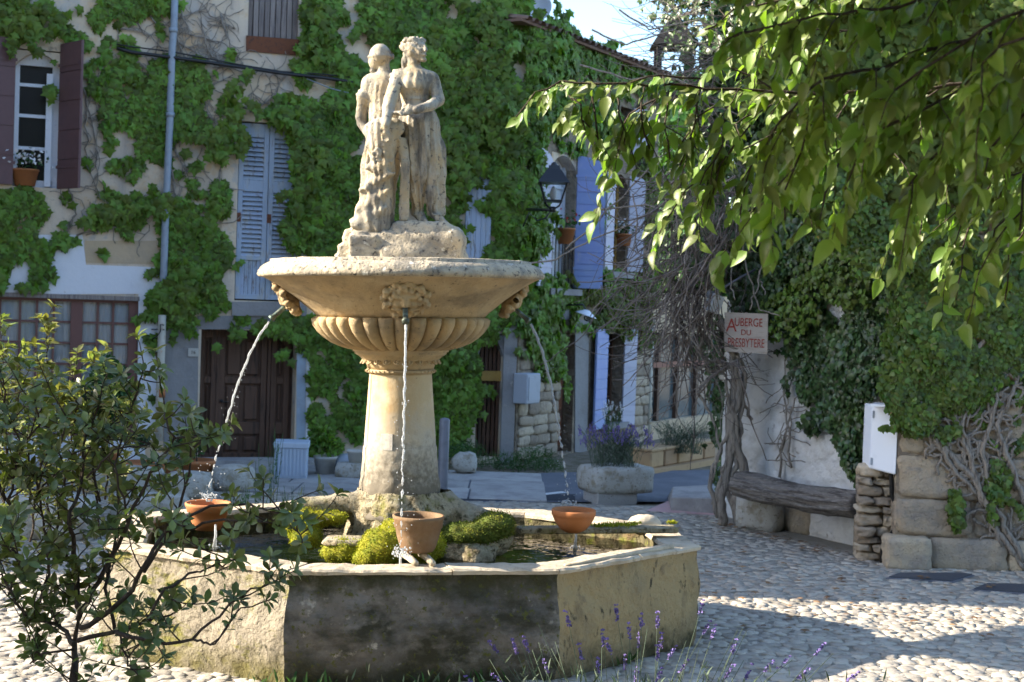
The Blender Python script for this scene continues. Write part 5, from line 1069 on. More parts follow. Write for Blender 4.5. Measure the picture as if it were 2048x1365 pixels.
# --- off-frame neighbour whose shadow covers the far half of the square
nb = thing('tall_neighbouring_house', 'tall plain stone house on the left edge of the square', 'house', (-9, 12, 0))
MB().hexa([Vector(p) for p in ((-16, 11.9, -.3), (-8.2, 11.8, -.3), (-8.2, 19, -.3), (-16, 21, -.3), (-16, 11.9, 10.2), (-8.2, 11.8, 10.2), (-8.2, 19, 10.2), (-16, 21, 10.2))]).build('wall', 'plaster', nb)
MB().hexa([Vector(p) for p in ((-16.2, 11.85, 10.2), (-8.15, 11.75, 10.2), (-8.1, 19.2, 10.2), (-16.2, 21.2, 10.2), (-12.5, 12.6, 11.4), (-11.7, 12.6, 11.4), (-11.7, 18, 11.4), (-12.5, 19, 11.4))]).build('roof', 'roof_tile', nb)
for y in (13.2, 15.2, 17.2):
    for z in (1.2, 4.2, 7.2): MB().box((-8.19, y, z + .7), (.06, .9, 1.4)).build('window', 'glass', nb)

nb = thing('facing_house', 'plain plastered house facing the square behind the viewpoint', 'house', (0, -9, 0))
MB().box((0, -12, 4.8), (26, 6, 10)).build('wall', 'plaster', nb); MB().hexa([Vector(p) for p in ((-13.3, -15.3, 9.8), (13.3, -15.3, 9.8), (13.3, -8.7, 9.8), (-13.3, -8.7, 9.8), (-13.3, -12.2, 11.6), (13.3, -12.2, 11.6), (13.3, -11.8, 11.6), (-13.3, -11.8, 11.6))]).build('roof', 'roof_tile', nb)
for x in range(-10, 12, 4):
    for z in (1.4, 4.4, 7.4): MB().box((x, -8.99, z + .6), (1.0, .06, 1.5)).build('window', 'glass', nb)

# ============================================================ RIGHT-HAND WALLS
WA = Fac((2.62, 16.35), (3.88 - 2.62, 14.2 - 16.35)); WB = Fac((3.74, 13.62), (1, -.02))
LA = math.hypot(1.26, 2.15)
wa = thing('rubble_wall', 'whitewashed rubble wall behind the log bench, ivy hanging over it', 'wall', (2.41, 16.0, 0))
def relief(fac, a0, a1, z0, z1, st_, amp, name, m, parent, d=0.0, crack=True):
    na_, nz_ = int((a1 - a0) / st_) + 1, int((z1 - z0) / st_) + 1; V = []
    for j in range(nz_):
        for i in range(na_):
            a_ = lerp(a0, a1, i / (na_ - 1)); z = lerp(z0, z1, j / (nz_ - 1)); p = Vector((a_ * 1.7, z * 2.6, 1.0))
            if crack:
                w_ = p + Vector((mnoise.noise(p * .8) * .6, mnoise.noise(p * .8 + Vector((5, 5, 5))) * .6, 0)); dd_, _ = mnoise.voronoi(w_); e_ = min(1, (dd_[1] - dd_[0]) / .22); h_ = amp * (e_ ** .5 - 1)
            else: h_ = 0
            h_ += amp * .6 * mnoise.noise(p * .5) + amp * .25 * mnoise.noise(p * 3) + amp * .12 * mnoise.noise(p * 9)
            V.append(fac.P(a_, z, d + h_))
    Fc = [(j * na_ + i, j * na_ + i + 1, (j + 1) * na_ + i + 1, (j + 1) * na_ + i) for j in range(nz_ - 1) for i in range(na_ - 1)]
    me = bpy.data.meshes.new(name); me.from_pydata(V, [], Fc); me.update()
    if me.polygons[0].normal.dot(fac.n) < 0: me.flip_normals()
    me.polygons.foreach_set('use_smooth', [True] * len(Fc)); return link(name, me, m, parent)
relief(WA, -.25, LA + .12, -.05, 4.2, .026, .036, 'rendered_face', 'whitewash', wa)
MB().hexa([WA.P(-.25, -.1, -.05), WA.P(LA + .5, -.1, -.05), WA.P(LA + .5, -.1, -3), WA.P(-.05, -.1, -1.0), WA.P(-.25, 6.9, -.05), WA.P(LA + .5, 6.9, -.05), WA.P(LA + .5, 6.9, -3), WA.P(-.05, 6.9, -1.0)]).build('core', 'stone_r', wa)
stones(WA, (.0, LA, 4.2, 6.5), .3, .45, 'stone', 'sand_block', wa, 60, d=0)
# pier of small stones at the corner
pr = thing('stone_pier', 'narrow pier of small rough stones under the white box', 'pier', A(1745, 1115, 13.9))
p0 = ong(1712, 1118); p1 = ong(1775, 1122); PF = Fac((p0.x, p0.y), (p1.x - p0.x, p1.y - p0.y)); wpx = (p1 - p0).length
MB().hexa([PF.P(0, -.05, -.02), PF.P(wpx, -.05, -.02), PF.P(wpx, -.05, -.5), PF.P(0, -.05, -.5), PF.P(0, PF.st(1745, 945)[1], -.02), PF.P(wpx, PF.st(1745, 945)[1], -.02), PF.P(wpx, PF.st(1745, 945)[1], -.5), PF.P(0, PF.st(1745, 945)[1], -.5)]).build('core', 'stone_r', pr)
z = -.02; k_ = 0
zt = PF.st(1745, 940)[1]
while z < zt - .04:
    h_ = rs.uniform(.07, .13); a_ = -.02
    while a_ < wpx - .04:
        w_ = min(rs.uniform(.13, .32), wpx - a_ + .02)
        B = Matrix((PF.u, PF.n, (0, 0, 1))).transposed().to_4x4(); me = rock('stone', (w_ * .97, .3, h_ * .92), 100 + k_, .34, 3, 6, 3); me.materials.append(M['rubble']) ; inst('stone', me, pr, Matrix.Translation(PF.P(a_ + w_ / 2, z + h_ / 2, -.06 + rs.uniform(-.03, .05))) @ B @ Matrix.Rotation(rs.uniform(-.08, .08), 4, 'Y')); k_ += 1; a_ += w_
    z += h_
MB().tube([A(x, y, 13.72) for x, y in ((1782, 942), (1783, 990), (1791, 1010), (1788, 1060), (1780, 1072), (1766, 1080), (1763, 1130))], .022, 6).build('open_joint', 'dark', pr, True)
# block wall
wb = thing('block_wall', 'wall of large sandstone blocks at the right edge under ivy', 'wall', (3.74, 13.62, 0))
MB().hexa([WB.P(0, -.1, .005), WB.P(7, -.1, .005), WB.P(7, -.1, -1.5), WB.P(0, -.1, -1.5), WB.P(0, 6.9, .005), WB.P(7, 6.9, .005), WB.P(7, 6.9, -1.5), WB.P(0, 6.9, -1.5)]).build('core', 'stone_r', wb)
rows_ = [-.03, .30, .66, 1.08, 1.42, 1.80, 2.16, 2.5, 2.85, 3.2, 3.6, 4.0]; rw = [[.42, .75, 1.0, .9, 1.1], [.75, .62, .9, .8, 1], [1.0, .55, .7, .95, .9], [.62, .9, .6, .9, 1.1]]
for j in range(len(rows_) - 1):
    a_ = -.10 if j == 0 else 0.0; z0, z1 = rows_[j], rows_[j + 1]
    for w_ in rw[j % 4]:
        if a_ > 3.4: break
        B = Matrix((WB.u, WB.n, (0, 0, 1))).transposed().to_4x4(); me = rock('block', (w_ * .99, .34, (z1 - z0) * .98), 200 + k_, .09, 6, 14, 4); me.materials.append(M['sand_block'])
        inst('block', me, wb, Matrix.Translation(WB.P(a_ + w_ / 2, (z0 + z1) / 2, -.13 + (.16 if j == 0 and a_ < .3 else .05 if j == 0 else rs.uniform(-.015, .02)))) @ B @ Matrix.Rotation(rs.uniform(-.012, .012), 4, 'Y')); k_ += 1; a_ += w_
# white box
c = A(1766, 880, 13.75); t = thing('white_box', 'tall white enamel cabinet fixed to corner above the stone pier', 'cabinet', c)
z0, z1 = A(1766, 943, 13.75).z, A(1766, 812, 13.75).z; x0, x1 = A(1744, 880, 13.75).x, A(1788, 880, 13.75).x
MB().hexa([Vector(p) for p in ((x0, 13.80, z0 + .02), (x1, 13.62, z0 - .02), (x1, 13.9, z0), (x0, 14.1, z0), (x0, 13.80, z1), (x1, 13.62, z1), (x1, 13.9, z1), (x0, 14.1, z1))]).build('case', 'plastic_white', t, bevel=.012)
MB().box((x1 - .015, 13.66, z0 + .33), (.02, .02, .05)).build('lock', 'iron', t); MB().box(((x0 + x1) / 2, 13.70, z1 + .012), (x1 - x0 + .04, .32, .02), -.4).build('cap', 'plastic_white', t)
for f_ in (.14, .86): MB().box((x0 + .012, 13.785, lerp(z0, z1, f_)), (.016, .02, .07)).build('hinge', 'meter', t)
# log bench
c0, c1 = A(1470, 968, 14.9), A(1722, 1010, 13.85); c0.z = .88; c1.z = .62
p, q_ = A(1478, 968, 15.45), A(1722, 1010, 14.2)
lb = thing('log_bench', 'bench made from a dark grooved log resting on stone blocks', 'bench', (p.x, p.y, 0))
ang = math.atan2(q_.y - p.y, q_.x - p.x)
L_ = (q_ - p).length; V = []; NR = 90; NA = 60; ax = (q_ - p).normalized(); sd = Vector((-ax.y, ax.x, 0)).normalized(); upv = ax.cross(sd); 
if upv.z < 0: upv = -upv
for i in range(NA + 1):
    t_ = i / NA; cc = p.lerp(q_, t_) + Vector((0, 0, -.03 * math.sin(PI * t_))); rr = .20 + .02 * mnoise.noise(Vector((t_ * 3, 0, 0)))
    rr *= (1 if 0 < i < NA else .9)
    for j in range(NR):
        an = 2 * PI * j / NR; g_ = .022 * mnoise.noise(Vector((math.cos(an) * 3.6, math.sin(an) * 3.6, t_ * 2.2))) - .035 * abs(mnoise.noise(Vector((math.cos(an) * 6, math.sin(an) * 6, t_ * 2.5)))) ** .6
        V.append(cc + sd * math.cos(an) * (rr + g_) * 1.05 + upv * math.sin(an) * (rr * .74 + g_))
MB().add(V, [(i * NR + j, i * NR + (j + 1) % NR, (i + 1) * NR + (j + 1) % NR, (i + 1) * NR + j) for i in range(NA) for j in range(NR)] + [tuple(range(NR)), tuple(NA * NR + j for j in range(NR))]).build('log', 'log', lb, True)
g = ong(1522, 1062); rockat('support_stone', Vector((g.x + .03, g.y + .16, .19)), (.50, .42, .42), 'trough', lb, 7, -.5, power=9, rough=.07, sub=3)
g = ong(1625, 1072); rockat('support_stone', Vector((g.x - .02, g.y + .25, .17)), (.46, .36, .38), 'sand_block', lb, 8, -1.0, power=8, rough=.08, sub=3)
g = ong(1685, 1080); rockat('support_stone', Vector((g.x + .02, g.y + .22, .15)), (.46, .36, .34), 'sand_block', lb, 9, -1.0, power=8, rough=.08, sub=3)
# sign
SG = Fac((WA.P(.6, 0, .62).x, WA.P(.6, 0, .62).y), (WA.u.x * .95 + .55, WA.u.y * .35))
sg = thing('inn_sign', 'bleached wooden board lettered Auberge du Presbytere in red', 'sign', SG.P(*SG.st(1493, 666), 0))
a, b, z0, z1 = SG.rect(1449, 627, 1537, 706)
SG.poly([SG.st(1449, 625), SG.st(1536, 628), SG.st(1535, 709), SG.st(1449, 703)][::-1], -.05, .0, 'board', 'sign_board', sg)
k_ = (b - a) / 88
text('A', 27 * k_ * 1.4, SG.st(1463, 652), SG, 'red_letters', sg, d=.003, sx=.85)
text('UBERGE', 17 * k_ * 1.4, SG.st(1497, 646), SG, 'red_letters', sg, d=.003, sx=.66)
text('DU', 11.5 * k_ * 1.4, SG.st(1492, 666), SG, 'red_letters', sg, d=.003, sx=.9)
text('PRESBYTERE', 18 * k_ * 1.4, SG.st(1492, 687), SG, 'red_letters', sg, d=.003, sx=.54)
text('\u02CB', 14 * k_ * 1.4, SG.st(1509, 672), SG, 'red_letters', sg, d=.003) if False else None
# white lamp on a rod above it
c = A(1428, 607, 15.6); t = thing('floodlight', 'small white lamp on a rod among bare vine twigs', 'lamp', c)
MB().box(c, (.15, .12, .20), mtx=(Matrix.Rotation(.35, 3, 'Y') @ Matrix.Rotation(.5, 3, 'Z'))).build('head', 'plastic_white', t, bevel=.012)
MB().sphere(A(1421, 590, 15.6), .05, 10, 8).build('joint', 'meter', t, True)
MB().tube([A(1424, 590, 15.6), A(1480, 556, 15.6), A(1510, 540, 15.7)], .014, 6).build('rod', 'galva', t, True)

# ============================================================ PLANTERS AND SMALL THINGS
# stone trough with lavender
g0, g1 = ong(1172, 1003), ong(1303, 990); cc = (g0 + g1) / 2; sc_ = 17.2 / F
cT = A(1233, 965, 17.4); t = thing('stone_trough', 'white hewn stone trough planted with lavender on the square', 'planter', (cT.x, 17.4, 0))
zt, zm, zb = A(1233, 938, 17.2).z, A(1233, 990, 17.2).z, 0
wT = 150 * 17.2 / F
rockat('basin', Vector((cT.x, 17.55, (zt + zm) / 2)), (wT * .93, .62, zt - zm + .02), 'trough', t, 12, .42, power=9, rough=.05, sub=4)
MB().box((cT.x - .07, 17.45, zm / 2 - .01), (wT * .6, .4, zm + .04), .42).build('foot', 'slab', t, bevel=.01)
# blue-white planter
cP = A(583, 925, 18.6); cP.z = 0; t = thing('plant_box', 'pale blue slatted plant box in front of the dark door', 'planter', cP)
wP = 70 * 18.6 / F; zt = A(583, 882, 18.6).z; mb = MB(); mb.box((cP.x, 18.6, (zt - .06) / 2 + .01), (wP * .92, .4, zt - .06), .1); b_ = mb.build('box', 'planter_blue', t, bevel=.01)
for i in range(9): MB().box(Vector((cP.x, 18.6, zt / 2)) + Matrix.Rotation(.1, 3, 'Z') @ Vector((-wP * .42 + i * wP * .105, -.205, 0)), (.022, .02, zt * .8), .1).build('slat', 'planter_blue', b_)
MB().box((cP.x, 18.6, zt - .04), (wP, .46, .08), .1).build('rim', 'planter_blue', t, bevel=.012)
def rpot(label, c, r, h, m, cat='pot', taper=.7, group=None):
    t = thing('plant_pot', label, cat, c, group); MB().lathe(c, [(.001, 0), (r * taper, 0), (r * .95, h * .85), (r, h * .86), (r * 1.02, h), (r * .92, h), (r * .88, h * .86), (.001, h * .84)], 24).build('body', m, t, True); return t
c = A(650, 938, 19.0); c.z = 0; rpot('round cream pot with dark stones and plant right of the blue planter', c, .16, .26, 'white_pot')
c = A(690, 926, 19.1); t = thing('garden_boulder', 'blue-grey boulder between the cream pot and pale bowl', 'boulder', (c.x, c.y, 0)); rockat('body', Vector((c.x, c.y, .14)), (.30, .25, .3), 'meter', t, 31, power=2.2)
t = thing('stone_step', 'low grey stone block beneath the pale planting bowl', 'stone block', (A(705, 935, 18.8).x, 18.8, 0)); rockat('body', Vector((A(705, 935, 18.8).x, 18.8, .10)), (.45, .3, .22), 'trough', t, 32, power=8, rough=.08)
c = A(712, 921, 18.8); c.z = .21; rpot('pale bowl set on a stone block beside the column', c, .13, .16, 'white_pot', 'bowl')
c = A(460, 1000, 17.2); t = thing('millstone', 'thick round white millstone lying beyond the left pot', 'millstone', (c.x, 17.2, 0)); MB().lathe((c.x, 17.35, 0), [(.001, 0), (.26, 0), (.275, .08), (.27, .2), (.24, .27), (.10, .30), (.001, .31)], 30).build('body', 'trough', t, True)
for i, (px, py, D, d, lb_) in enumerate(((300, 985, 15.0, (.8, .4, .25), 'long low grey stone block behind the shrub'), (380, 950, 16.5, (.5, .4, .3), 'pale stone block left of the millstone'), (60, 1030, 13.6, (1.3, .5, .42), 'wide stone bench block near left edge behind shrub'), (250, 955, 16.5, (.9, .4, .34), 'grey stone trough below the white wall'))):
    p = A(px, py, D); t = thing('stone_block', lb_, 'stone block', (p.x, D, 0)); rockat('body', Vector((p.x, D, d[2] / 2)), d, 'trough', t, 40 + i, random.uniform(-.2, .2), power=8, rough=.08, sub=3)
for i, (px, D, r, h, lb_) in enumerate(((275, 17.0, .20, .34, 'terracotta pot of pansies near the white pier'), (395, 17.4, .22, .34, 'terracotta pot of greenery left of dark door'), (330, 17.2, .17, .28, 'smaller terracotta pot between two larger ones'), (200, 17.6, .24, .4, 'terracotta pot holding the round dark laurel bush'))):
    p = A(px, 920, D); rpot(lb_, (p.x, D, 0), r, h, 'terracotta', group='terracotta pots under the white wall')
c = A(928, 930, 19.6); t = thing('boulder', 'pale rough boulder among weeds near the gate', 'boulder', (c.x, 19.6, 0)); rockat('body', Vector((c.x, 19.6, .17)), (.36, .3, .32), 'trough', t, 51, .3, power=2.6, rough=.35)
# planter row before the veranda
g0, g1 = ong(1300, 946), ong(1432, 922); PR = Fac((g0.x, g0.y), (g1.x - g0.x, g1.y - g0.y)); lp = (g1 - g0).length
for i in range(5):
    a_, b_ = lp * i / 5 + .02, lp * (i + 1) / 5 - .02; t = thing('planter', ('first', 'second', 'third', 'fourth', 'last')[i] + ' ochre trough from the left in front of the glazed veranda', 'planter', PR.P((a_ + b_) / 2, .05, -.15), 'ochre troughs along the veranda')
    mb = MB(); PR.box(mb, a_, b_, .06, .30, -.35, .0); mb.build('box', 'ochre_planter', t, bevel=.02); mb = MB(); PR.box(mb, a_ - .01, b_ + .01, .30, .34, -.37, .02); mb.build('rim', 'ochre_planter', t, bevel=.008)
mb = MB(); PR.box(mb, -.3, lp + 2, -.05, .058, -.6, .12); tag(mb.build('kerb', 'ochre_planter'), None, None, kind='structure')
# pink ramp kerb
pk = thing('pink_ramp', None, None, (0, 0, 0), kind='structure'); a_, b_, c_, d_ = ong(1342, 1022), ong(1440, 1030), ong(1440, 975, .2), ong(1345, 990, .1)
MB().hexa([Vector(p) for p in ((a_.x, a_.y, -.02), (b_.x, b_.y, -.02), (c_.x, c_.y + .6, -.02), (d_.x, d_.y + .6, -.02), (a_.x, a_.y, .16), (b_.x, b_.y, .19), (c_.x, c_.y, .24), (d_.x, d_.y, .2))]).build('concrete', 'slab', pk, bevel=.01)
sheet('pink_apron', [ong(1290, 1024), ong(1450, 1034), ong(1450, 1030), ong(1345, 1000)], .01, 'pink')
# flower pots on sills
def sillpot(c, r, h, fl, label, n=26):
    t = thing('flower_pot', label, 'flower pot', c); MB().lathe(c, [(.001, 0), (r * .75, 0), (r, h), (r * 1.06, h), (r * 1.06, h * 1.12), (r * .9, h * 1.1), (.001, h)], 16).build('pot', 'terracotta', t, True)
    P = np.array(c) + rng.normal(size=(90, 3)) * (r * .7, r * .6, r * .45) + (0, 0, h * 1.5); link('foliage', leaves_mesh('foliage', P, rng.normal(size=(90, 3)) + (0, 0, .3), rng.normal(size=(90, 3)), rng.uniform(.03, .06, 90), T_IVY), 'dark_leaf', t, kind='stuff')
    P = np.array(c) + rng.normal(size=(n, 3)) * (r * .9, r * .7, r * .4) + (0, 0, h * 1.9); link('flowers', leaves_mesh('flowers', P, rng.normal(size=(n, 3)), rng.normal(size=(n, 3)) * .4 + (0, -1, .3), rng.uniform(.03, .05, n), T_IVY, 1.3), fl, t, kind='stuff')
sillpot(FL.P(*FL.st(50, 372), -.02), .17, .2, 'white_fl', 'terracotta pot of white flowers on the upper left windowsill', 60)
sillpot(FR.P(FR.st(1117, 480)[0], FR.st(1117, 488)[1], .12), .15, .22, 'red_fl', 'terracotta pot on the railing beneath the black lantern', 8)
sillpot(FR.P(FR.st(1237, 480)[0], FR.st(1237, 492)[1], .10), .14, .18, 'white_fl', 'terracotta pot in the far arched upper window', 14)
# roof-top things against the sky
c = A(1345, 150, 33); k_ = 33 / F; bt = thing('roofed_chimney', 'dark tiled cowl roof on slim posts against the sky', 'chimney', Vector((c.x, 33, A(1345, 190, 33).z)))
zb, ze, zt = A(1345, 190, 33).z, A(1345, 96, 33).z, A(1345, 38, 33).z; hw = 38 * k_
MB().hexa([Vector((c.x + sx_ * hw * 1.2, 33 + sy_ * hw * 1.2, ze)) for sx_, sy_ in ((-1, -1), (1, -1), (1, 1), (-1, 1))] + [Vector((c.x + sx_ * hw * .3, 33 + sy_ * hw * .3, zt)) for sx_, sy_ in ((-1, -1), (1, -1), (1, 1), (-1, 1))]).build('roof', 'silhouette', bt)
for sx_, sy_ in ((-1, -1), (1, -1), (1, 1), (-1, 1)): MB().box((c.x + sx_ * hw * .8, 33 + sy_ * hw * .8, (zb + ze) / 2), (.12, .12, ze - zb)).build('post', 'silhouette', bt)
MB().box((c.x, 33, zb - 3.0), (hw * 2.1, hw * 2.1, 6.0)).build('shaft', 'silhouette', bt)
c = A(1072, 14, 23.5); t = thing('satellite_dish', 'white satellite dish above the roof, cut by the top edge', 'satellite dish', c)
MB().lathe(c, [(.001, -.06), (.12, -.05), (.2, -.02), (.26, .03), (.25, .035), (.19, -.01), (.001, -.045)], 28, Matrix.Rotation(math.radians(80), 3, 'X')).build('dish', 'plastic_white', t, True)
MB().tube([c + Vector((0, .1, 0)), c + Vector((.0, .15, -.5)), ], .02, 6).build('mast', 'galva', t, True); MB().tube([c + Vector((.05, 0, -.22)), A(1092, 28, 23.1)], .012, 6).build('arm', 'galva', t, True)
# ============================================================ PLANTS
def scat(fac, ells, per, size, name, m, parent, tmpl=T_CREEP, thick=.16, d0=.03, thr=-.25, nf=2.6, seed=1, down=1.0, up_=.55, W=1.0, jit=.45, shoots=.5):
    """leaves on a facade inside pixel ellipses (cx, cy, rx, ry[, density]); clumpy, drooping like shingles"""
    r = np.random.default_rng(seed); P = []
    for e in ells:
        cx, cy, rx, ry = e[:4]; dn = e[4] if len(e) > 4 else 1; n = int(PI * rx * ry / per * dn)
        a = r.uniform(0, 2 * PI, n); q = np.sqrt(r.random(n)) * 1.12; q = q * (1 + .14 * np.sin(3 * a + cx) + .10 * np.sin(7 * a + cy)); xs, ys = cx + rx * q * np.cos(a), cy + ry * q * np.sin(a)
        if rx > 18 and shoots:   # trailing shoots past the edge of the mass
            ex, ey = [], []
            for _ in range(int(shoots * (rx + ry) / 14)):
                an = r.uniform(0, 2 * PI); x_, y_ = cx + rx * math.cos(an), cy + ry * math.sin(an); an2 = an + r.normal(0, .6); L_ = r.integers(4, 11)
                for k_ in range(L_):
                    x_ += 5 * math.cos(an2); y_ += 5 * math.sin(an2) + .8; an2 += r.normal(0, .25)
                    for __ in range(2): ex.append(x_ + r.normal(0, 2.2 * (1 - k_ / L_) + .8)); ey.append(y_ + r.normal(0, 2.2 * (1 - k_ / L_) + .8))
            xs = np.concatenate([xs, ex]); ys = np.concatenate([ys, ey]); q = np.concatenate([q, np.full(len(ex), .70)]); n = len(xs)
        # the same plane for all: solve once per point
        dx = (xs - 1024) / F; dy = -(ys - 682.5) / F; D = np.stack([dx, dy, -np.ones(n)], 1) @ np.array(CM.to_3x3()).T
        nn = np.array(fac.n); t = (np.array(fac.O) - (0, 0, CZ)) @ nn / (D @ nn); W_ = D * t[:, None] + (0, 0, CZ)
        s = (W_ - np.array(fac.O)) @ np.array(fac.u); z = W_[:, 2]; nz = fn_noise(s * 1.0, z * 0 + cx * .01, z, nf, seed); nz2 = fn_noise(s, z, s * .5, nf * 3.1, seed + 3)
        nz3 = fn_noise(s, z, s, nf * 7, seed + 9); k = (nz * .45 + nz2 * .35 + nz3 * .3 > thr + .9 * np.clip(q - .72, 0, 1) ** 1.2 * 2) & (z > -.02); dd = d0 + thick * np.clip(.45 + .6 * nz + .35 * nz2, .05, 1.3) * (1 - q ** 3 * .6) * r.uniform(.35, 1, n)
        P.append((W_ + nn * dd[:, None])[k])
    P = np.concatenate(P); n = len(P); nn = np.array(fac.n); uu = np.array(fac.u)
    Td = np.array((0, 0, -down)) + nn * r.normal(.25, .25, (n, 1)) + uu * r.normal(0, jit, (n, 1)); Nn = nn * 1.0 + np.array((0, 0, up_)) + r.normal(0, .45, (n, 3))
    L = r.uniform(size[0], size[1], n); return link(name, leaves_mesh(name, P - Td * L[:, None] * .4, Td, Nn, L, tmpl, W), m, parent, kind='stuff')
def wstems(fac, lines, name, m, parent, r0=.012, wig=.05, br=2, seed=3, d=.03):
    rr = random.Random(seed); mb = MB()
    for ln in lines:
        pts = []
        for (x0, y0), (x1, y1) in zip(ln[:-1], ln[1:]):
            k = max(2, int(math.hypot(x1 - x0, y1 - y0) / 14))
            for i in range(k): t = i / k; pts.append((lerp(x0, x1, t) + rr.gauss(0, 2.2), lerp(y0, y1, t) + rr.gauss(0, 2.2)))
        pts.append(ln[-1]); W_ = [fac.P(*fac.st(*p), d + rr.uniform(0, .03)) for p in pts]; n = len(W_)
        mb.tube(W_, [r0 * (1 - .6 * i / n) for i in range(n)], 5)
        for b in range(int(br * n / 3)):
            i = rr.randrange(n); x, y = pts[i]; an = rr.uniform(0, 2 * PI); q = []
            for s in range(rr.randint(3, 8)): q.append((x, y)); an += rr.gauss(0, .45); x += 10 * math.cos(an); y += 10 * math.sin(an) - 1.5
            if len(q) > 2: mb.tube([fac.P(*fac.st(*p), d + .01) for p in q], [r0 * .4] * len(q), 4)
    return mb.build(name, m, parent, True, kind='stuff')
g_ = 'virginia creepers on the house fronts'
c1 = thing('virginia_creeper', 'creeper framing the mauve-shuttered window and hanging over the white wall', 'creeper', FL.P(aL0 + 2, 3, .1))
scat(FL, [(60, 25, 120, 45), (170, 60, 85, 55), (40, 60, 60, 30), (230, 20, 70, 35), (290, 10, 80, 25), (30, 420, 60, 48), (100, 420, 90, 50), (190, 430, 60, 40), (65, 500, 52, 42, .9), (88, 555, 24, 30), (130, 475, 30, 25, .5), (105, 165, 16, 55, .7), (2, 500, 25, 60), (0, 560, 12, 30, .6), (220, 445, 50, 25)], 18, (.10, .17), 'foliage', 'creeper', c1, seed=2, thick=.13, thr=-.08)
scat(FL, [(70, 50, 60, 35), (10, 40, 50, 30)], 42, (.10, .16), 'young_foliage', 'creeper_young', c1, seed=4, d0=.14)
wstems(FL, [[(150, 110), (175, 200), (190, 290), (195, 390)], [(190, 130), (170, 220), (175, 330), (200, 400)], [(300, 30), (320, 60), (310, 110)], [(240, 60), (300, 70), (330, 110)], [(140, 380), (150, 430), (120, 480)], [(155, 470), (230, 455), (290, 470)]], 'stems', 'vine_bark', c1, .014, seed=6, br=3)
c2 = thing('virginia_creeper', 'creeper with looping bare stems around the blue drainpipe', 'creeper', FL.P(aW, 3, .1))
scat(FL, [(245, 180, 50, 55), (335, 165, 40, 50), (240, 250, 45, 60), (300, 230, 55, 50), (350, 215, 32, 60), (225, 310, 30, 40, .8), (320, 290, 40, 70), (240, 350, 55, 40), (300, 380, 70, 50), (400, 175, 22, 32), (455, 200, 34, 55), (465, 235, 25, 45), (380, 255, 35, 38), (425, 290, 55, 35), (440, 325, 26, 28), (437, 400, 24, 44), (260, 420, 60, 45), (355, 440, 45, 50), (405, 480, 42, 40), (355, 520, 42, 60), (430, 530, 36, 65), (320, 610, 26, 30), (355, 600, 32, 52), (415, 600, 36, 50), (450, 580, 30, 55), (350, 640, 30, 20), (310, 690, 14, 20, .7), (306, 790, 14, 16, .7)], 16, (.10, .17), 'foliage', 'creeper', c2, seed=8, thick=.13, thr=-.08)
scat(FL, [(450, 290, 45, 40), (465, 200, 25, 45), (220, 415, 50, 30), (360, 590, 50, 50), (300, 500, 0.1, .1), (330, 420, 45, 30), (437, 400, 18, 35)], 34, (.10, .16), 'young_foliage', 'creeper_young', c2, seed=9, d0=.16)
wstems(FL, [[(350, 60), (380, 150), (375, 240)], [(400, 60), (420, 110), (470, 150), (420, 175)], [(360, 20), (380, 70), (450, 90)], [(380, 170), (400, 220), (440, 250)], [(350, 300), (365, 350), (400, 330)], [(440, 340), (437, 420), (420, 460)], [(440, 30), (460, 100), (480, 120)], [(360, 90), (430, 130), (500, 150)], [(480, 215), (520, 225), (590, 218)], [(500, 225), (540, 200), (570, 150)], [(345, 340), (350, 410), (330, 500)], [(355, 40), (410, 20), (470, 60)], [(365, 130), (370, 200), (380, 260)], [(250, 110), (290, 140), (340, 130)]], 'stems', 'vine_bark', c2, .015, seed=16, br=6)
c3 = thing('virginia_creeper', 'creeper over the dark door lintel and down its right side', 'creeper', FL.P(FL.st(640, 700)[0], 1.5, .1))
scat(FL, [(495, 632, 36, 28), (515, 655, 24, 18), (570, 655, 45, 22), (620, 672, 50, 26), (655, 700, 50, 60), (665, 770, 52, 70), (660, 850, 50, 55), (700, 700, 40, 40), (720, 780, 25, 60, .5), (650, 900, 34, 30), (700, 850, 40, 40, .8)], 13, (.10, .18), 'foliage', 'creeper', c3, seed=10, thr=-.12)
c4 = thing('virginia_creeper', 'thick curtain of creeper rising behind the statue', 'creeper', FL.P(FL.st(900, 400)[0], 4, .1))
scat(FL, [(640, 30, 42, 55), (650, 110, 36, 50), (610, 150, 20, 30, .7), (560, 240, 30, 24, .7), (620, 260, 50, 60), (640, 340, 60, 90), (650, 430, 60, 90), (680, 500, 70, 40), (700, 250, 60, 90), (720, 380, 80, 130), (700, 150, 30, 40, .6), (770, 15, 60, 40), (800, 60, 60, 40), (860, 90, 70, 110), (900, 40, 120, 80), (990, 80, 80, 110), (900, 200, 80, 120), (960, 200, 110, 110), (890, 330, 70, 140), (930, 320, 55, 90), (1010, 260, 40, 100), (1010, 400, 45, 120), (900, 460, 40, 80), (1010, 500, 46, 60), (590, 460, 26, 50, .5), (760, 540, 90, 60), (620, 560, 50, 30, .6)], 11, (.10, .19), 'foliage', 'creeper', c4, seed=12, thick=.28)
scat(FL, [(930, 80, 90, 90), (970, 200, 60, 90), (900, 330, 50, 90), (640, 60, 30, 50), (610, 330, 40, 60)], 45, (.10, .17), 'young_foliage', 'creeper_young', c4, seed=13, d0=.25)
c5 = thing('virginia_creeper', 'dark creeper beside the slatted gate below the bowl', 'creeper', FL.P(FL.st(930, 700)[0], 1.5, .1))
scat(FL, [(930, 640, 70, 60), (905, 720, 50, 100), (915, 810, 45, 80), (890, 860, 40, 70), (960, 640, 45, 40), (1010, 620, 40, 30), (880, 620, 60, 60)], 12, (.10, .18), 'foliage', 'creeper', c5, seed=14, thick=.3)
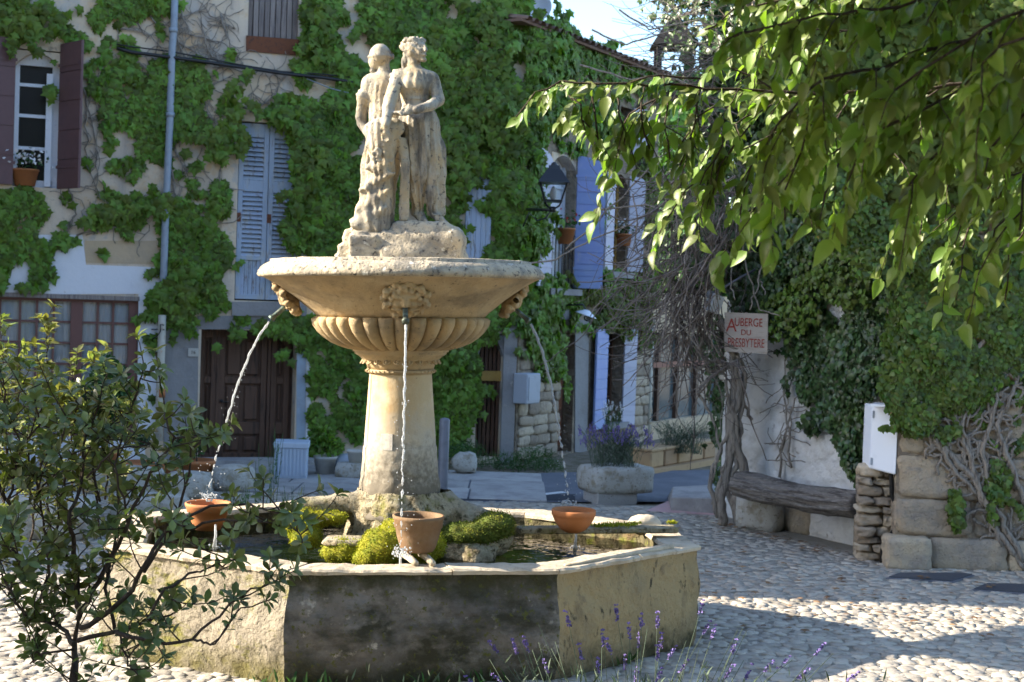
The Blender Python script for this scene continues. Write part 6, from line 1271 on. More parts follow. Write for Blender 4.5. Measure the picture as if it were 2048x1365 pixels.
c6 = thing('virginia_creeper', 'creeper spreading round the blue shutters and under the eaves', 'creeper', FR.P(1, 4, .1))
scat(FR, [(1095, 90, 60, 50), (1150, 110, 60, 40), (1205, 125, 50, 35), (1250, 150, 45, 35), (1290, 170, 25, 30, .7), (1080, 190, 40, 90), (1060, 280, 30, 90), (1140, 210, 50, 50, .5), (1150, 300, 28, 18), (1205, 240, 40, 30, .6), (1205, 320, 14, 40), (1065, 420, 22, 140), (1203, 400, 10, 110, .8), (1200, 560, 50, 22, .8), (1070, 620, 50, 50), (1110, 610, 50, 40), (1085, 680, 45, 40), (1100, 720, 26, 45), (1080, 570, 40, 20), (1115, 640, 35, 30), (1060, 480, 30, 40)], 11, (.10, .18), 'foliage', 'creeper', c6, seed=15, thick=.22)
scat(FR, [(1230, 600, 60, 35), (1215, 640, 45, 28), (1265, 650, 35, 35), (1290, 560, 30, 60), (1290, 430, 18, 110), (1285, 330, 14, 60, .7), (1180, 590, 40, 24), (1230, 265, 35, 30, .6), (1290, 680, 25, 20), (1280, 250, 20, 50, .6)], 12, (.08, .13), 'olive_foliage', 'creeper_olive', c6, seed=16, thick=.2)
for c in (c1, c2, c3, c4, c5, c6): c['group'] = g_

# ---- ivy on the right-hand walls
iv1 = thing('ivy', 'dark ivy spilling down the whitewashed rubble wall beside the sign', 'ivy', WA.P(1, 2, .1))
scat(WA, [(1560, 480, 120, 60), (1680, 480, 120, 80), (1590, 560, 90, 70), (1700, 590, 110, 90), (1560, 620, 50, 50), (1620, 680, 70, 70), (1710, 690, 80, 90), (1640, 760, 40, 50), (1690, 820, 42, 50), (1715, 880, 22, 60), (1745, 740, 36, 60), (1725, 930, 12, 45, .5), (1640, 850, 16, 24, .5), (1500, 560, 40, 60, .5), (1460, 480, 50, 70, .4)], 8, (.055, .10), 'foliage', 'ivy', iv1, T_IVY, .26, .04, -.3, 3.5, 21, jit=.7)
scat(WA, [(1680, 470, 60, 60), (1640, 580, 40, 60), (1720, 560, 60, 60), (1600, 640, 50, 50)], 34, (.05, .09), 'pale_foliage', 'ivy_light', iv1, T_IVY, .2, .2, -.3, 3.5, 22, jit=.7)
iv2 = thing('ivy', 'yellowish ivy with bare stems covering the sandstone block wall', 'ivy', WB.P(1, 2, .1))
scat(WB, [(1830, 600, 60, 90), (1900, 560, 100, 90), (2000, 600, 80, 100), (1850, 700, 90, 70), (1950, 700, 90, 60), (1900, 780, 80, 50), (1800, 790, 34, 70), (1830, 840, 40, 32), (1990, 770, 50, 40, .6), (1960, 820, 30, 60, .35), (1880, 870, 20, 20, .6), (1990, 960, 26, 50, .5), (1908, 1020, 14, 40, .8), (2040, 850, 20, 80, .5), (1900, 480, 160, 60), (2030, 700, 40, 60)], 8, (.055, .095), 'foliage', 'ivy_light', iv2, T_IVY, .22, .04, -.28, 3.2, 23, jit=.7)
scat(WB, [(1840, 560, 80, 90), (1950, 620, 100, 80), (1830, 680, 50, 60), (1960, 720, 90, 60)], 22, (.05, .09), 'dark_foliage', 'ivy', iv2, T_IVY, .12, .03, -.1, 3.2, 24, jit=.7)
wstems(WB, [[(2045, 1135), (1990, 1060), (1945, 960), (1930, 880), (1890, 800), (1870, 720)], [(2040, 1120), (1985, 1010), (1960, 900), (1990, 800), (1970, 720)], [(1945, 960), (1890, 900), (1850, 850), (1820, 760)], [(2048, 1010), (2010, 920), (1990, 850), (2030, 760)], [(1860, 870), (1900, 930), (1950, 990)], [(1840, 690), (1900, 700), (1960, 740), (2020, 730)], [(1870, 600), (1900, 680), (1890, 760)], [(1990, 640), (1950, 700), (1930, 780)], [(2048, 640), (2000, 690), (1980, 760)], [(2000, 1090), (1960, 990), (1920, 870), (1930, 800)]], 'stems', 'vine_bark', iv2, .034, seed=31, br=5, d=.06)
wstems(WA, [[(1590, 935), (1585, 860), (1575, 790), (1580, 720)], [(1572, 950), (1570, 900), (1590, 830), (1610, 770)], [(1585, 870), (1560, 920)]], 'stems', 'vine_bark', iv1, .016, seed=32, br=3, d=.05)
iv3 = thing('hanging_shrub', 'dense shrubby greenery crowning the right-hand walls behind the tree', 'shrub', WB.P(1, 5, .1))
scat(WB, [(1600, 330, 110, 120, .6), (1750, 340, 140, 130), (1900, 350, 140, 130), (2020, 380, 80, 120), (1600, 150, 130, 120, .8), (1800, 150, 160, 150), (1980, 150, 120, 150), (1700, 20, 200, 60)], 20, (.07, .13), 'foliage', 'creeper_olive', iv3, T_IVY, .5, .2, -.35, 2.2, 25, jit=.7)
scat(WB, [(1700, 420, 110, 70), (1740, 500, 80, 50), (1850, 450, 90, 60)], 26, (.05, .08), 'light_foliage', 'ivy_light', iv3, T_IVY, .3, .5, -.3, 3, 26, jit=.8)
scat(WA, [(1490, 150, 60, 170), (1560, 250, 70, 150), (1600, 100, 80, 120), (1700, 250, 120, 150), (1480, 350, 60, 100, .5)], 20, (.07, .12), 'dark_foliage', 'ivy', iv3, T_IVY, .4, .1, -.3, 2.4, 27, jit=.7)

# ---- old vine trunk and tangle of bare twigs at the wall corner
vt = thing('climbing_vine', 'old grey vine with twisted trunks and a tangle of bare twigs', 'vine', ong(1455, 1046))
rv = random.Random(12)
def vstrand(pp, r, D0, D1, nm='trunk_strand', sub=5, wig=2.0):
    pts = []
    for (x0, y0), (x1, y1) in zip(pp[:-1], pp[1:]):
        for i in range(sub): t = i / sub; pts.append((lerp(x0, x1, t) + rv.gauss(0, wig), lerp(y0, y1, t)))
    pts.append(pp[-1]); n = len(pts); MB().tube([A(x, y, lerp(D0, D1, i / (n - 1))) for i, (x, y) in enumerate(pts)], [r * (1.25 - .5 * i / n) for i in range(n)], 8).build(nm, 'vine_bark', vt, True)
for ln, r in ((((1448, 1050), (1440, 1000), (1462, 920), (1455, 840), (1470, 760), (1462, 700), (1440, 640)), .045), (((1478, 1055), (1470, 1000), (1490, 940), (1462, 860), (1480, 780), (1468, 720)), .05), (((1435, 1035), (1418, 960), (1440, 900), (1462, 850), (1452, 760)), .022), (((1425, 1010), (1450, 940), (1475, 880), (1468, 800)), .028), (((1490, 1055), (1452, 980), (1478, 900), (1480, 840), (1490, 760), (1475, 710)), .030), (((1500, 840), (1482, 790), (1488, 740), (1472, 700)), .016), (((1470, 730), (1440, 742), (1405, 770), (1395, 790)), .020), (((1475, 745), (1430, 720), (1392, 742)), .018), (((1455, 735), (1420, 745), (1398, 700), (1415, 650), (1445, 600)), .014), (((1400, 790), (1430, 850), (1440, 900), (1425, 960)), .014), (((1465, 700), (1420, 690), (1390, 640), (1370, 560)), .014), (((1380, 745), (1402, 690), (1420, 640), (1440, 560), (1430, 480)), .012)): vstrand(ln, r, 15.75, 15.6)
mb = MB()
for i in range(620):
    if i < 430: x, y = rv.gauss(1400, 55), rv.uniform(330, 640); D = rv.uniform(15.2, 16.2); an = rv.uniform(1.2, 2.6)
    elif i < 500: x, y = rv.uniform(1400, 1500), rv.uniform(60, 400); D = rv.uniform(15.4, 16.4); an = rv.uniform(2.5, 3.9)
    elif i < 560: x, y = rv.uniform(1330, 1420), rv.uniform(560, 720); D = rv.uniform(15.4, 16.0); an = rv.uniform(.5, 2.6)
    else: x, y = rv.uniform(1380, 1520), rv.uniform(560, 760); D = rv.uniform(15.3, 15.9); an = rv.uniform(0, 6.28)
    ln = []; st_ = rv.uniform(12, 24); cv = rv.gauss(0, .10)
    for s in range(rv.randint(6, 13)):
        ln.append(A(x, y, D)); an += cv + rv.gauss(0, .16); x += st_ * math.cos(an); y += st_ * math.sin(an); D += rv.gauss(0, .04)
    if any(1436 < 1024 + F * q_.x / q_.y < 1560 and 2.30 < q_.z < 2.92 and q_.y < 15.9 for q_ in ln): continue
    r_ = rv.choice((.004, .005, .007, .010)); mb.tube(ln, [r_ * (1 - .5 * k_ / len(ln)) for k_ in range(len(ln))], 4)
mb.build('twigs', 'twig', vt, True, kind='stuff')
for ln in (((1500, 330), (1480, 450), (1492, 540), (1520, 620), (1560, 632)), ((1430, 380), (1425, 470), (1432, 560), (1440, 600)), ((1480, 380), (1470, 480), (1462, 560), (1470, 600)), ((1540, 480), (1520, 560), (1530, 590)), ((1040, 530), (1110, 520), (1180, 480), (1260, 450), (1360, 390), (1430, 330)), ((1130, 500), (1200, 440), (1300, 330), (1400, 260)), ((1200, 420), (1290, 410), (1380, 440)), ((1180, 60), (1250, 90), (1350, 60), (1440, 110)), ((1160, 130), (1260, 160), (1340, 150), (1430, 200)), ((1240, 20), (1300, 60), (1400, 40)), ((1290, 500), (1340, 560), (1350, 640), (1400, 700)), ((1500, 380), (1540, 470), (1520, 560), (1500, 620))): vstrand(ln, .009, 15.8, 15.3, 'long_shoot', 5, 2.5)
scat(WA, [(1420, 700, 30, 60, .5), (1430, 850, 20, 90, .8), (1425, 920, 12, 60, .6)], 12, (.06, .09), 'foliage', 'ivy', vt, T_IVY, .15, -.1, -.3, 3, 28)

cloud_q = [(1365, 70, 26, 40), (1400, 30, 40, 40), (1330, 140, 20, 25), (1420, 120, 40, 50)]
mb = MB()
for i in range(90):
    x, y, an = rv.uniform(1330, 1480), rv.uniform(-20, 200), rv.uniform(2.6, 4.0); D = rv.uniform(15.4, 16.4); ln = []
    for s in range(rv.randint(6, 12)): ln.append(A(x, y, D)); an += rv.gauss(0, .14); x += 15 * math.cos(an); y += 13 * math.sin(an)
    mb.tube(ln, [.005 * (1 - .6 * k_ / len(ln)) for k_ in range(len(ln))], 4)
mb.build('twigs', 'twig', vt, True, kind='stuff')
scat(WA, [(1440, 60, 50, 90, .6), (1400, 20, 60, 40, .4), (1390, 130, 50, 60, .3)], 22, (.06, .11), 'foliage', 'ivy', vt, T_IVY, .5, .3, -.2, 4, 29, jit=.8)

# ---- overhanging tree, upper right
ht = thing('hackberry_tree', 'overhanging tree with sunlit drooping leaves filling the upper right corner', 'tree', (2.7, 3.7, 0))
LP, LT, LN, LL = [], [], [], []
rt = random.Random(21); BR = MB()
SUNX = [0]
def leafy(pts, lsz=(.07, .105), sp=.03, droop=1.0, skip=0):
    """hang leaves alternately along a twig"""
    acc = 0; k = 0
    for i in range(len(pts) - 1):
        a, b = pts[i], pts[i + 1]; d = b - a; l = d.length
        if l < 1e-6: continue
        d /= l; t = 0
        while acc + (l - t) > sp:
            t += sp - acc; acc = 0; p = a + d * t; k += 1
            if k < skip: continue
            sd_ = d.cross(Vector((0, 0, 1))); sd_.normalize(); sd_ *= (1 if k % 2 else -1)
            T_ = d * rt.uniform(.1, .8) + sd_ * rt.uniform(.2, .9) + Vector((rt.gauss(-.45 * SUNX[0], .35), rt.gauss(0, .3), -droop * rt.uniform(.15, 1.25)))
            LP.append(tuple(p + Vector((rt.gauss(0, .006), rt.gauss(0, .006), -.008)))); LT.append(tuple(T_)); LN.append((rt.gauss(-.8, .5), rt.gauss(-.75, .5), rt.uniform(.1, .8)) if SUNX[0] else (rt.gauss(0, .55) + sd_.x * .3, rt.gauss(-.25, .6), rt.uniform(.3, 1.1))); LL.append(rt.uniform(*lsz))
        acc += l - t
def twig(p, d, l, droop=.5, seg=7):
    pts = [p]; d = d.normalized()
    for i in range(seg): d = (d + Vector((rt.gauss(0, .10), rt.gauss(0, .10), -droop / seg * 1.3 + rt.gauss(0, .06)))).normalized(); pts.append(pts[-1] + d * l / seg)
    return pts
def bough(pp, r0, side=.5, tl=(.18, .45), lsz=(.07, .105), sp=.032, wood=True, droop=.8, r1=.003, den=1.0):
    w_ = [A(*q) if len(q) == 3 else Vector(q[:3]) for q in pp]; pts = []
    for a, b in zip(w_[:-1], w_[1:]):
        k = max(2, int((b - a).length / .06))
        for i in range(k): pts.append(a.lerp(b, i / k) + Vector((rt.gauss(0, .004), rt.gauss(0, .004), rt.gauss(0, .004))))
    pts.append(w_[-1]); n = len(pts)
    if wood: BRS.append((pts, [lerp(r0, r1, i / n) for i in range(n)]))
    for i in range(1, n - 1):
        if rt.random() < side * den:
            d = (pts[i + 1] - pts[i]).normalized(); s = d.cross(Vector((0, 0, 1))).normalized() * rt.choice((-1, 1))
            tw = twig(pts[i], d * .7 + s * rt.uniform(.2, 1) + Vector((0, 0, rt.uniform(-.6, .2))), rt.uniform(*tl), droop); TWS.append(tw); leafy(tw, lsz, sp)
    leafy(pts[n // 3:], lsz, sp)
BRS, TWS = [], []
lit = dict(side=.42, tl=(.12, .40), lsz=(.045, .088), sp=.030)
SUNX[0] = 1
bough([(2180, 150, 5.55), (1900, 172, 5.55), (1640, 187, 5.49), (1480, 180, 5.43), (1340, 172, 5.37), (1230, 172, 5.31), (1120, 166, 5.31), (1070, 185, 5.29), (1028, 240, 5.25)], .009, .62, (.06, .26), (.045, .09), .03)
bough([(1340, 175, 5.43), (1260, 230, 5.43), (1215, 290, 5.43)], .004, **lit)
bough([(1480, 180, 5.43), (1400, 230, 5.43), (1360, 290, 5.43)], .004, **lit)
bough([(1660, 190, 5.66), (1560, 260, 5.55), (1450, 320, 5.43), (1370, 380, 5.37), (1318, 468, 5.31)], .004, **lit)
bough([(1700, 200, 5.78), (1640, 300, 5.66), (1540, 380, 5.55), (1490, 440, 5.43)], .004, **lit)
bough([(1760, 200, 5.66), (1700, 280, 5.55), (1620, 340, 5.55), (1560, 400, 5.43)], .004, **lit)
bough([(1640, 180, 5.90), (1540, 210, 5.90), (1450, 260, 5.78), (1400, 330, 5.78)], .004, **lit)
bough([(1560, 190, 5.78), (1500, 150, 5.78), (1430, 130, 5.78), (1400, 160, 5.78)], .004, **lit)
bough([(1750, 60, 5.90), (1600, 60, 5.90), (1500, 90, 5.90), (1440, 130, 5.78)], .004, **lit)
bough([(1800, -10, 5.43), (1600, -5, 5.43), (1470, 20, 5.43), (1410, 60, 5.31)], .005, **lit)
bough([(2140, 250, 5.78), (2020, 300, 5.66), (1960, 400, 5.55), (1925, 500, 5.43), (1912, 600, 5.37)], .005, **lit)
bough([(2140, 300, 5.78), (2060, 380, 5.66), (1990, 460, 5.55), (1980, 540, 5.49)], .005, **lit)
bough([(2140, 200, 5.90), (2000, 260, 5.90), (1900, 330, 5.78), (1850, 400, 5.78), (1840, 470, 5.66)], .004, **lit)
bough([(2100, 340, 6.02), (2000, 350, 5.90), (1930, 420, 5.78), (1900, 460, 5.78)], .004, **lit)
bough([(1900, 160, 6.14), (1850, 200, 6.14), (1800, 260, 6.02), (1780, 330, 5.90)], .004, **lit)
bough([(2150, 420, 5.78), (2060, 440, 5.66), (2020, 500, 5.60), (2010, 600, 5.55)], .004, **lit)
for x0, y0, x1, y1, x2, y2 in ((1120, 170, 1160, 210, 1170, 260), (1180, 172, 1190, 230, 1200, 300), (1230, 175, 1240, 230, 1250, 290), (1290, 172, 1280, 240, 1300, 300), (1340, 180, 1330, 250, 1340, 320), (1400, 180, 1390, 250, 1360, 330), (1460, 200, 1440, 290, 1400, 370), (1400, 160, 1330, 150, 1260, 165), (1500, 250, 1440, 330, 1420, 410), (1560, 240, 1500, 330, 1480, 430), (1620, 260, 1580, 350, 1570, 440), (1680, 330, 1650, 390, 1640, 440)):
    bough([(x0, y0, 5.4), (x1, y1, 5.35), (x2, y2, 5.3)], .004, .5, (.08, .24), (.045, .09), .03)
SUNX[0] = 0
dk = dict(side=.62, tl=(.16, .42), lsz=(.045, .09), sp=.020)
bough([(2250, -120, 4.49), (2000, -40, 4.35), (1800, 10, 4.28), (1600, 40, 4.22), (1450, 80, 4.22)], .007, **dk)
bough([(2250, -40, 4.22), (2000, 60, 4.22), (1800, 120, 4.22), (1650, 160, 4.15), (1560, 240, 4.08), (1530, 300, 4.08)], .007, **dk)
bough([(2250, 20, 4.08), (2050, 130, 4.08), (1880, 200, 4.08), (1740, 270, 4.01), (1690, 380, 4.01)], .006, **dk)
bough([(2250, 80, 4.35), (2050, 200, 4.35), (1940, 260, 4.22), (1850, 330, 4.22), (1800, 400, 4.22)], .006, **dk)
bough([(2250, -100, 3.94), (2100, 0, 3.94), (1960, 60, 3.94), (1850, 140, 3.94), (1760, 200, 3.94)], .006, **dk)
bough([(2250, 100, 3.94), (2120, 160, 3.94), (2040, 230, 3.94), (1980, 300, 3.94), (1950, 360, 3.94)], .006, **dk)
bough([(2200, -180, 4.49), (1950, -90, 4.49), (1750, -60, 4.49), (1560, -50, 4.49), (1460, -10, 4.49)], .006, **dk)
bough([(2250, 200, 4.62), (2120, 260, 4.49), (2050, 350, 4.49), (2040, 460, 4.35)], .005, **dk)
bough([(2250, -20, 3.67), (2120, 40, 3.67), (2000, 90, 3.67), (1930, 170, 3.67)], .005, **dk)
bough([(1700, 160, 4.22), (1620, 200, 4.22), (1600, 300, 4.22), (1570, 380, 4.15)], .004, **dk)
nv = len(LP)
# limbs and unseen crown, shaped to keep the sun off the dark boughs
cr = [[(q[0], q[1] + .05, q[2] + .12, 0) for q in pp] for pp in [[(2.7, 3.9, 4.9, 0), (1.6, 3.9, 4.7, 0), (.4, 3.8, 4.5, 0), (-.9, 3.8, 4.3, 0), (-2.1, 3.7, 4.2, 0)], [(2.6, 4.0, 5.2, 0), (1.2, 4.3, 5.2, 0), (-.2, 4.3, 5.0, 0), (-1.6, 4.2, 4.9, 0)], [(2.7, 3.5, 4.6, 0), (1.9, 3.3, 4.5, 0), (.6, 3.2, 4.2, 0), (-.8, 3.1, 4.0, 0), (-1.9, 3.0, 3.9, 0)], [(2.7, 3.7, 4.2, 0), (2.4, 4.3, 4.0, 0), (2.3, 5.2, 3.7, 0)], [(2.8, 3.7, 4.6, 0), (3.6, 4.6, 4.9, 0), (4.2, 5.4, 5.0, 0)], [(2.8, 3.6, 4.4, 0), (3.6, 2.8, 4.9, 0), (4.4, 2.2, 5.1, 0)], [(2.7, 3.7, 5.0, 0), (2.9, 3.9, 6.0, 0), (3.0, 4.0, 7.0, 0)], [(1.2, 4.2, 4.6, 0), (.2, 4.3, 4.1, 0), (-.7, 4.3, 3.9, 0), (-1.7, 4.3, 3.75, 0)], [(1.0, 3.6, 4.4, 0), (.0, 3.6, 4.0, 0), (-.9, 3.6, 3.8, 0), (-1.8, 3.6, 3.65, 0)], [(1.0, 4.0, 4.7, 0), (-.2, 4.1, 4.5, 0), (-1.4, 4.0, 4.45, 0)], [(.6, 4.5, 4.4, 0), (-.5, 4.6, 4.2, 0), (-1.5, 4.6, 4.0, 0)], [(.9, 3.9, 4.2, 0), (.0, 4.0, 3.95, 0), (-.8, 4.0, 3.8, 0)]]]
for pp in cr + [[(q[0] + .1, q[1] + .22, q[2] + .15, 0) for q in pp] for pp in cr[:3] + cr[7:]] + [[(q[0] - .15, q[1] - .2, q[2] + .3, 0) for q in pp] for pp in cr[:3] + cr[7:]]:
    bough([q for q in pp], .035, 1.1, (.3, .7), (.10, .15), .030, den=1, r1=.010)
MB().tube([(2.75, 3.75, -.1), (2.7, 3.7, 1.2), (2.78, 3.72, 2.6), (2.7, 3.7, 4.2), (2.75, 3.8, 5.4)], [.24, .19, .17, .14, .08], 14).build('trunk', 'bark', ht, True)
for pts, rad in BRS: MB().tube(pts, rad, 6).build('branch', 'bark', ht, True)
mb = MB()
for tw in TWS: mb.tube(tw, [.0028 - .0016 * i / len(tw) for i in range(len(tw))], 4)
mb.build('twigs', 'bark', ht, True, kind='stuff')
r = np.random.default_rng(77); n = 9000; v = norm(r.normal(size=(n, 3))) * (r.random((n, 1)) ** .45) * (3.2, 1.0, 1.2) + (.2, 3.8, 5.1)  # unseen leaf mass added overhead to block sun and sky light
link('foliage', leaves_mesh('foliage', v, r.normal(size=(n, 3)) + (0, 0, -1), r.normal(size=(n, 3)) * .7 + (0, 0, .8), r.uniform(.10, .16, n), T_IVY), 'tree_leaf_i', ht, kind='stuff')
n = 9000; v = norm(r.normal(size=(n, 3))) * (r.random((n, 1)) ** .45) * (2.0, 2.5, 2.3) + (4.25, 4.9, 4.3)  # unseen leaf mass added at the right to block sky light
link('foliage', leaves_mesh('foliage', v, r.normal(size=(n, 3)) + (0, 0, -1), r.normal(size=(n, 3)) * .7 + (0, 0, .8), r.uniform(.12, .18, n), T_IVY), 'tree_leaf_i', ht, kind='stuff')
P = np.array(LP); sx_ = 1024 + F * P[:, 0] / P[:, 1]; sy_ = 605 - F * (P[:, 2] - CZ) / P[:, 1] + .035 * (sx_ - 1024)
kp = (np.arange(len(P)) < nv) | (sy_ < -60) | (sx_ > 2100); LP, LT, LN, LL = P[kp], np.array(LT)[kp], np.array(LN)[kp], np.array(LL)[kp]   # drop shading-crown leaves that would hang into the view
P = np.array(LP); o1 = rng.permutation(nv); leaf_objs('leaf', 300, P, LT, LN, LL, [T_TREE, T_TREE2, T_TREE3], 'tree_leaf', ht, o1)
link('foliage', leaves_mesh('foliage', P[nv:], LT[nv:], LN[nv:], LL[nv:], T_IVY), 'tree_leaf_i', ht, kind='stuff')
print('tree leaves', nv, len(P))

# unseen crown added behind the viewpoint to cut sky light on near things
t = thing('sky_blocker_tree', 'added leafy tree behind the viewpoint, blocking sky light', 'tree', (-1.5, -3, 0)); r = np.random.default_rng(9); n = 15000
v = norm(r.normal(size=(n, 3))) * (r.random((n, 1)) ** .4); P = v * (5.2, 3.9, 2.0) + (0, -1.9, 6.6)
link('foliage', leaves_mesh('foliage', P, r.normal(size=(n, 3)) + (0, 0, -.4), r.normal(size=(n, 3)) * .6 + (0, 0, 1), r.uniform(.18, .32, n), T_IVY), 'dark_leaf', t, kind='stuff')
MB().tube([(-1.5, -3, -.1), (-1.4, -2.9, 2.5), (-.8, -2.4, 5.2), (0, -2, 6.8)], [.3, .24, .18, .08], 12).build('trunk', 'bark', t, True)

# ---- foreground shrub, left
LP, LT, LN, LL = [], [], [], []; rt = random.Random(5)
sh = thing('pittosporum_shrub', 'dark leafy shrub in the left foreground overlapping the basin', 'shrub', A(150, 1540, 7.0) * 1)
sh.location.z = 0; LOC[sh.name] = Vector(sh.location)
def rosette(p, d, n, sz):
    d = d.normalized(); a = d.cross(Vector((.3, .2, 1))).normalized(); b = d.cross(a); o = rt.uniform(0, 6)
    for i in range(n):
        an = o + i * 2.4; T_ = (a * math.cos(an) + b * math.sin(an)) * rt.uniform(.7, 1.1) + d * rt.uniform(.15, .8); LP.append(tuple(p - d * rt.uniform(0, .03))); LT.append(tuple(T_)); LN.append(tuple(d + Vector((rt.gauss(0, .3), rt.gauss(0, .3), .3)))); LL.append(rt.uniform(*sz))
SB, ST = [], []
def stem(pp, r0, r1=.003, side=.35, sz=(.048, .082), dj=.25, tl=(.10, .30), upw=.5, nros=7):
    w_ = [A(*q) for q in pp]; pts = []
    for a, b in zip(w_[:-1], w_[1:]):
        k = max(2, int((b - a).length / .05))
        for i in range(k): pts.append(a.lerp(b, i / k) + Vector((rt.gauss(0, .005), rt.gauss(0, .01), rt.gauss(0, .005))))
    pts.append(w_[-1]); n = len(pts); SB.append((pts, [lerp(r0, r1, i / n) for i in range(n)]))
    for i in range(2, n):
        if rt.random() < side:
            d = Vector((rt.gauss(0, 1), rt.gauss(0, .8), rt.gauss(upw, .6))).normalized(); tw = [pts[i]]; l = rt.uniform(*tl)
            for s in range(5): d = (d + Vector((rt.gauss(0, .12), rt.gauss(0, .12), .10 + rt.gauss(0, .1)))).normalized(); tw.append(tw[-1] + d * l / 5)
            ST.append(tw); rosette(tw[-1], d, nros, sz); rosette(tw[2], d, 2, sz)
            if l > .16: rosette(tw[3], d, 4, sz)
    rosette(pts[-1], pts[-1] - pts[-2], nros + 1, sz)
for ln, r0, D in ((((150, 1440), (148, 1360), (150, 1290), (155, 1200)), .030, 7.0), (((155, 1215), (150, 1120), (140, 1040), (165, 960), (170, 880), (200, 800)), .016, 7.0), (((150, 1290), (120, 1250), (60, 1240), (20, 1190), (0, 1120)), .013, 6.8), (((120, 1250), (80, 1180), (30, 1100), (20, 1000), (40, 900), (25, 820)), .014, 7.1), (((155, 1280), (230, 1265), (300, 1240), (345, 1200)), .012, 6.8), (((155, 1240), (215, 1130), (260, 1040), (300, 950), (350, 880), (420, 930 - 60)), .014, 7.0), (((160, 1260), (250, 1200), (295, 1120), (330, 1060), (420, 1045), (500, 1040), (560, 1052)), .014, 6.7), (((330, 1065), (420, 1010), (500, 1010), (590, 1040), (605, 1090)), .008, 6.6), (((290, 1140), (340, 1060), (370, 980), (385, 900), (420, 870)), .010, 6.9), (((230, 1265), (330, 1290), (385, 1280), (440, 1230), (500, 1180), (560, 1165)), .010, 6.6), (((385, 1280), (430, 1300 - 10), (480, 1200 + 20), (540, 1200)), .006, 6.6), (((300, 1240), (330, 1180), (400, 1140), (470, 1120)), .008, 6.7), (((60, 1240), (100, 1150), (90, 1060), (75, 960), (95, 880)), .010, 7.2), (((240, 1270), (255, 1330), (275, 1350)), .006, 6.7), (((230, 1265), (210, 1180), (230, 1080), (240, 980), (215, 900)), .010, 7.1), (((150, 1300), (85, 1310), (60, 1330), (80, 1290)), .006, 6.9), (((255, 1040), (230, 930), (250, 850), (280, 760), (285, 742)), .006, 7.0), (((10, 1000), (-30, 900), (10, 800), (0, 740)), .010, 7.2), (((350, 880), (330, 840), (330, 825)), .005, 7.0), (((160, 1150), (110, 1080), (130, 980), (120, 900), (130, 830)), .009, 7.1), (((170, 960), (230, 900), (300, 890), (330, 930)), .006, 6.9), (((40, 900), (80, 850), (70, 800)), .006, 7.1), (((320, 1180), (350, 1220), (300, 1260), (330, 1320)), .006, 6.8), (((20, 1190), (40, 1120), (20, 1060)), .006, 6.8), (((200, 1000), (180, 930), (210, 860), (260, 830)), .007, 7.2), (((60, 1000), (100, 960), (60, 930), (10, 940)), .006, 7.0)):
    stem([(x, y, D + (.15 * math.sin(i * 1.7 + x))) for i, (x, y) in enumerate(ln)], r0, side=.80 if max(q_[0] for q_ in ln) < 300 else .46, tl=(.10, .34))
for pts, rad in SB: MB().tube(pts, rad, 7).build('branch', 'bark', sh, True)
mb = MB()
for tw in ST: mb.tube(tw, [.004 - .002 * i / 5 for i in range(len(tw))], 4)
mb.build('twigs', 'bark', sh, True, kind='stuff')
n = len(LP); leaf_objs('leaf', 300, LP, LT, LN, LL, [T_SHRUB, T_SHRUB], 'shrub_leaf', sh, rng.permutation(n)); print('shrub leaves', n)
# pale spray shrub behind
LP, LT, LN, LL = [], [], [], []; SB, ST = [], []
ps = thing('silvery_shrub', 'pale yellowish shrub with upright sprays in front of the shop window', 'shrub', (A(90, 900, 8.1).x, 8.1, 0))
for ln in (((5, 1100), (12, 900), (5, 760), (2, 640)), ((60, 1080), (80, 950), (78, 820), (75, 720)), ((100, 1080), (92, 900), (95, 760), (92, 640)), ((150, 1050), (140, 900), (155, 800), (150, 745)), ((200, 1060), (180, 900), (192, 790), (190, 715)), ((30, 1050), (40, 900), (30, 800), (35, 740)), ((120, 1050), (112, 950), (120, 850), (118, 780)), ((230, 1060), (250, 950), (235, 880), (250, 830)), ((60, 1000), (55, 880), (60, 790)), ((170, 1000), (165, 900), (130, 840), (125, 800)), ((10, 1000), (20, 860), (-10, 780)), ((210, 1000), (215, 900), (205, 840)), ((-20, 1000), (-20, 850), (-10, 720))):
    stem([(x, y, 8.1 + .2 * math.sin(x)) for x, y in ln], .007, .002, .85, (.045, .075), tl=(.05, .16), upw=1.1, nros=7)
for pts, rad in SB: MB().tube(pts, rad, 5).build('branch', 'bark', ps, True)
mb = MB()
for tw in ST: mb.tube(tw, .0022, 4)
mb.build('twigs', 'bark', ps, True, kind='stuff'); link('foliage', leaves_mesh('foliage', LP, LT, LN, LL, T_PALE), 'pale_leaf', ps, kind='stuff')

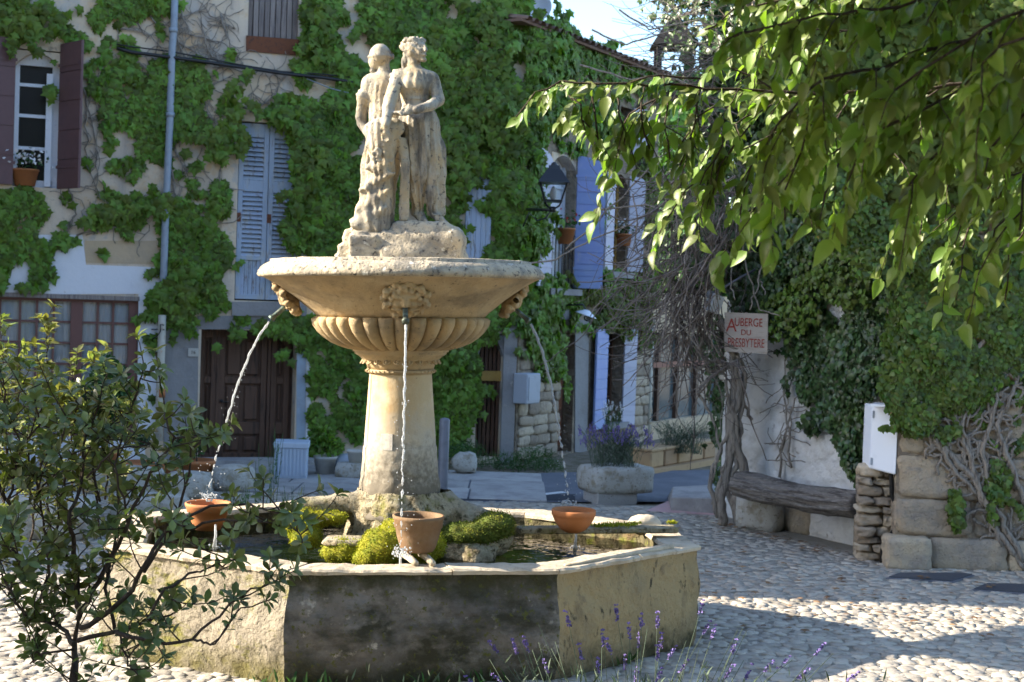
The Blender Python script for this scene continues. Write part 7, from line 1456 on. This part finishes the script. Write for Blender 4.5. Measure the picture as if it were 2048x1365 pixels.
# ---- leaf clouds: bushes, weeds, far trees
def cloud(name, label, cat, ells, D, n, size, m, tmpl=T_IVY, dy=.5, trunk=None, seed=1, upb=.2, group=None):
    """ells in pixels (cx, cy, rx, ry) at depth D"""
    r = np.random.default_rng(seed); c = A(ells[0][0], ells[0][1], D); t = thing(name, label, cat, (c.x, D, 0), group); P = []; tot = sum(e[2] * e[3] for e in ells)
    for cx, cy, rx, ry in ells:
        k = int(n * rx * ry / tot); v = norm(r.normal(size=(k, 3))) * (r.random((k, 1)) ** .45); s = D / F; cc = np.array(A(cx, cy, D)); q = cc + v * (rx * s, dy, ry * s)
        nz = fn_noise(q[:, 0], q[:, 1], q[:, 2], 3.5 / max(.3, rx * s), seed); P.append(q[(nz > -.35) & (q[:, 2] > 0)])
    P = np.concatenate(P); k = len(P); link('foliage', leaves_mesh('foliage', P, r.normal(size=(k, 3)) + (0, 0, upb), r.normal(size=(k, 3)) + (0, -.5, .8), r.uniform(*size, k), tmpl), m, t, kind='stuff')
    if trunk:
        b = A(trunk[0], trunk[1], D); MB().tube([(b.x, D, -.05), (b.x + .02, D, b.z * .5), tuple(b)], [trunk[2], trunk[2] * .8, trunk[2] * .5], 8).build('trunk', 'bark', t, True)
    return t
cloud('laurel_bush', 'round dark green laurel growing before the shop window', 'bush', [(215, 765, 38, 55), (190, 820, 45, 40), (235, 800, 25, 40), (150, 790, 28, 25)], 17.4, 2600, (.06, .10), 'dark_leaf', T_PALE, .3, (205, 820, .03), 2)
cloud('potted_plant', 'small green plant growing left of the dark door', 'plant', [(395, 870, 14, 45), (370, 890, 24, 30)], 17.4, 500, (.05, .09), 'dark_leaf', T_PALE, .15, (392, 880, .012), 3)
cloud('potted_plant', 'dark purple-leaved plants spilling by the white pier', 'plant', [(278, 880, 26, 20)], 17.0, 300, (.04, .07), 'ivy', T_PALE, .15, None, 4)
cloud('potted_plant', 'leafy green plant in the cream pot right of the blue box', 'plant', [(650, 890, 34, 18), (640, 870, 26, 18)], 19.0, 500, (.06, .1), 'creeper', T_PALE, .15, None, 5)
cloud('weeds', 'dark tangled weeds at the foot of the gate and rubble wall', 'weeds', [(930, 905, 45, 25), (1000, 925, 60, 20), (1070, 915, 50, 22), (900, 940, 30, 12), (1100, 930, 30, 16), (1040, 935, 60, 12)], 20.6, 4200, (.05, .12), 'dark_leaf', T_BLADE, .5, None, 6)
def tuft(label, px, py0, py1, D, wpx, n, m, lean=.25, name='plant', cat='plant', fl=None, seed=1, base=None, stemr=.0028):
    r = random.Random(seed); zb = A(px, py1, D).z if base is None else base; c = A(px, py1, D); c.z = zb; t = thing(name, label, cat, c); mb = MB(); P, T_, N_, L_ = [], [], [], []; FP_, FT, FN, FLn = [], [], [], []
    H = A(px, py0, D).z - zb; w_ = wpx * D / F
    for i in range(n):
        x0 = c + Vector((r.uniform(-.5, .5) * w_ * .6, r.uniform(-.2, .2), 0)); tip = c + Vector((r.uniform(-.5, .5) * w_, r.uniform(-.3, .3), H * r.uniform(.6, 1.0))); mid = x0.lerp(tip, .5) + Vector((0, 0, H * .08))
        mb.tube([x0, mid, tip], [stemr, stemr * .8, stemr * .5], 3)
        for k in range(8): q = x0.lerp(mid, k / 4) if k < 4 else mid.lerp(tip, (k - 4) / 5); P.append(tuple(q)); T_.append((r.gauss(0, .6), r.gauss(0, .6), 1)); N_.append((r.gauss(0, 1), r.gauss(-1, 1), .2)); L_.append(r.uniform(.03, .065))
        if fl and r.random() < .75:
            for k in range(9): FP_.append(tuple(tip + Vector((r.gauss(0, .006), r.gauss(0, .006), -.008 * k)))); FT.append((r.gauss(0, .5), r.gauss(0, .5), 1)); FN.append((r.gauss(0, 1), -1, .1)); FLn.append(r.uniform(.012, .022))
    mb.build('stems', m, t, kind='stuff'); link('leaves', leaves_mesh('leaves', P, T_, N_, L_, T_BLADE, 1.6), m, t, kind='stuff')
    if FP_: link('flowers', leaves_mesh('flowers', FP_, FT, FN, FLn, T_IVY), fl, t, kind='stuff')
tuft('purple lavender bush growing in the white stone trough', 1228, 850, 938, 17.5, 150, 150, 'grey_leaf', .3, 'lavender_plant', 'lavender', 'lavender_fl', 3)
tuft('dark flowering plant under the blue ground floor window', 1222, 800, 870, 22.5, 45, 40, 'dark_leaf', .3, 'plant', 'plant', 'white_fl', 4, base=.25)
tuft('grassy grey-green plants growing in the ochre troughs', 1362, 835, 906, 21.4, 130, 160, 'grey_leaf', .3, 'planter_grass', 'plants', None, 5)
tuft('rosemary tuft behind the back rim right of the left pot', 585, 972, 1010, 12.6, 62, 60, 'dark_leaf', .3, 'rosemary_tuft', 'plant', None, 6, base=0)
tuft('grey-green tuft behind the back rim near the left pot', 478, 968, 1010, 12.6, 80, 60, 'dark_leaf', .3, 'rosemary_tuft', 'plant', None, 7, base=0)
tuft('tall thin weeds standing behind the basin by the door', 532, 862, 1010, 13.2, 60, 9, 'dark_leaf', .3, 'tall_weed', 'plant', None, 8, base=0, stemr=.004)
tuft('thin stalk weeds in front of the blue plant box', 553, 830, 930, 17.8, 14, 5, 'dark_leaf', .3, 'tall_weed', 'plant', None, 9, base=0)
cloud('plane_tree', 'distant leafy tree filling the gap beyond the glazed veranda', 'tree', [(1380, 400, 70, 120), (1340, 520, 60, 90), (1420, 560, 60, 90), (1400, 250, 50, 90), (1360, 620, 70, 40), (1345, 300, 30, 70)], 31, 9000, (.14, .26), 'dark_leaf', T_IVY, 1.6, (1385, 560, .2), 11)
cloud('cypress_tree', 'dark evergreen beside the cowled chimney against the sky', 'tree', [(1440, 90, 36, 80), (1425, 190, 50, 70), (1460, 20, 40, 50), (1360, 175, 40, 26), (1400, 270, 60, 50)], 34, 5200, (.10, .2), 'dark_leaf', T_IVY, 1.0, (1435, 200, .2), 12)
# off-frame tree that shades the shrubs
cloud('bay_tree', 'bushy evergreen tree standing left of the foreground shrub', 'tree', [(-1640, 440, 640, 940)], 6.1, 9000, (.10, .2), 'dark_leaf', T_IVY, 1.55, (-1640, 500, .1), 13)

# ---- foreground lavender
fl_ = [(1135, 1235), (1028, 1290), (985, 1292), (1050, 1285), (1206, 1272), (1216, 1290), (1258, 1258), (1277, 1278), (1283, 1240), (1315, 1236), (1323, 1278), (1316, 1302), (1250, 1322), (1272, 1345), (1320, 1348), (1195, 1328), (1346, 1302), (1415, 1252), (1428, 1262), (1404, 1212), (1470, 1290), (1540, 1330), (1572, 1322), (1500, 1340), (1642, 1296), (940, 1362), (992, 1356), (1708, 1352), (1090, 1330), (1160, 1300), (1232, 1222), (1370, 1330), (1460, 1340), (1610, 1345)]
t = thing('lavender_plant', 'foreground lavender stems with violet flower spikes at the bottom edge', 'lavender', (A(1250, 1500, 7.5).x, 7.5, 0)); rl = random.Random(8)
def lav(x, y, D, flower=True):
    p = A(x, y, D); b = Vector((lerp(p.x, A(1260, y, D).x, .45) + rl.gauss(0, .06), D + rl.gauss(0, .1), 0)); mid = b.lerp(p, .55) + Vector((rl.gauss(0, .02), 0, .03))
    MB().tube([b, mid, p], [.0028, .0022, .0014], 4).build('stem', 'grey_leaf', t, True)
    if flower:
        P, T_, N_, L_ = [], [], [], []; d = (p - mid).normalized()
        for k in range(rl.randint(26, 46)): s = rl.uniform(-.01, .055) if k % 6 else -.028; P.append(tuple(p - d * s + Vector((rl.gauss(0, .004), rl.gauss(0, .004), 0)))); T_.append(tuple(d * .6 + Vector((rl.gauss(0, .6), rl.gauss(0, .6), rl.gauss(0, .3))))); N_.append((rl.gauss(0, 1), rl.gauss(0, 1), rl.gauss(0, 1))); L_.append(rl.uniform(.009, .016))
        link('flower_spike', leaves_mesh('flower_spike', P, T_, N_, L_, T_IVY, 1.2), 'lavender_fl', t)
for x, y in fl_: lav(x, y, rl.uniform(7.2, 7.9))
for i in range(46): lav(rl.uniform(900, 1720), rl.uniform(1240, 1380) + abs(rl.gauss(0, 20)), rl.uniform(7.2, 7.9), False)
P, T_, N_, L_ = [], [], [], []
for i in range(600): x = rl.gauss(1250, 230); P.append(tuple(A(x, 1500, 7.5) * 1)); P[-1] = (P[-1][0], 7.5 + rl.gauss(0, .15), rl.uniform(.05, .42)); T_.append((rl.gauss(0, .4), rl.gauss(0, .4), 1)); N_.append((rl.gauss(0, 1), -1, 0)); L_.append(rl.uniform(.04, .08))
link('foliage', leaves_mesh('foliage', P, T_, N_, L_, T_BLADE, 1.5), 'grey_leaf', t, kind='stuff')
# weeds at the foot of the basin
r = np.random.default_rng(3); n = 900; e_ = r.integers(0, 8, n); u = r.random(n); B_ = np.array(BAS); b0 = B_[e_]; b1 = B_[(e_ + 1) % 8]; q = b0 + (b1 - b0) * u[:, None]; o_ = norm(q - np.array(BC)); q = q + o_ * r.uniform(.0, .07, (n, 1)); k = fn_noise(q[:, 0], q[:, 1], q[:, 0], 6, 2) > .15
P = np.concatenate([q, np.full((n, 1), .01)], 1)[k]; m_ = len(P)
tag(link('basin_weeds', leaves_mesh('basin_weeds', P, r.normal(size=(m_, 3)) * .5 + (0, 0, 1), r.normal(size=(m_, 3)), r.uniform(.04, .12, m_), T_BLADE, 1.6), 'dark_leaf'), 'small green weeds sprouting along the foot of the basin', 'weeds', kind='stuff')
